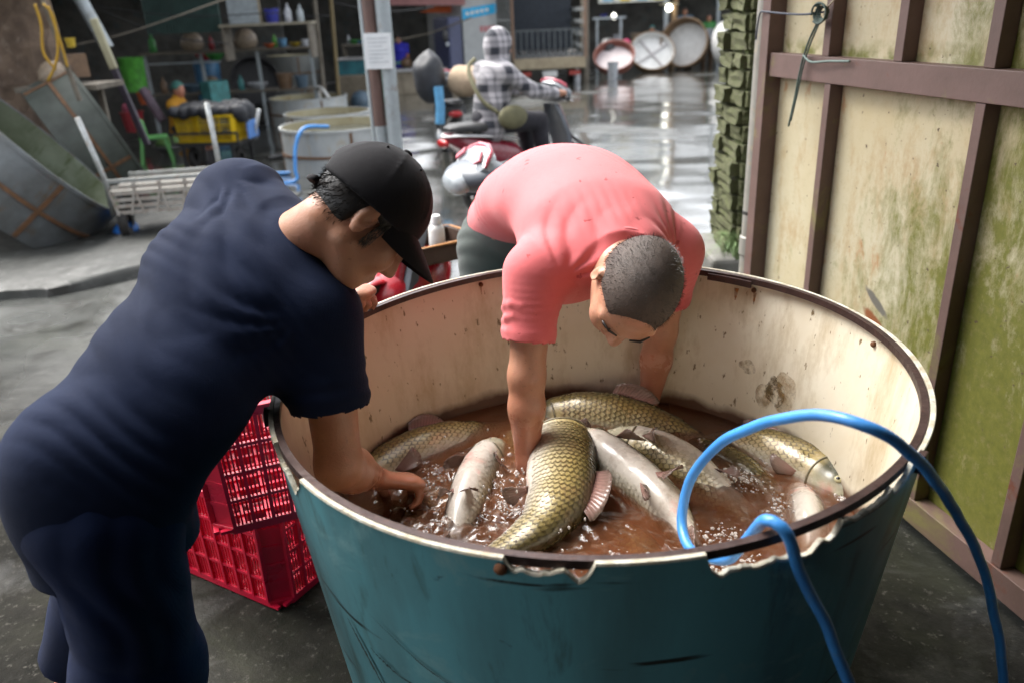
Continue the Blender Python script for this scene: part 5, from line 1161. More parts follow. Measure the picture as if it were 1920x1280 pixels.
# ================================================================== SCOOTERS, RIDER, CARTS
M_TYRE = simple('black_tyre', (.016, .015, .015), .75, 0, (.03, .027, .024), 30, bmp=.3); M_RIMM = simple('dull_alloy', (.22, .18, .14), .45, .6, (.16, .09, .05), 25)
M_BLKP = simple('black_plastic', (.022, .022, .025), .45, 0, (.035, .035, .036), 15); M_GREYP = simple('grey_plastic', (.10, .115, .135), .42, 0, (.075, .085, .10), 8)
M_SEAT = simple('black_seat', (.02, .02, .021), .55, 0, (.03, .03, .03), 20); M_CHROME = simple('chrome', (.55, .55, .55), .2, .95)
M_LENS = simple('clear_lens', (.42, .45, .47), .08, 0, (.30, .33, .35), 9, coat=.5); M_TAIL = simple('red_lens', (.35, .01, .012), .15)
M_PINKP = simple('scooter_pink', (.50, .09, .12), .28, 0, (.42, .06, .09), 5, coat=.4)
def scooter(label, axle, heading, lean, paint, seat_mat, steer=0.0, dash=None, trim=None, shield=None, wb=1.15, wr=.215, cowl=1.0, hz=.93, hx=.80, bars=None):
    """x forward from the rear axle, y to its left, z up"""
    trim = trim or paint; shield = shield or M_GREYP
    z0 = axle[2]; r = thing('motor_scooter', label, 'scooter', axle, (lean, 0, heading), 'motor scooters in the yard')
    def wheel(nm, x, y=0.0, rot=0.0):
        R_ = Matrix.Rotation(rot, 3, 'Z') @ Matrix.Rotation(math.pi / 2, 3, 'X'); mb = MB(); e_ = wr - .215
        mb.lathe([(.155 + e_, -.03), (.175 + e_, -.047), (.200 + e_, -.045), (.212 + e_, -.022), (.215 + e_, 0), (.212 + e_, .022), (.200 + e_, .045), (.175 + e_, .047), (.155 + e_, .03)], 32, (x, y, wr), R_); w = mb.build(nm, M_TYRE, r, smooth=40)
        mb = MB(); mb.lathe([(.160 + e_, -.028), (.148 + e_, -.02), (.148 + e_, .02), (.160 + e_, .028)], 28, (x, y, wr), R_); mb.lathe([(0, -.045), (.035, -.045), (.035, .045), (0, .045)], 14, (x, y, wr), R_)
        for k in range(5):
            a = k * 2 * math.pi / 5; d = R_ @ Vector((math.cos(a), math.sin(a), 0)); mb.bar(Vector((x, y, wr)) + d * .03, Vector((x, y, wr)) + d * (.152 + e_), .03, .02, R_ @ Vector((0, 0, 1)))
        mb.build('rim', M_RIMM, w, smooth=30)
    wheel('rear_wheel', 0); wheel('front_wheel', wb, 0, steer * .8)
    def loft(nm, secs, mat, n=16, parent=None):
        """secs: (x, z centre, half width, half height)"""
        mb = MB(); vs = []
        for (x, zc, hw, hh) in secs:
            for k in range(n):
                a = 2 * math.pi * k / n; c, s = math.cos(a), math.sin(a); vs.append((x, hw * math.copysign(abs(c) ** .7, c), zc + hh * math.copysign(abs(s) ** .7, s)))
        m_ = len(secs); fs = [(i * n + k, i * n + (k + 1) % n, (i + 1) * n + (k + 1) % n, (i + 1) * n + k) for i in range(m_ - 1) for k in range(n)] + [tuple(range(n)), tuple((m_ - 1) * n + k for k in range(n))]
        mb.add(vs, fs); return mb.build(nm, mat, parent or r, smooth=50)
    loft('rear_body', [(-.36, .70, .03, .02), (-.32, .69, .085, .055), (-.15, .62, .125, .105), (.10, .53, .145, .13), (.32, .47, .13, .14), (.42, .40, .10, .12)], paint)
    loft('seat', [(-.34, .775, .05, .012), (-.25, .775, .12, .035), (.0, .760, .135, .045), (.22, .735, .13, .045), (.38, .72, .09, .04), (.43, .70, .04, .02)], seat_mat)
    loft('side_trim', [(-.38, .715, .02, .006), (-.30, .725, .135, .012), (.0, .69, .156, .016), (.2, .66, .15, .012), (.34, .63, .12, .006)], trim)
    loft('floorboard', [(.36, .27, .13, .035), (.5, .245, .15, .03), (.72, .25, .15, .03), (.84, .30, .13, .05)], M_GREYP)
    loft('engine', [(-.16, .22, .03, .03), (-.10, .24, .07, .07), (.12, .25, .09, .09), (.34, .27, .07, .06)], M_BLKP)
    mb = MB(); prof = [(.98, .30, .10), (.95, .45, .13), (.90, .62, .14), (.84, .78, .12), (.80, .88, .08)]; vs = []
    for (x, z, hw) in prof:
        for q in (-1, -.6, 0, .6, 1): vs.append((x + .05 * (1 - q * q), q * hw, z)); 
    nb_ = len(vs)
    for (x, z, hw) in prof:
        for q in (-1, -.6, 0, .6, 1): vs.append((x - .04 + .045 * (1 - q * q), q * hw * .97, z))
    fs = []
    for b_ in (0, nb_): fs += [(b_ + i * 5 + j, b_ + i * 5 + j + 1, b_ + (i + 1) * 5 + j + 1, b_ + (i + 1) * 5 + j) for i in range(4) for j in range(4)]
    fs += [(i * 5, (i + 1) * 5, nb_ + (i + 1) * 5, nb_ + i * 5) for i in range(4)] + [(i * 5 + 4, (i + 1) * 5 + 4, nb_ + (i + 1) * 5 + 4, nb_ + i * 5 + 4) for i in range(4)] + [(j, j + 1, nb_ + j + 1, nb_ + j) for j in range(4)] + [(20 + j, 21 + j, nb_ + 21 + j, nb_ + 20 + j) for j in range(4)]
    mb.add(vs, fs); mb.build('leg_shield', shield, r, smooth=50)
    mb = MB(); vs = []
    for (x, z, hw) in prof:
        for q in (-.9, -.45, 0, .45, .9): vs.append((x + .012 + .068 * (1 - q * q), q * hw * .9, z - .01))
    mb.add(vs, [(i * 5 + j, i * 5 + j + 1, (i + 1) * 5 + j + 1, (i + 1) * 5 + j) for i in range(4) for j in range(4)]); fp = mb.build('front_panel', paint, r, smooth=50); sm = fp.modifiers.new('s', 'SOLIDIFY'); sm.thickness = .008
    S = Matrix.Rotation(steer, 3, 'Z'); hc = Vector((hx, 0, hz)); SB = Matrix.Rotation(steer if bars is None else bars, 3, 'Z')
    mb = MB(); mb.tube([(wb - .02, .07, .22), (wb - .10, .07, .48), (.93, .04, .62)], .018, 8); mb.tube([(wb - .02, -.07, .22), (wb - .10, -.07, .48), (.93, -.04, .62)], .018, 8); mb.build('fork', M_BLKP, r, smooth=40)
    mb = MB(); arc = [Vector((wb + (wr + .02) * math.cos(a), 0, wr + (wr + .02) * math.sin(a))) for a in np.linspace(-.1, 2.4, 12)]; vs = []
    for p in arc: vs += [p + S @ V(0, w_, -.02 * abs(w_) / .06) for w_ in (-.065, -.03, .03, .065)]
    mb.add(vs, [(i * 4 + j, i * 4 + j + 1, (i + 1) * 4 + j + 1, (i + 1) * 4 + j) for i in range(11) for j in range(3)]); o = mb.build('front_fender', paint, r, smooth=50); o.modifiers.new('s', 'SOLIDIFY').thickness = .006
    mb = MB(); mb.tube([hc + SB @ V(-.10, .34, .02), hc + SB @ V(-.04, .2, .03), hc + SB @ V(0, .08, .02), hc + SB @ V(0, -.08, .02), hc + SB @ V(-.04, -.2, .03), hc + SB @ V(-.10, -.34, .02)], .012, 8); hb = mb.build('handlebar', M_BLKP, r, smooth=True)
    for q in (-1, 1):
        mb = MB(); mb.tube([hc + SB @ V(-.06, q * .23, .03), hc + SB @ V(-.11, q * .36, .02)], .019, 10); mb.tube([hc + SB @ V(-.112, q * .362, .02), hc + SB @ V(-.115, q * .375, .02)], .023, 10); mb.build('grip', M_BLKP, hb, smooth=40)
        mb = MB(); mb.tube([hc + SB @ V(-.02, q * .20, .01), hc + SB @ V(-.02, q * .33, -.01)], .006, 6); mb.build('brake_lever', M_CHROME, hb, smooth=True)
    # cowl round the bars with its dash and lamp
    mb = MB(); mb.ball(hc + V(.02, 0, .035), (.14 * cowl, .20 * cowl, .075 * cowl), 20, 12); mb.build('bar_cowl', M_GREYP, hb, smooth=True)
    shp_ = [(-.175, .030), (-.125, .100), (-.05, .128), (.05, .128), (.125, .100), (.175, .030), (.115, -.045), (.04, -.075), (-.04, -.075), (-.115, -.045)]
    T_ = S @ Matrix.Rotation(-.75, 3, 'Y'); pp = lambda y_, z_, x_: hc + S @ V(.05, 0, .055) + T_ @ V(-x_, y_ * cowl, z_ * cowl)
    mb = MB(); n_ = len(shp_); mb.add([pp(y_, z_, .02) for y_, z_ in shp_] + [pp(y_, z_, -.018) for y_, z_ in shp_] + [pp(y_ * .82, z_ * .82 + .004, -.034) for y_, z_ in shp_], [tuple(range(n_))] + [(i, (i + 1) % n_, n_ + (i + 1) % n_, n_ + i) for i in range(n_)] + [(n_ + i, n_ + (i + 1) % n_, 2 * n_ + (i + 1) % n_, 2 * n_ + i) for i in range(n_)] + [tuple(range(2 * n_, 3 * n_))]); mb.build('dash', dash or M_LENS, hb, smooth=35)
    mb = MB(); mb.tube([pp(y_ * 1.03, z_ * 1.03, -.016) for y_, z_ in shp_[:6]], [.006, .014, .013, .013, .014, .006], 8); mb.build('cowl_trim', M_PINKP, hb, smooth=True)
    for q in (-1, 1): mb = MB(); mb.add([pp(q * .150, .040, -.037), pp(q * .105, .088, -.037), pp(q * .080, .060, -.040), pp(q * .118, .018, -.040)], [(0, 1, 2, 3)]); o = mb.build('turn_lamp', M_PINKP, hb); o.modifiers.new('s', 'SOLIDIFY').thickness = .01
    mb = MB(); mb.ball(hc + V(.13 * cowl, 0, .02), (.05 * cowl, .11 * cowl, .06 * cowl), 16, 10); mb.build('headlight', M_LENS, r, smooth=True)
    mb = MB(); mb.ball((-.375, 0, .66), (.03, .09, .04), 14, 8); mb.build('tail_light', M_TAIL, r, smooth=True)
    mb = MB(); mb.tube([(.05, -.15, .22), (-.12, -.16, .24), (-.30, -.17, .29)], [.03, .05, .048], 12); mb.build('exhaust', M_BLKP, r, smooth=40)
    mb = MB(); mb.tube([(.30, .08, .20), (.34, .22, .01)], .010, 6); mb.build('side_stand', M_BLKP, r)
    mb = MB(); vs = []
    for a in np.linspace(.9, 3.0, 12):
        for w_ in (-.07, -.05, .05, .07): vs.append(((wr + .03) * math.cos(a), w_, wr + (wr + .03) * math.sin(a) - (.02 if abs(w_) > .06 else 0)))
    mb.add(vs, [(i * 4 + j, i * 4 + j + 1, (i + 1) * 4 + j + 1, (i + 1) * 4 + j) for i in range(11) for j in range(3)]); o = mb.build('rear_fender', M_BLKP, r, smooth=50); o.modifiers.new('s', 'SOLIDIFY').thickness = .006
    return r
M_REDP = simple('scooter_red', (.42, .012, .022), .25, 0, (.33, .010, .018), 5, coat=.4); M_PINKP = simple('scooter_pink', (.50, .09, .12), .28, 0, (.42, .06, .09), 5, coat=.4); M_BURG = simple('scooter_burgundy', (.22, .010, .028), .25, 0, (.16, .008, .02), 5, coat=.4); M_WHP = simple('scooter_white', (.62, .62, .62), .28, 0, (.5, .5, .5), 6, coat=.3)
M_BRSEAT = simple('brown_seat', (.16, .085, .05), .6, 0, (.10, .06, .04), 10)
h1 = math.atan2(.70, .71)
scooter('parked red scooter facing left right behind the tub, with a brown front tray', (.33, 3.70, fall(3.7) - .005), math.atan2(-.50, -.85), .04, M_REDP, M_BRSEAT, steer=-.15, wb=1.0, trim=M_REDP, wr=.27, cowl=.95, hz=.87, hx=.48, bars=-.55)
sc1 = [o for o in col.objects if o.get('label', '').startswith('parked red scooter')][0]
M_TRAYW = simple('tray_brown', (.10, .060, .040), .7, 0, (.07, .04, .03), 9); mb = MB()
for (cx_, cy_, sx_, sy_) in ((.80, .27, .30, .012), (.80, -.03, .30, .012), (.65, .12, .012, .29), (.95, .12, .012, .29)): mb.box((cx_, cy_, .67), (sx_, sy_, .06))
mb.box((.80, .12, .635), (.30, .30, .012)); o = mb.build('front_tray', M_TRAYW, sc1)
mb = MB(); mb.tube([(.64, .28, .705), (.96, .28, .705), (.96, -.04, .705), (.64, -.04, .705)], .010, 8, closed=True); mb.build('tray_rim', simple('tray_orange', (.42, .19, .06), .6), o, smooth=40)
mb = MB(); mb.ball((.86, .0, .50), (.20, .14, .13), 24, 14, rot=Matrix.Rotation(.45, 3, 'Y')); mb.build('front_fairing', M_REDP, sc1, smooth=True)
bt = thing('pill_bottle', 'small white plastic bottle with a screw cap standing in the tray of the red scooter', 'bottle', (-.285, 3.14, .605))
mb = MB(); mb.lathe([(0, 0), (.030, 0), (.033, .004), (.033, .095), (.026, .112), (.017, .118), (.017, .125), (0, .125)], 20); mb.build('bottle_body', simple('white_plastic', (.72, .72, .70), .4, 0, (.66, .62, .58), 20), bt, smooth=40)
mb = MB(); mb.lathe([(.021, .119), (.021, .150), (.019, .153), (0, .153)], 20); mb.build('screw_cap', simple('white_cap', (.78, .78, .78), .35), bt, smooth=40)
h2 = math.atan2(.57, .82)
rsc = scooter('burgundy and white scooter carrying the rider in the plaid hood', (-.20, 7.05, fall(7.05)), h2, 0.0, M_BURG, M_SEAT, steer=.0, trim=M_WHP, wb=1.2)
# ---- generic clothed figure for the people in the yard
def plaid_mat():
    m, t, b, o = new_mat('plaid_cloth'); s = nd(t, 'ShaderNodeSeparateXYZ', {'Vector': coords(t)})
    def band(x, per, w, ph=0.0):
        f = mth(t, 'FRACT', mth(t, 'ADD', mth(t, 'DIVIDE', x, per), ph)); return mth(t, 'MULTIPLY', ramp(t, f, 0.0, .06), ramp(t, f, w + .06, w))
    d = mth(t, 'ADD', mth(t, 'MULTIPLY', s.outputs[0], .8), mth(t, 'MULTIPLY', s.outputs[1], .6)); z = s.outputs[2]
    a, b_ = band(d, .135, .42), band(z, .145, .42); c = mth(t, 'ADD', band(d, .135, .10, .35), band(z, .145, .10, .35))
    base = mix(t, mth(t, 'MULTIPLY', mth(t, 'ADD', a, b_), .5), (.40, .38, .40), (.020, .022, .032)); base = mix(t, mth(t, 'MULTIPLY', c, .5), base, (.05, .05, .06))
    setp(t, b, Base_Color=base, Roughness=.85, Sheen_Weight=.2); bump(t, b, noise(t, coords(t), 20, 4), .3, .01); return m
M_PLAID = plaid_mat()
def figure(label, base, J, shirt, trou, hood=None, hair=M_HAIR, grid=.012, shoes=None, apron=None, sleeves=.95):
    """J: world joints (pel, che, nek, head, face dir, ls le lw, rs re rw, lh lk la, rh rk ra)"""
    r = thing('person', label, 'person', base); G_ = {k: Vector(v) for k, v in J.items()}
    allp = [G_[k] for k in G_ if k != 'face']; lo = [min(p[i] for p in allp) - .26 for i in range(3)]; hi = [max(p[i] for p in allp) + .26 for i in range(3)]
    lat_ = (G_['rs'] - G_['ls']).normalized(); nn = (G_['che'] - G_['pel']).cross(lat_).normalized()
    f_, u_, s_ = frame(G_['face'], G_['head'] - G_['nek'])
    F = Field(lo, hi, grid); F.cone(G_['pel'], G_['che'], .135, .145, .04, (nn, .72)); F.cone(G_['che'], G_['nek'], .12, .06, .04); F.cone(G_['ls'], G_['rs'], .06, .06, .05); F.cone(G_['nek'], G_['head'], .055, .055, .03); add_head(F, G_['head'], f_, u_, s_, .98)
    for q in 'lr':
        F.cone(G_[q + 's'], G_[q + 'e'], .05, .041, .03); F.cone(G_[q + 'e'], G_[q + 'w'], .04, .028, .02); d = (G_[q + 'w'] - G_[q + 'e']).normalized(); F.cone(G_[q + 'w'], G_[q + 'w'] + d * .10, .034, .03, .02, (nn, .6))
        F.cone(G_[q + 'h'], G_[q + 'k'], .085, .058, .04); F.cone(G_[q + 'k'], G_[q + 'a'], .054, .036, .03); fd = Vector((f_.x, f_.y, 0)).normalized(); F.cone(G_[q + 'a'] - V(0, 0, .04), G_[q + 'a'] - V(0, 0, .05) + fd * .15, .036, .03, .03)
    F.build('body', M_SKIN, r)
    F = Field(lo, hi, grid); F.cone(G_['pel'] - (G_['che'] - G_['pel']).normalized() * .08, G_['che'], .185, .178, .05, (nn, .78)); F.cone(G_['che'], G_['nek'], .15, .085, .05); F.cone(G_['ls'], G_['rs'], .075, .075, .06)
    for q in 'lr':
        F.cone(G_[q + 's'], seg(G_[q + 's'], G_[q + 'e'], 1 if sleeves > .5 else .6), .075, .062, .04)
        if sleeves > .5: F.cone(G_[q + 'e'], seg(G_[q + 'e'], G_[q + 'w'], sleeves), .062, .048, .03)
    F.ripple(.006, cloth_noise(1, 1, 1, 14)); F.build('shirt', shirt, r)
    F = Field(lo, hi, grid); F.ell(G_['pel'] - V(0, 0, .03), (.165, .15, .14), None, .04)
    for q in 'lr': F.cone(G_[q + 'h'], G_[q + 'k'], .108, .082, .04); F.cone(G_[q + 'k'], seg(G_[q + 'k'], G_[q + 'a'], .85), .08, .066, .03)
    F.build('trousers', trou, r)
    F = Field(lo, hi, grid); c = G_['head']
    if hood:
        F.ell(c + u_ * .02 - f_ * .02, (.125, .135, .105), (f_, u_, s_), .02); F.cone(c - u_ * .05 - f_ * .03, G_['nek'], .095, .105, .05); F.ell(c + f_ * .13 - u_ * .01, (.07, .085, .065), (f_, u_, s_), .02, True); F.build('hood', hood, r)
    else:
        F.ell(c + u_ * .032 - f_ * .014, (.106, .092, .086), (f_, u_, s_), .02); F.ell(c + f_ * .11 - u_ * .02, (.085, .085, .10), (f_, u_, s_), .01, True); F.build('hair', hair, r)
    return r
fy = V(.82, .57, 0); ly = V(-.57, .82, 0); rp = V(-.20, 7.05, fall(7.05))
def rpt(x, y, z): return rp + fy * x + ly * y + V(0, 0, z)
figure('rider in a black and white plaid hooded shirt sitting on the burgundy scooter', tuple(rp + fy * .15), dict(pel=rpt(.12, 0, .85), che=rpt(.18, 0, 1.13), nek=rpt(.22, 0, 1.27), head=rpt(.25, 0, 1.40), face=tuple(fy * .95 + V(.2, -.1, -.15)),
       ls=rpt(.18, .19, 1.19), le=rpt(.38, .27, 1.03), lw=rpt(.62, .28, 1.00), rs=rpt(.18, -.19, 1.19), re=rpt(.38, -.27, 1.03), rw=rpt(.62, -.28, 1.00),
       lh=rpt(.15, .09, .80), lk=rpt(.55, .12, .76), la=rpt(.62, .12, .36), rh=rpt(.15, -.09, .80), rk=rpt(.55, -.12, .76), ra=rpt(.62, -.12, .36)), M_PLAID, simple('dark_trousers', (.016, .015, .022), .8), hood=M_PLAID)
bag = thing('shoulder_bag', 'olive shoulder bag worn across the rider\'s back', 'bag', tuple(rpt(.05, 0, .9)))
M_OLIVE = simple('olive_strap', (.14, .13, .07), .8)
mb = MB(); mb.tube(catmull([rpt(.10, .17, 1.30), rpt(.0, .12, 1.24), rpt(-.045, .0, 1.12), rpt(-.03, -.12, .98), rpt(.06, -.22, .88)], 24)[0], .018, 8); mb.build('strap', M_OLIVE, bag, smooth=True, world=True)
mb = MB(); mb.ball(rpt(.18, -.25, .84), (.15, .06, .10), 14, 9, rot=Matrix.Rotation(h2, 3, 'Z')); mb.build('pouch', M_OLIVE, bag, smooth=True, world=True)
# ---- loaded motorbike seen behind the rider
lb = scooter('black motorbike loaded with sacks standing behind the plaid rider', (-.62, 10.2, fall(10.2)), math.radians(100), 0, M_BLKP, M_SEAT, trim=M_BLKP, shield=M_BLKP)
M_SACK = simple('beige_sack', (.40, .30, .20), .85, 0, (.30, .22, .15), 9, bmp=.4); M_BLKB = simple('black_bag', (.010, .011, .015), .6, 0, (.025, .028, .034), 9, bmp=.6, bscale=14)
def sack(name, label, c, r, mat, cat='sack', seed=0):
    mb = MB(); mb.ball((0, 0, r[2]), r, 18, 12); mb.v = [tuple(Vector(v) * (1 + .16 * nz(v[0] * 6 + seed, v[1] * 6, v[2] * 6, 1))) for v in mb.v]; o = mb.build(name, mat, None, smooth=True); o.location = c; return tag(o, label, cat)
sack('black_sack', 'bulging black plastic sack on the tail of the loaded motorbike', (-.85, 10.0, .50), (.19, .19, .30), M_BLKB)
sack('beige_sack', 'round beige sack beside the black one on the loaded motorbike', (-.42, 10.05, .56), (.24, .2, .18), M_SACK, seed=4)
mb = MB(); mb.tube([(0, 0, 0), (.02, 0, .2), (.01, .01, .42)], .055, 10); o = mb.build('blue_bottle', simple('light_blue', (.10, .32, .55), .5), None, smooth=40); o.location = (-.74, 9.72, .30); tag(o, 'long light blue bottle strapped to the loaded motorbike', 'bottle')
# ---- hand cart with two steel handles, left of the navy man
M_STEEL = simple('galvanised', (.40, .42, .42), .42, .7, (.30, .31, .30), 14, c3=(.26, .16, .08)); M_PALEW = simple('pale_slats', (.42, .40, .36), .6, 0, (.30, .26, .22), 12, c3=(.25, .12, .06))
c0 = V(-2.86, 6.62, fall(6.62)); hc_ = thing('hand_cart', 'hand cart with slatted pale bed and two upright steel handles', 'cart', tuple(c0), (0, 0, math.radians(10)))
for i in range(5): mb = MB(); mb.box((0, .0, .24 + .052 * i), (.74, .016, .028)); mb.build('slat', M_PALEW, hc_)
for i in range(8): mb = MB(); x = -.35 + .10 * i; mb.bar((x, -.014, .22), (x + (.07 if i % 2 else -.05), -.014, .48), .016, .016, (0, 1, 0)); mb.build('brace', M_PALEW, hc_)
mb = MB(); mb.box((0, .36, .40), (.80, .72, .03)); mb.build('bed', simple('worn_planks', (.16, .15, .13), .7), hc_)
for x in (-.40, .40): mb = MB(); mb.tube([(x, .0, .22), (x, -.005, .52), (x * 1.22, -.03, 1.02)] if x < 0 else [(x, .62, .22), (x, .62, .52), (x * .98, .60, 1.02)], .022, 10); mb.build('handle', M_STEEL, hc_, smooth=True)
for y_, z_ in ((.7, .44), (0, .50)): mb = MB(); mb.bar((-.4, y_, z_), (.4, y_, z_), .03, .03); mb.build('rail', M_STEEL, hc_)
for x in (-.34, .30):
    mb = MB(); R_ = Matrix.Rotation(math.pi / 2, 3, 'Y'); mb.lathe([(.06, -.03), (.13, -.035), (.145, 0), (.13, .035), (.06, .03)], 22, (x, .1, .145), R_); w = mb.build('wheel', M_TYRE, hc_, smooth=40)
    mb = MB(); mb.bar((x, .1, .15), (x, .1, .36), .03, .05); mb.build('fork', M_BLKP, w)
sack('blue_tarp', 'crumpled bright blue tarp on the ground beside the hand cart', (-3.28, 6.75, fall(6.7)), (.11, .12, .06), simple('blue_tarp_mat', (.02, .16, .55), .5, 0, (.015, .09, .3), 12), 'tarp', 2)
# ---- second cart carrying a yellow crate under a black cover
c1 = V(-3.82, 10.9, fall(10.9)); yc = thing('push_cart', 'push cart with dark frame holding the yellow crate', 'cart', tuple(c1), (0, 0, math.radians(-8)))
mb = MB(); mb.box((0, 0, .33), (.92, .6, .035)); mb.build('bed', M_BLKP, yc)
for x, y in ((-.34, -.27), (.34, -.27), (-.34, .27), (.34, .27)): mb = MB(); mb.bar((x, y, 0.02), (x, y, .33), .035, .035, (0, 1, 0)); mb.build('leg', M_BLKP, yc)
for x in (-.30, .34):
    mb = MB(); mb.lathe([(.05, -.025), (.12, -.03), (.135, 0), (.12, .03), (.05, .025)], 20, (x, -.1, .135), Matrix.Rotation(math.pi / 2, 3, 'Y')); mb.build('wheel', M_TYRE, yc, smooth=40)
mb = MB(); mb.box((0, -.31, .47), (.92, .02, .03)); mb.box((-.45, -.31, .40), (.025, .02, .14)); mb.box((.45, -.31, .40), (.025, .02, .14)); mb.build('front_rail', M_BLKP, yc)
mb = MB(); mb.tube([(.50, .1, .33), (.56, .05, .5), (.66, 0, .72)], .022, 8); mb.build('handle', simple('white_tube', (.6, .62, .62), .4), yc, smooth=True)
mb = MB(); mb.box((.53, 0, .48), (.02, .3, .22)); mb.build('side_plate', simple('light_blue2', (.10, .25, .60), .5), yc)
M_YEL = simple('yellow_plastic', (.72, .50, .004), .4, 0, (.62, .40, .004), 8)
make_crate('yellow plastic crate riding on the push cart', c1 + V(0, 0, .35), (0, 0, math.radians(-8)), M_YEL, sx=.84, sy=.54, sz=.34, group='yellow crate', name='yellow_crate', rows=3, cols=5)
F = Field((-4.45, 10.45, .30), (-3.2, 11.35, .80), .016); cc = c1 + V(0, 0, .74)
for i in range(7): F.cone(cc + V(-.40 + .13 * i, -.25, -.02 * (i % 2)), cc + V(-.40 + .13 * i, .25, .01 * (i % 3)), .075, .075, .05)
F.cone(cc + V(.44, -.22, -.04), cc + V(.52, -.18, -.26), .09, .05, .06); F.cone(cc + V(.44, .1, -.04), cc + V(.52, .1, -.22), .09, .05, .06); F.ripple(.012, cloth_noise(1, 1, 1, 9))
o = bpy.data.objects.new('black_cover', F.mesh('black_cover', M_BLKB)); link(o); tag(o, 'rumpled dark plastic cover over the yellow crate', 'cover')
# ================================================================== THE MARKET BEHIND
GB = -.273
def galv(name, c, c2, c3):
    m, t, b, o = new_mat(name); v = coords(t)
    base = mix(t, ramp(t, noise(t, v, 3.2, 6, .6), .35, .68), c, c2); base = mix(t, ramp(t, noise(t, coords(t, 'Object', (3, 3, 1)), 3.0, 6, .7, .4), .56, .72), base, c3)
    setp(t, b, Base_Color=base, Roughness=.5, Metallic=.35); bump(t, b, noise(t, v, 8, 4), .25, .02); return m
M_GALV = galv('weathered_galvanised', (.48, .50, .50), (.36, .38, .38), (.40, .30, .16)); M_GALVD = galv('dim_galvanised', (.20, .21, .20), (.13, .135, .13), (.16, .11, .06))
M_INSIDE = galv('yellowed_lining', (.46, .42, .28), (.38, .33, .20), (.30, .22, .10)); M_MOSSIN = galv('mossy_inside', (.20, .23, .17), (.09, .11, .06), (.05, .068, .016))
M_RUSTB = simple('rust_band', (.17, .085, .040), .75, .1, (.10, .055, .03), 20); M_BURGD = simple('burgundy_bottom', (.075, .028, .030), .6, 0, (.05, .022, .022), 4)
M_TEALB = simple('teal_paint', (.03, .17, .20), .5, 0, (.02, .10, .13), 5); M_BLUEB = simple('blue_paint', (.02, .13, .26), .5, 0, (.015, .08, .17), 4)
def tw_mat():
    m, t, b, o = new_mat('tank_water'); setp(t, b, Base_Color=(.05, .055, .05), Roughness=.06); bump(t, b, noise(t, coords(t), 9, 3), .35, .02); return m
M_TWAT = tw_mat()
def tank(label, c, R, h, out, inn, axis=(0, 0, 1), water=True, bands=(1.0, .45), seams=4, bottom=None, name='round_tank', cat='tank', group='round fish tanks', spin=0.0, lining=True):
    q = Vector(axis).normalized().to_track_quat('Z', 'Y'); r = thing(name, label, cat, c, q.to_euler(), group)
    mb = MB(); mb.lathe([(R, 0), (R, h), (R - .012, h), (R - .012, .02)], 48); mb.build('shell', out, r, smooth=40)
    mb = MB(); mb.lathe([(R - .014, .02), (R - .014, h - .004)], 48); mb.disc((0, 0, .025), R - .014, 48); mb.build('lining', inn, r, smooth=40)
    mb = MB(); mb.disc((0, 0, -.003), R, 48); mb.build('bottom', bottom or out, r)
    for i, b_ in enumerate(bands): mb = MB(); z = h * b_; mb.lathe([(R + .002, z - .03), (R + .012, z - .028), (R + .012, z + .004), (R - .006, z + .004)], 48); mb.build('band', M_RUSTB if i else out, r, smooth=40)
    for k in range(seams): mb = MB(); a = spin + k * 2 * math.pi / seams + .35; mb.box((math.cos(a) * (R + .003), math.sin(a) * (R + .003), h / 2), (.010, .035, h * .96), Matrix.Rotation(a, 3, 'Z')); mb.build('seam', M_RUSTB, r)
    if water: mb = MB(); mb.disc((0, 0, h * .80), R - .016, 48); mb.build('tank_water', M_TWAT, r)
    return r
tank('galvanised round tank with rusty seams, nearest of the filled tanks beyond the cap', (-2.06, 10.4, fall(10.4)), .735, .545, M_GALV, M_INSIDE)
tank('cream-lined round tank just behind the nearest filled one', (-2.58, 12.2, GB), .62, .51, M_GALV, M_INSIDE, spin=.5)
tank('cream and grey round tank, third back, with a white spout over it', (-3.59, 15.45, GB), .71, .46, M_GALV, M_INSIDE, spin=.2)
tank('tall dim galvanised tank with cross straps in the shade of the shelf', (-4.99, 20.6, GB), .68, 1.0, M_GALVD, M_INSIDE, bands=(1.0, .62, .3), water=False)
# leaning empty tanks on the left
tank('huge empty tank leaning over on its side at the left, mossy inside', (-4.26, 6.66, .24), .76, .58, galv('patchy_galvanised', (.19, .21, .22), (.11, .115, .11), (.15, .10, .05)), M_MOSSIN, axis=(.70, .30, .62), water=False, bands=(1.0, .5))
tank('tipped tank with dark burgundy bottom behind the huge leaning one', (-4.48, 8.35, .35), .68, .50, simple('grey_green_side', (.075, .088, .075), .6, .1, (.05, .056, .048), 5), M_GALVD, axis=(.70, .42, .35), water=False, bands=(1.0, .55), bottom=M_BURGD)
tank('black round tub tipped up in the shade behind the yellow crate', (-5.05, 17.3, .32), .47, .30, M_BLKP, M_BLKP, axis=(.25, -.9, .3), water=False, bands=(1.0,), seams=0, name='black_tub', cat='tub', group='black tubs')
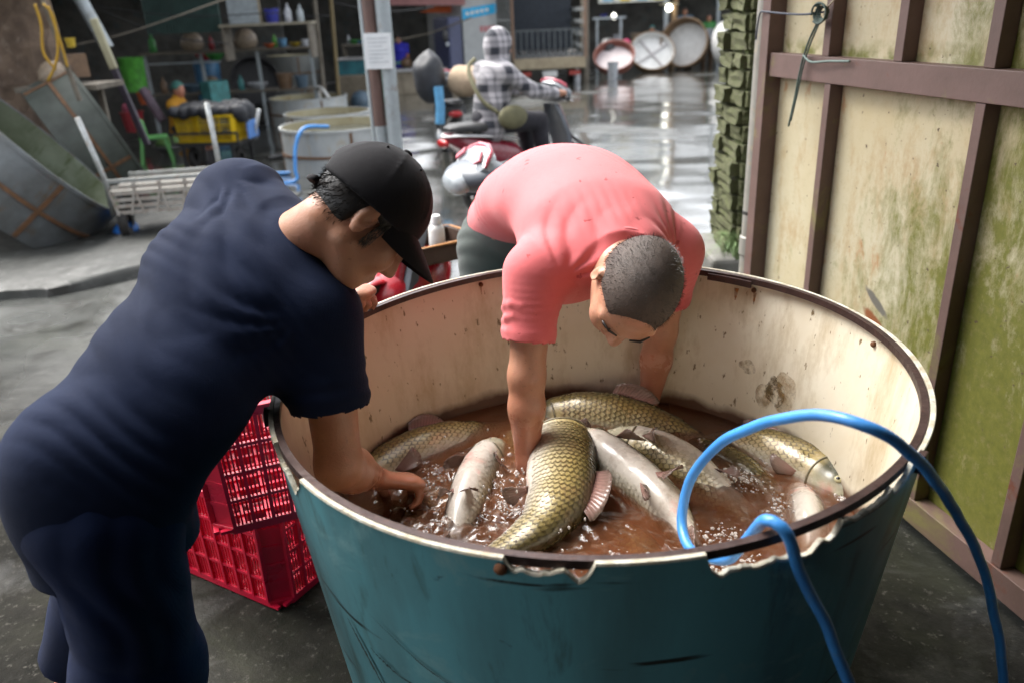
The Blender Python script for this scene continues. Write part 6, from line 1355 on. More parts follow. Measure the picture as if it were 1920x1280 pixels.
# spout and hoses
mb = MB(); mb.tube(catmull([(-3.3, 15.2, .1), (-3.32, 15.15, .32), (-3.2, 14.9, .36), (-3.05, 14.75, .2)], 20)[0], .03, 8); tag(mb.build('white_spout', simple('white_pipe', (.6, .6, .58), .4), None, smooth=True), 'curved white pipe spilling water into the third tank', 'pipe')
mb = MB(); mb.tube(catmull([(-2.1, 9.9, .30), (-2.32, 9.62, .33), (-2.42, 9.50, .15), (-2.44, 9.4, -.1), (-2.46, 9.35, -.235), (-2.9, 9.2, -.235), (-3.6, 9.4, -.235)], 60)[0], .022, 8); tag(mb.build('blue_hose', M_HOSE, None, smooth=True), 'blue hose hanging over the nearest filled tank to the ground', 'hose')
mb = MB(); mb.tube(catmull([(-2.44, 10.0, -.24), (-2.9, 10.0, -.25), (-3.3, 10.25, -.26)], 30)[0], .022, 8); tag(mb.build('blue_hose', M_HOSE, None, smooth=True), 'short blue hose lying on the ground in front of the push cart', 'hose')
mb = MB(); mb.tube(catmull([(-3.25, 11.2, -.25), (-2.9, 11.5, -.23), (-2.8, 11.3, -.25)], 30)[0], .03, 8); tag(mb.build('black_hose', M_BLKP, None, smooth=True), 'black hose curving on the ground beside the push cart', 'hose')
# steel pole with the paper notice
pol = thing('steel_pole', 'paired brown and pale grey steel pole with a notice taped on', 'pole', (-.935, 6.5, fall(6.5)))
M_PGREY = simple('pale_grey_paint', (.33, .37, .39), .5, .1, (.27, .30, .31), 6, c3=(.22, .2, .17)); M_PBRN = simple('brown_paint', (.13, .075, .062), .55, .1, (.10, .06, .05), 9)
mb = MB(); mb.lathe([(.056, -.05), (.056, 2.6), (0, 2.6)], 20, (.075, 0, 0)); mb.build('grey_tube', M_PGREY, pol, smooth=40)
mb = MB(); mb.lathe([(.050, .85), (.050, 2.6), (0, 2.6)], 20, (-.035, .02, 0)); mb.build('brown_tube', M_PBRN, pol, smooth=40)
mb = MB(); mb.lathe([(.048, -.05), (.048, .85)], 20, (-.035, .02, 0)); mb.lathe([(.018, -.05), (.018, 2.6)], 10, (-.092, .02, 0)); mb.build('grey_sleeve', M_PGREY, pol, smooth=40)
sg = thing('paper_notice', 'white sheet of paper taped to the steel pole', 'notice', (-.914, 6.41, 1.26))
mb = MB(); mb.box((0, 0, 0), (.205, .003, .255), Matrix.Rotation(.02, 3, 'Y')); mb.build('sheet', simple('paper', (.72, .74, .75), .7, 0, (.66, .68, .70), 14), sg)
M_PRINT = simple('faint_print', (.50, .53, .56), .8)
for i in range(7): mb = MB(); mb.box((.0 - .02 * (i % 3 == 2), -.0035, .09 - .028 * i), (.15 - .04 * (i % 3 == 2), .001, .006)); mb.build('print_line', M_PRINT, sg)
# ---- sheds: posts, roofs, back walls (dark inside)
M_ROOF = simple('sheet_roof', (.10, .10, .10), .6, .2, (.07, .06, .055), 3); M_WALLD = simple('sooty_wall', (.13, .125, .115), .9, 0, (.06, .058, .053), 2, c3=(.08, .11, .12))
def sroof(x0, x1, y0, y1, z0, z1, label):
    mb = MB(); mb.add([(x0, y0, z0), (x1, y0, z0), (x1, y1, z1), (x0, y1, z1), (x0, y0, z0 + .05), (x1, y0, z0 + .05), (x1, y1, z1 + .05), (x0, y1, z1 + .05)], [(0, 1, 2, 3), (4, 5, 6, 7), (0, 1, 5, 4), (2, 3, 7, 6), (1, 2, 6, 5), (0, 3, 7, 4)]); tag(mb.build('shed_roof', M_ROOF), label, 'roof')
sroof(-16, -2.55, 12.9, 30, 3.0, 3.6, 'low sheet roof over the shelves and tanks on the left'); sroof(-16, -4.6, 6.6, 12.85, 2.35, 2.5, 'low roof above the leaning tanks at the far left'); sroof(-2.45, .2, 20.2, 30, 2.3, 2.9, 'roof over the concrete counter in the middle'); sroof(.3, 14, 24.6, 32, 2.8, 3.4, 'roof of the far stall on the right')
def swall(c, s, label): mb = MB(); mb.box(c, s); tag(mb.build('shed_wall', M_WALLD), label, 'wall')
swall((-8, 30, 1.2), (18, .2, 3.4), 'dark back wall of the left shed'); swall((7, 31.5, 1.2), (16, .2, 3.4), 'dark back wall of the far right stall'); swall((-15.8, 18, 1.2), (.2, 24, 3.4), 'dark side wall of the left shed'); swall((-9.5, 21.9, 1.0), (8, .2, 2.6), 'sooty partition behind the blue drum')
mb = MB(); n_ = 24; vs = []
for j in range(15):
    for i in range(n_): x = -7.2 + i * .115; z = -.1 + j * .16; vs.append((x, 8.9 + .10 * nz(x * 2, z * 2, 1, 1.5) + .06 * nz(x * 5, z * 5, 4, 1.4), z))
mb.add(vs, [(j * n_ + i, j * n_ + i + 1, (j + 1) * n_ + i + 1, (j + 1) * n_ + i) for j in range(14) for i in range(n_ - 1)]); o = mb.build('rubble_wall', simple('brown_rubble', (.17, .12, .085), .9, 0, (.09, .062, .045), 4, c3=(.24, .19, .15), bmp=.8, bscale=9), None); o.modifiers.new('s', 'SOLIDIFY').thickness = .15; tag(o, 'rough brown rubble wall at the upper left behind the leaning tank', 'wall')
def post(a, b_, r, mat, label, name='post', n=10):
    mb = MB(); a, b_ = Vector(a), Vector(b_); mb.tube([(0, 0, 0), b_ - a], r, n); o = mb.build(name, mat, None, smooth=40); o.location = a; tag(o, label, 'post')
M_WOODG = simple('grey_wood', (.16, .14, .11), .8, 0, (.10, .085, .065), 8); M_BEIGE = simple('beige_plastic', (.36, .34, .22), .6, 0, (.30, .28, .18), 6); M_YROPE = simple('yellow_rope', (.42, .24, .01), .6)
lp = thing('leaning_post', 'leaning post with pale beige upper half above the tipped tank', 'post', (-3.98, 9.0, .45)); mb = MB(); mb.bar(V(-4.20, 9.0, 1.60), V(-4.10, 9.0, 1.10), .075, .06, (0, 1, 0)); mb.build('beige_sleeve', M_BEIGE, lp, world=True, bevel=.01)
mb = MB(); mb.bar(V(-4.10, 9.0, 1.095), V(-3.92, 9.0, .30), .06, .05, (0, 1, 0)); mb.build('dark_shaft', simple('dark_purple', (.045, .035, .05), .6), lp, world=True)
post((-3.86, 7.65, .9), (-3.98, 7.6, 2.0), .022, M_WOODG, 'thin grey stick beside the yellow rope'); post((-4.35, 9.5, 1.3), (-4.70, 9.5, 2.3), .07, M_PGREY, 'grey slanting beam above the leaning beige post'); post((-3.19, 15.0, GB), (-3.13, 15.0, 2.6), .035, M_WOODG, 'dark shed post at the end of the shelf'); post((-3.06, 15.6, GB), (-2.95, 15.6, 2.6), .035, simple('bamboo', (.20, .15, .07), .7), 'brown shed post right of the shelf'); post((2.22, 21.9, GB), (2.22, 21.9, 2.6), .10, M_WOODG, 'thick weathered post between the open truck and the far stall'); post((4.93, 25.0, GB), (4.86, 25.0, 2.6), .07, M_PGREY, 'pale post of the far stall under the lit globe'); post((5.12, 25.1, GB), (5.22, 25.1, 2.6), .08, simple('tan_wood', (.26, .17, .09), .8), 'tan wooden post of the far stall'); post((6.6, 25.5, GB), (6.5, 25.5, 2.6), .05, M_PGREY, 'thin grey post at the far right stall')
yr = thing('yellow_rope', 'loops of yellow rope hanging beside the rubble wall', 'rope', (-3.95, 7.5, 1.0))
for pts_ in ([(-3.97, 7.5, 1.72), (-3.96, 7.5, 1.55), (-3.99, 7.48, 1.33), (-3.93, 7.5, 1.18)], [(-3.90, 7.5, 1.72), (-3.84, 7.5, 1.62), (-3.86, 7.5, 1.38), (-3.92, 7.49, 1.22), (-4.02, 7.49, 1.09)], [(-3.86, 7.5, 1.70), (-3.83, 7.5, 1.4), (-3.82, 7.5, 1.2)]): mb = MB(); mb.tube(catmull(pts_, 24)[0], .012, 7); mb.build('loop', M_YROPE, yr, smooth=True, world=True)
mb = MB()
for i in range(22): x = -5.72 + i * .056; mb.prism([(x, 14.0), (x + .028, 13.97), (x + .056, 14.0), (x + .056, 14.01), (x + .028, 13.98), (x, 14.01)], 1.38, 2.4, 2)
tag(mb.build('corrugated_panel', simple('dark_green_tin', (.018, .05, .042), .5, .2, (.012, .032, .028), 6)), 'dark green corrugated sheet hanging under the left roof', 'panel')
# ---- small goods: each its own object
def lathe_obj(name, label, cat, c, prof, mat, n=18, axis=(0, 0, 1), group=None, s=1.0):
    mb = MB(); mb.lathe([(r * s, z * s) for r, z in prof], n); o = mb.build(name, mat, None, smooth=40); o.location = c; o.rotation_euler = Vector(axis).normalized().to_track_quat('Z', 'Y').to_euler(); return tag(o, label, cat, group)
BUCKET = [(0, 0), (.10, 0), (.13, .22), (.14, .22), (.14, .235), (.122, .235), (.095, .015), (0, .015)]; BOTTLE = [(0, 0), (.045, 0), (.048, .01), (.048, .14), (.02, .19), (.016, .2), (.016, .235), (0, .235)]; BOWL = [(0, 0), (.08, 0), (.17, .10), (.18, .10), (.175, .115), (.16, .10), (.07, .012), (0, .012)]; SACKP = [(0, 0), (.14, .01), (.18, .08), (.17, .18), (.11, .26), (.04, .29), (0, .29)]
cl = lambda n, c, r=.5: simple('goods_' + n, tuple(x * .75 + .012 for x in c), r, 0, tuple(x * .4 + .01 for x in c), 14, c3=tuple(x * .3 + .05 for x in c))
C_ = dict(blue=cl('blue', (.02, .03, .40)), white=cl('white', (.60, .62, .66)), green=cl('green', (.04, .34, .05)), lgreen=cl('lgreen', (.10, .48, .04)), red=cl('red', (.42, .02, .03)), orange=cl('orange', (.70, .12, .01)), yellow=cl('yellow', (.60, .42, .01)), teal=cl('teal', (.05, .30, .30)), tan=cl('tan', (.34, .26, .18)), pink=cl('pink', (.60, .10, .18)), lblue=cl('lblue', (.15, .38, .62)), mauve=cl('mauve', (.20, .13, .18)), brown=cl('brown', (.20, .11, .05)), slate=cl('slate', (.10, .17, .24)), mag=cl('mag', (.62, .02, .14)))
sh = thing('wall_shelf', 'long wooden shelf on brackets under the left roof', 'shelf', (-3.8, 14.0, 1.0))
mb = MB(); mb.box((-3.78, 14.15, 1.46), (1.5, .42, .035)); mb.build('board', simple('pale_wood', (.30, .27, .20), .7), sh, world=True)
mb = MB(); mb.box((-3.08, 14.15, 1.2), (.04, .4, .55)); mb.build('bracket', M_WOODG, sh, world=True)
mb = MB(); mb.box((-4.48, 14.15, 1.2), (.04, .4, .55)); mb.build('bracket', M_WOODG, sh, world=True)
wb_ = thing('white_board', 'pale grey board with a wooden edge standing on the shelf', 'board', (-4.12, 14.05, 1.48)); mb = MB(); mb.box((0, 0, .28), (.50, .03, .55)); mb.build('board_face', simple('board_grey', (.30, .34, .36), .6), wb_); mb = MB(); mb.box((.265, -.004, .28), (.03, .04, .56)); mb.build('edge', simple('pale_wood2', (.30, .25, .17), .7), wb_)
lathe_obj('bucket', 'blue plastic bucket on the shelf beside the grey board', 'bucket', (-3.68, 14.1, 1.478), BUCKET, C_['blue'], s=.9); lathe_obj('bottle', 'white bottle on the shelf right of the blue bucket', 'bottle', (-3.42, 14.1, 1.478), BOTTLE, C_['white'], s=1.2); lathe_obj('bottle', 'grey bottle at the right end of the shelf', 'bottle', (-3.22, 14.1, 1.478), BOTTLE, M_PGREY, s=1.1)
rk = thing('steel_rack', 'low dark steel rack loaded with pots behind the seated person', 'rack', (-4.8, 15.2, GB))
mb = MB(); mb.box((-4.8, 15.3, 1.05), (3.1, .6, .04)); mb.build('top', M_WOODG, rk, world=True)
for x in (-6.3, -5.3, -4.3, -3.35): mb = MB(); mb.box((x, 15.1, .38), (.05, .05, 1.30)); mb.build('upright', M_PGREY, rk, world=True)
mb = MB(); mb.box((-5.6, 15.05, .88), (1.3, .03, .03)); mb.build('rail', M_PGREY, rk, world=True); mb = MB(); mb.box((-4.8, 15.3, .35), (3.0, .5, .03)); mb.build('lower_shelf', M_WOODG, rk, world=True)
lathe_obj('cloth_sack', 'square tan sack on the dark rack under the green sheet', 'sack', (-5.45, 15.2, 1.072), SACKP, C_['tan'], s=1.1); lathe_obj('cloth_sack', 'round tan sack at the middle of the dark rack', 'sack', (-4.5, 15.2, 1.072), SACKP, C_['tan'], s=1.15)
items = [('green tub on the low shelf above the blue drum', 'tub', (-5.05, 15.1, .90), BOWL, 'green', 1.0), ('orange bowl on the rack above the black tub', 'bowl', (-4.05, 15.05, 1.072), BOWL, 'orange', .6), ('white cup at the right end of the rack', 'cup', (-3.42, 15.05, 1.072), BUCKET, 'white', .5), ('yellow bowl near the right end of the rack', 'bowl', (-3.6, 15.1, 1.072), BOWL, 'yellow', .6), ('small green bottle standing on the rack', 'bottle', (-4.0, 15.25, 1.072), BOTTLE, 'lgreen', .9), ('light blue jar standing on the rack', 'jar', (-3.85, 15.2, 1.072), BUCKET, 'lblue', .6), ('red tub on top of the blue drum', 'tub', (-5.9, 17.0, .835), BOWL, 'red', 1.0)]
for lb_, ct, c_, pr, mt, s_ in items: lathe_obj(ct, lb_, ct, c_, pr, C_[mt], s=s_)
lathe_obj('drum', 'tall blue drum in the shade behind the yellow crate', 'drum', (-5.93, 17.1, GB), [(0, 0), (.24, 0), (.25, .03), (.25, .5), (.255, .52), (.25, .54), (.25, 1.05), (.24, 1.10), (0, 1.10)], M_BLUEB, 24)
lathe_obj('green_bin', 'bright green plastic bin at the left under the dark sheet', 'bin', (-6.12, 14.1, .50), [(0, 0), (.17, 0), (.20, .52), (.21, .54), (.19, .54), (.16, .02), (0, .02)], C_['lgreen'], 20)
lathe_obj('orange_tub', 'orange tub under the bright green bin', 'tub', (-5.98, 14.0, .30), BUCKET, C_['orange'], s=.85); lathe_obj('crimson_bucket', 'crimson bucket beside the tipped tank', 'bucket', (-5.80, 13.0, -.02), BUCKET, C_['red'], s=1.3); lathe_obj('mauve_roll', 'mauve roll leaning left of the seated person', 'roll', (-5.36, 13.05, .12), [(0, 0), (.07, 0), (.07, .55), (0, .55)], C_['mauve'], axis=(-.45, .1, .9)); lathe_obj('pink_bundle', 'pale pink bundle above the crimson bucket', 'bundle', (-5.82, 12.95, .28), SACKP, C_['pink'], s=.5)
lathe_obj('teal_board', 'teal plastic panel standing behind the seated person', 'panel', (-4.85, 14.2, .05), [(0, 0), (.24, 0), (.24, .56), (0, .56)], C_['teal'], 4)
lathe_obj('cardboard_box', 'brown cardboard box left of the beige post', 'box', (-4.25, 8.5, 1.06), [(0, 0), (.13, 0), (.13, .22), (0, .22)], C_['brown'], 4); lathe_obj('yellow_cup', 'small yellow cup above the cardboard box', 'cup', (-4.27, 8.55, 1.34), BUCKET, C_['yellow'], s=.38); lathe_obj('tan_sack', 'tan sack between the rope and the cardboard box', 'sack', (-4.38, 8.3, 1.0), SACKP, C_['tan'], s=.8)
mb = MB(); mb.box((-4.3, 8.42, .98), (.8, .6, .05)); mb.box((-4.6, 8.42, .45), (.05, .05, 1.05)); mb.box((-4.02, 8.42, .45), (.05, .05, 1.05)); tag(mb.build('plank_stand', M_WOODG), 'rough plank stand behind the tipped tanks', 'stand')
rnd = random.Random(31)
clut = [('net_float', 'float', BUCKET), ('jar', 'jar', BOTTLE), ('pan', 'pan', BOWL), ('sack', 'sack', SACKP)]
spots_ = [('dark jar on the low shelf at the far left', 1, (-6.1, 15.2, .37), 'brown', 1.2), ('grey pan on the low shelf behind the seated person', 2, (-5.6, 15.2, .37), 'slate', 1.2), ('tan sack on the low shelf beside the blue drum', 3, (-5.25, 15.25, .37), 'tan', .9), ('teal jar on the low shelf in the shade', 1, (-4.7, 15.2, .37), 'teal', 1.1), ('white pan on the low shelf below the tan sack', 2, (-4.4, 15.2, .37), 'white', 1.0), ('brown bucket at the right of the low shelf', 0, (-3.9, 15.2, .37), 'brown', 1.1), ('slate bucket at the end of the low shelf', 0, (-3.6, 15.2, .37), 'slate', .9), ('green jar on the rack top at the far left', 1, (-6.2, 15.3, 1.072), 'green', 1.3), ('red jar on the rack top beside the tan sack', 1, (-5.15, 15.3, 1.072), 'red', 1.0), ('brown pan on the rack top in the middle', 2, (-4.85, 15.3, 1.072), 'brown', .9), ('pale sack on the ground under the shelf', 3, (-3.9, 17.6, GB), 'tan', 1.6), ('teal bucket on the ground by the tall dim tank', 0, (-4.1, 18.6, GB), 'teal', 1.4), ('slate sack on the ground behind the third tank', 3, (-2.9, 17.2, GB), 'slate', 1.3), ('yellow jar on the high ledge by the pole', 1, (-2.75, 20.6, .92), 'yellow', 1.0), ('white jar on the high ledge', 1, (-3.62, 20.6, .92), 'white', .9), ('brown sack on the concrete counter', 3, (-2.3, 20.8, .32), 'brown', .8)]
for lb_, k_, c_, mt, s_ in spots_: lathe_obj(clut[k_][0], lb_, clut[k_][1], c_, clut[k_][2], C_[mt], s=s_)
for i, (a_, b_) in enumerate((((-6.6, 13.4, 1.9), (-3.4, 13.6, 1.62)), ((-5.9, 12.95, 1.75), (-4.2, 13.3, 1.2)), ((-4.6, 14.6, 1.85), (-2.9, 14.9, 1.55)), ((-3.1, 16.0, 1.8), (-1.2, 16.4, 1.62)))):
    m_ = (Vector(a_) + Vector(b_)) / 2 - V(0, 0, .12); mb = MB(); mb.tube(catmull([a_, m_, b_], 24)[0], .010, 6); tag(mb.build('sagging_wire', M_BLKP, None, smooth=True), ['black wire sagging across the left shed above the green bin', 'short black wire hanging down beside the green sheet', 'black wire above the shelf with the grey board', 'black wire running right from the shed posts'][i], 'wire')
# ---- green plastic chair
gc = thing('plastic_chair', 'small light green plastic chair facing left in the yard', 'chair', (-4.88, 11.45, GB), (0, 0, math.radians(200)))
M_LG = simple('pale_green_plastic', (.16, .46, .14), .45, 0, (.13, .38, .11), 6)
for x, y in ((-.15, -.15), (.15, -.15), (-.15, .15), (.15, .15)): mb = MB(); mb.bar((x * 1.35, y * 1.35, 0), (x, y, .33), .035, .03, (0, 1, 0)); mb.build('leg', M_LG, gc)
mb = MB(); mb.box((0, 0, .345), (.36, .36, .03)); mb.build('seat', M_LG, gc, bevel=.01)
mb = MB(); vs = []
for i in range(7):
    a = -1.1 + 2.2 * i / 6; vs += [(.18 * math.cos(a) + .0, .19 * math.sin(a), .36), (.21 * math.cos(a) + .02, .21 * math.sin(a), .64 - .06 * (a * a))]
mb.add(vs, [(2 * i, 2 * i + 2, 2 * i + 3, 2 * i + 1) for i in range(6)]); o = mb.build('backrest', M_LG, gc, smooth=True); o.modifiers.new('s', 'SOLIDIFY').thickness = .02
lathe_obj('vegetable_basin', 'grey basin of greens on the ground beside the green chair', 'basin', (-4.95, 12.1, GB), BOWL, M_GALVD, s=1.3); sack('greens', 'heap of leafy greens in the grey basin', (-4.95, 12.1, GB + .08), (.2, .2, .09), cl('leaf', (.09, .20, .03), .7), 'greens', 5)
# ---- people in the yard
def zz(y): return fall(y)
sp = V(-5.10, 13.0, GB)
figure('person in an orange-yellow jacket and green cap sitting low by the yellow crate', tuple(sp), dict(pel=sp + V(0, 0, .30), che=sp + V(.04, 0, .58), nek=sp + V(.06, 0, .72), head=sp + V(.10, -.01, .86), face=(.9, -.4, -.1), ls=sp + V(.02, .19, .64), le=sp + V(.20, .24, .45), lw=sp + V(.42, .16, .50), rs=sp + V(.02, -.19, .64), re=sp + V(.20, -.24, .44), rw=sp + V(.42, -.14, .52), lh=sp + V(.02, .1, .28), lk=sp + V(.40, .14, .38), la=sp + V(.38, .14, .06), rh=sp + V(.02, -.1, .28), rk=sp + V(.40, -.14, .38), ra=sp + V(.38, -.14, .06)), simple('mustard_cloth', (.46, .22, .012), .8, 0, (.38, .17, .01), 6), simple('dark_trousers', (.016, .015, .022), .8), hair=simple('teal_cap', (.06, .20, .17), .7), grid=.016)
bp = V(-2.48, 21.2, GB)
def stand(b_, f_=(0, -1, 0), lean=0.0, k=1.0):
    f_ = Vector(f_).normalized(); r_ = Vector((-f_.y, f_.x, 0)) * -1; c = lambda x, y, z: Vector(b_) + r_ * x * k + f_ * (y + lean * max(0, z - .9)) * k + V(0, 0, z * k)
    return dict(pel=c(0, 0, .90), che=c(0, 0, 1.22), nek=c(0, 0, 1.40), head=c(0, .03, 1.54), face=tuple(f_ + V(0, 0, -.15)), ls=c(-.19, 0, 1.33), le=c(-.26, .05, 1.06), lw=c(-.24, .2, .88), rs=c(.19, 0, 1.33), re=c(.26, .05, 1.06), rw=c(.24, .2, .88), lh=c(-.1, 0, .86), lk=c(-.11, .02, .46), la=c(-.11, 0, .08), rh=c(.1, 0, .86), rk=c(.11, .02, .46), ra=c(.11, 0, .08))
figure('far person in a bright blue polo and pale green shorts behind the concrete counter', tuple(bp), stand(bp, (-.2, -1, 0), .0, .80), simple('royal_blue', (.03, .03, .50), .7), simple('mint_cloth', (.20, .45, .38), .7), grid=.018, sleeves=.3)
gp_ = V(-2.60, 17.7, GB)
figure('person in a long green raincoat standing behind the steel pole', tuple(gp_), stand(gp_, (.1, 1, 0), .15, .72), simple('rain_green', (.03, .36, .14), .45, 0, (.02, .26, .11), 6), simple('rain_green', (.03, .36, .14)), hood=simple('rain_green', (.03, .36, .14)), grid=.018)
for lb_, b_, c_, c2, hr in (('far stall person in a pale blue shirt right of the lit globe', (5.75, 26.4, GB), 'lblue', 'brown', None), ('far stall person with a bright teal cap below the hanging bulb', (4.62, 25.6, GB - .45), 'brown', 'brown', 'teal'), ('far stall person in dark green at the right edge of the stall', (6.5, 26.4, GB - .2), 'green', 'brown', None)): figure(lb_, b_, stand(b_, (-.2, -1, 0), .1, 1.0), C_[c_], C_[c2], hair=C_[hr] if hr else M_HAIR, grid=.02)
# ---- concrete counter, block, teal bench
M_CTR = simple('stained_concrete', (.27, .23, .17), .7, 0, (.17, .14, .10), 3, c3=(.12, .10, .07), bmp=.4, bscale=8); M_TOPC = simple('pale_top', (.42, .42, .42), .4, 0, (.33, .33, .33), 5)
ct_ = thing('concrete_counter', 'stained concrete counter with a pale top behind the steel pole', 'counter', (-1.9, 20.3, GB), (0, 0, math.radians(14)))
mb = MB(); mb.box((0, .35, .26), (1.75, .7, .52)); mb.build('base', M_CTR, ct_, bevel=.02); mb = MB(); mb.box((0, .33, .55), (1.85, .8, .05)); mb.build('top', M_TOPC, ct_, bevel=.01)
for x in (-.45, .12, .62): mb = MB(); mb.box((x, -.006, .28), (.05, .03, .42)); mb.build('pilaster', M_CTR, ct_)
mb = MB(); mb.box((-3.3, 19.5, .0), (.85, .7, .55)); tag(mb.build('concrete_block', M_CTR, bevel=.02), 'low concrete block left of the steel pole', 'block')
tb = thing('teal_bench', 'teal blue trough with a white top edge above the concrete block', 'trough', (-3.3, 19.9, .28)); mb = MB(); mb.box((0, 0, .16), (.95, .7, .32)); mb.build('trough', M_TEALB, tb); mb = MB(); mb.box((0, -.02, .335), (1.0, .76, .03)); mb.build('edge', M_TOPC, tb)
for i, (x, c_, s_) in enumerate(((-3.5, 'green', .8), (-3.2, 'lgreen', .9), (-2.95, 'green', .7), (-3.35, 'lblue', .6))): lathe_obj('tub', ['dark green tub, left one on the high ledge left of the pole', 'leaf green tub in the middle of the high ledge', 'small green tub nearest the pole on the high ledge', 'light blue tub on the high ledge'][i], 'tub', (x, 20.6, .92), BOWL, C_[c_], s=s_)
mb = MB(); mb.box((-3.2, 20.7, .89), (1.2, .4, .04)); mb.box((-3.75, 20.7, .3), (.05, .3, 1.15)); mb.box((-2.65, 20.7, .3), (.05, .3, 1.15)); tag(mb.build('high_ledge', M_WOODG), 'dark wooden ledge holding green tubs left of the pole', 'ledge')
lathe_obj('green_scrap', 'small green bowl on the concrete counter', 'bowl', (-1.55, 20.4, .30), BOWL, C_['green'], s=.5)
aw = thing('awning', 'faded pink awning with an orange edge above the concrete counter', 'awning', (-1.9, 20.2, 2.0))
mb = MB(); mb.add([(-2.9, 20.3, 1.76), (-.75, 20.3, 1.68), (-.75, 20.0, 2.2), (-2.9, 20.0, 2.25)], [(0, 1, 2, 3)]); o = mb.build('cloth', simple('pink_sheet', (.52, .26, .26), .7, 0, (.42, .20, .20), 4), aw, world=True); o.modifiers.new('s', 'SOLIDIFY').thickness = .02
mb = MB(); mb.add([(-1.9, 20.9, 1.55), (-.75, 20.9, 1.50), (-.75, 20.88, 1.66), (-1.5, 20.88, 1.68)], [(0, 1, 2, 3)]); o = mb.build('orange_strip', simple('orange_sheet', (.48, .10, .02), .7), aw, world=True); o.modifiers.new('s', 'SOLIDIFY').thickness = .02
# ---- box truck
bx = thing('box_truck', 'grey box truck with a sky blue stripe, seen from its side', 'truck', (-.5, 20.6, GB), (0, 0, math.radians(28)))
mb = MB(); mb.box((.05, 1.0, 1.60), (.92, 2.1, 2.05)); mb.build('box_body', simple('box_grey', (.34, .35, .35), .5, 0, (.29, .30, .30), 3), bx)
M_STRIPE = simple('sky_blue', (.01, .34, .62), .45); mb = MB(); mb.add([(-.41, -.056, 1.62), (.51, -.056, 1.74), (.51, -.056, 1.96), (-.41, -.056, 1.86)], [(0, 1, 2, 3)]); mb.build('stripe', M_STRIPE, bx)
M_RLET = simple('faded_red', (.45, .13, .14), .6); M_WLET = simple('white_letter', (.62, .64, .62), .6)
for i in range(5): mb = MB(); mb.box((-.28 + .13 * i, -.060, 1.755 + .016 * i), (.085, .004, .07)); mb.build('letter', M_WLET, bx)
for i in range(4): mb = MB(); mb.box((.08 + .11 * i, -.054, 1.40), (.075, .004, .13)); mb.build('letter', M_RLET, bx)
mb = MB(); mb.box((.05, 1.0, .48), (.7, 2.0, .14)); mb.build('chassis', M_BLKP, bx)
mb = MB(); mb.box((-.62, .4, 1.1), (.36, .9, 1.2)); mb.build('cab', simple('cab_blue', (.06, .07, .14), .35), bx, bevel=.05)
for y in (.15, 1.6): mb = MB(); mb.lathe([(0, -.1), (.36, -.1), (.40, -.06), (.40, .06), (.36, .1), (0, .1)], 22, (.0, y, .40), Matrix.Rotation(math.pi / 2, 3, 'X')); mb.build('wheel', M_TYRE, bx, smooth=40)
mb = MB(); mb.ball((-.86, .0, 1.30), (.09, .05, .16)); mb.build('mirror', M_BLKP, bx, smooth=True); mb = MB(); mb.ball((-.84, -.04, 1.10), (.05, .03, .05)); mb.build('mirror_glass', M_LENS, bx, smooth=True)
# ---- open cage truck, tail toward us
tr = thing('cage_truck', 'flatbed truck with a dark slatted cage and wooden tailgate beam', 'truck', (1.25, 21.1, GB)); M_CAGE = simple('cage_iron', (.10, .115, .12), .6, .2, (.07, .075, .075), 8)
mb = MB(); mb.box((0, 2.2, .62), (1.85, 4.4, .10)); mb.build('bed', M_BLKP, tr); mb = MB(); mb.box((0, 0, .52), (1.80, .10, .26)); mb.build('tail_beam', simple('beam_wood', (.36, .30, .20), .7, 0, (.26, .21, .14), 6), tr, bevel=.01)
mb = MB(); mb.box((0, 4.3, 1.4), (1.8, .05, 1.6)); mb.build('headboard', simple('navy_sheet', (.02, .028, .04), .6), tr)
for i in range(13): mb = MB(); mb.box((-.84 + .14 * i, .02, .98), (.030, .03, .62)); mb.build('bar', M_CAGE, tr)
for z in (.72, 1.30): mb = MB(); mb.box((0, .05, z), (1.8, .03, .04)); mb.build('rail', M_CAGE, tr)
for x in (-.9, .9): mb = MB(); mb.box((x, .02, 1.35), (.07, .07, 1.5)); mb.build('corner_post', simple('cage_wood', (.24, .15, .10), .7), tr)
for x in (-.9, .9):
    for z in (.85, 1.15, 1.45, 1.75): mb = MB(); mb.box((x, 2.2, z), (.03, 4.2, .10)); mb.build('side_slat', M_CAGE, tr)
gatel = thing('cage_door', 'open slatted cage door between the box truck and the cage truck', 'door', (.10, 20.6, .30))
for i in range(5): mb = MB(); mb.box((-.14 + .075 * i, 0, .75), (.018, .02, 1.5)); mb.build('bar', simple('pale_bar', (.28, .29, .28), .6), gatel)
for z in (.02, .5, 1.0, 1.5): mb = MB(); mb.box((.01, .0215, z), (.34, .02, .03)); mb.build('rail', simple('pale_bar', (.28, .29, .28)), gatel)
for x in (-.62, .62): mb = MB(); mb.box((x, -.03, .28), (.28, .05, .10)); mb.build('tail_light', simple('tail_red', (.30, .03, .02), .3), tr)
mb = MB(); mb.box((.0, -.05, .27), (.36, .015, .14)); mb.build('number_plate', simple('plate_white', (.6, .6, .58), .5), tr)
for x in (-.65, .65): mb = MB(); mb.lathe([(0, -.12), (.36, -.12), (.40, -.06), (.40, .06), (.36, .12), (0, .12)], 22, (x, .9, .40), Matrix.Rotation(math.pi / 2, 3, 'Y')); mb.build('wheel', M_TYRE, tr, smooth=40)
lathe_obj('white_jug', 'white plastic jug on the ground by the cage truck', 'jug', (1.95, 21.3, GB), BOTTLE, C_['white'], s=1.6)
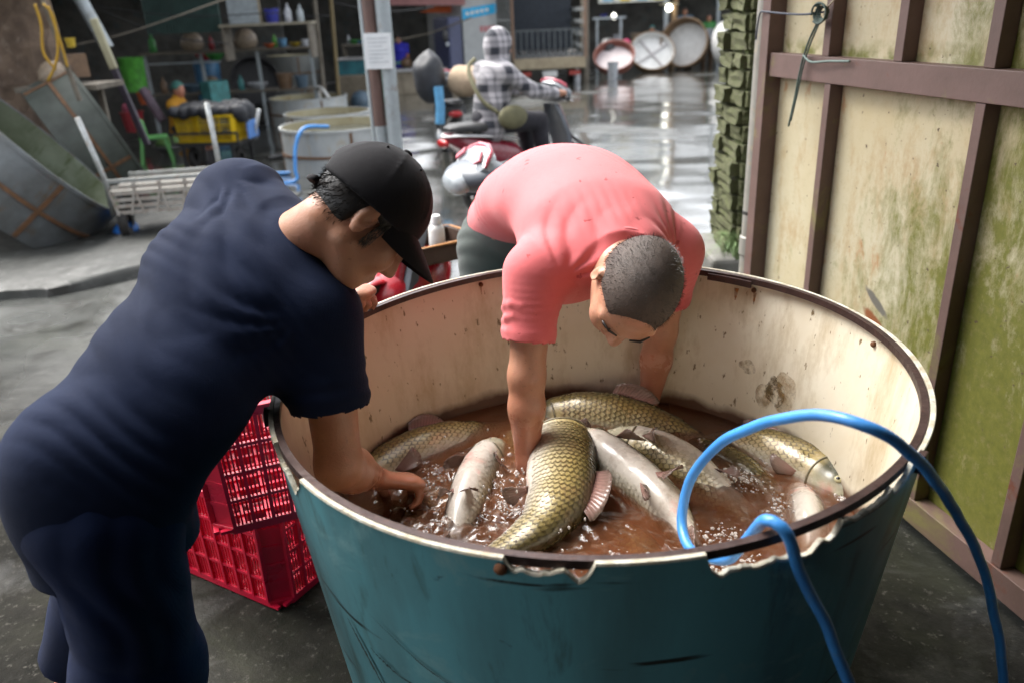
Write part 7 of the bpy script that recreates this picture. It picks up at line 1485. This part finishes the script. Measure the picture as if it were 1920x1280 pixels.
# ---- the round wooden basins leaning in front of the far stall
M_BWOOD = simple('basin_brown', (.22, .14, .07), .7, 0, (.15, .09, .05), 5); M_BWHITE = simple('basin_white', (.62, .62, .60), .5, 0, (.52, .52, .50), 6); M_BPINK = simple('basin_pinkish', (.50, .44, .44), .5, 0, (.42, .36, .36), 5)
def basin(label, c, R, h, axis, out, inn, cross=False):
    q = Vector(axis).normalized().to_track_quat('Z', 'Y'); r = thing('round_basin', label, 'basin', c, q.to_euler(), 'round basins leaning by the far stall')
    mb = MB(); mb.lathe([(R * .94, 0), (R, h), (R - .03, h), (R * .94 - .03, .02)], 36); mb.build('wall', out, r, smooth=40)
    mb = MB(); mb.disc((0, 0, .03), R * .95 - .03, 36); mb.build('base', inn, r); mb = MB(); mb.lathe([(R * .93 - .032, .03), (R - .032, h - .003)], 36); mb.build('lining', inn if cross else out, r, smooth=True)
    if cross:
        for a in (.6, .6 + math.pi / 2): mb = MB(); mb.box((0, 0, .05 + .01 * a), (2 * R * .92, .05, .03), Matrix.Rotation(a, 3, 'Z')); mb.build('cross_bar', simple('cross_grey', (.40, .38, .38), .6), r)
basin('pinkish white basin lying tipped, leftmost of the leaning basins', (3.10, 22.75, .14), .56, .22, (-.12, -.55, .65), simple('basin_red', (.20, .07, .05), .7), M_BPINK)
basin('white basin with cross bars, second of the leaning basins', (4.36, 24.2, .16), .64, .24, (-.05, -.75, .60), M_BWOOD, M_BWHITE, True)
basin('deep brown basin with pale inside, third of the leaning basins', (5.45, 24.5, .38), .68, .50, (-.42, -.85, .22), M_BWOOD, M_BWHITE)
basin('white basin half hidden by the brick pillar', (6.52, 24.1, .38), .68, .52, (.45, -.82, .12), M_BWHITE, simple('basin_shade', (.42, .43, .45), .5))
bk = thing('white_basket', 'tall white plastic basket in front of the pinkish basin', 'basket', (2.95, 21.95, GB)); mb = MB(); mb.lathe([(.12, 0), (.145, .42), (.155, .42), (.155, .44), (.13, .44), (.11, .02), (0, .02)], 4); mb.build('wall', C_['white'], bk)
for i in range(4): mb = MB(); mb.box((0, -.10 - .0045 * i, .08 + .09 * i), (.15 + .005 * i, .012, .02)); mb.build('rib', M_PGREY, bk)
lathe_obj('magenta_cloth', 'magenta cloth hanging behind the cross-barred basin', 'cloth', (3.63, 24.2, .42), SACKP, C_['mag'], s=.75); lathe_obj('dark_hat', 'black domed cover behind the pinkish basin', 'cover', (3.0, 23.3, .25), SACKP, M_BLKP, s=1.6); lathe_obj('yellow_cardboard', 'torn yellow cardboard above the deep brown basin', 'cardboard', (5.65, 25.2, .75), [(0, 0), (.2, .0), (.25, .3), (0, .3)], simple('torn_card', (.45, .32, .14), .8), 4)
tp = thing('steel_frame_table', 'pale steel table frame at the left of the far stall', 'table', (3.18, 24.5, GB)); 
for x in (-.35, .33): mb = MB(); mb.box((x, 0, .72), (.07, .07, 1.44)); mb.build('leg', M_PGREY, tp)
mb = MB(); mb.box((0, 0, 1.475), (.95, .10, .06)); mb.build('top_bar', M_PGREY, tp)
lathe_obj('blue_tub', 'small blue tub on the steel table frame', 'tub', (3.02, 24.5, 1.235), BOWL, C_['blue'], s=.6)
ft = thing('stall_table', 'long dark stall table under the far roof', 'table', (5.2, 26.0, GB)); mb = MB(); mb.box((0, 0, .72), (4.2, .8, .05)); mb.build('top', M_WOODG, ft)
for x in (-2, -.7, .7, 2): mb = MB(); mb.box((x, 0, .35), (.07, .7, .70)); mb.build('trestle', M_WOODG, ft)
for i, c_ in enumerate(('white', 'tan', 'lblue', 'white', 'green', 'white', 'brown')): lathe_obj('tub', ['white tub at the left end of the far stall table', 'tan tub second on the far stall table', 'light blue tub third on the far stall table', 'white tub in the middle of the far stall table', 'green tub behind the deep brown basin', 'white tub left of the brick pillar on the far table', 'brown tub at the right end of the far stall table'][i], 'tub', (3.6 + .55 * i, 25.8, GB + .748), BUCKET, C_[c_], s=1.0 + .12 * (i % 3))
bn = thing('shop_banner', 'white and yellow banner over the far stall', 'banner', (3.95, 25.0, 1.58)); mb = MB(); mb.box((0, 0, .22), (2.05, .03, .42)); mb.build('sheet', simple('banner_white', (.66, .66, .58), .6), bn)
for i in range(4): mb = MB(); mb.box((-.75 + .5 * i, -.02, .10), (.30, .008, .10)); mb.build('print_patch', simple('print_yellow', (.62, .45, .02), .6) if i % 2 else simple('print_blue', (.25, .45, .60), .6), bn)
# the two lamps the stall has lit
def lampm(name, e): 
    m, t, b, o = new_mat(name); setp(t, b, Base_Color=(.8, .8, .76), Emission_Color=(1, .97, .86), Emission_Strength=e); return m
gl = thing('globe_lamp', 'lit white globe lamp over the far stall', 'lamp', (4.97, 24.95, 1.40)); mb = MB(); mb.ball((0, 0, 0), .10, 16, 10); mb.build('globe', lampm('lit_globe', 3.0), gl, smooth=True); mb = MB(); mb.lathe([(.0, .14), (.28, .10), (.30, .09), (.02, .13)], 20); mb.build('shade', simple('cream_shade', (.6, .55, .36), .6), gl, smooth=True); mb = MB(); mb.tube([(0, 0, .1), (0, 0, 1.1)], .008, 6); mb.build('cord', M_BLKP, gl)
hb_ = thing('hanging_bulb', 'small white bulb hanging under the far stall roof', 'lamp', (3.35, 24.8, 1.24)); mb = MB(); mb.ball((0, 0, 0), (.07, .07, .09), 14, 10); mb.build('bulb', lampm('lit_bulb', 1.4), hb_, smooth=True); mb = MB(); mb.tube([(0, 0, .06), (0, 0, 1.3)], .008, 6); mb.build('cord', M_BLKP, hb_)
mb = MB(); mb.tube(catmull([(-2.6, 20.0, .95), (-1.6, 20.2, 1.10), (-.6, 20.0, 1.40)], 20)[0], .018, 6); tag(mb.build('slack_rope', M_WOODG, None, smooth=True), 'slack rope strung from the pole toward the box truck', 'rope')
mb = MB(); mb.tube(catmull([(-5.6, 11.0, 1.3), (-4.9, 11.5, 1.45), (-3.6, 12.5, 1.9)], 20)[0], .012, 6); tag(mb.build('slack_rope', M_WOODG, None, smooth=True), 'thin brown rope across the dark left shed', 'rope')
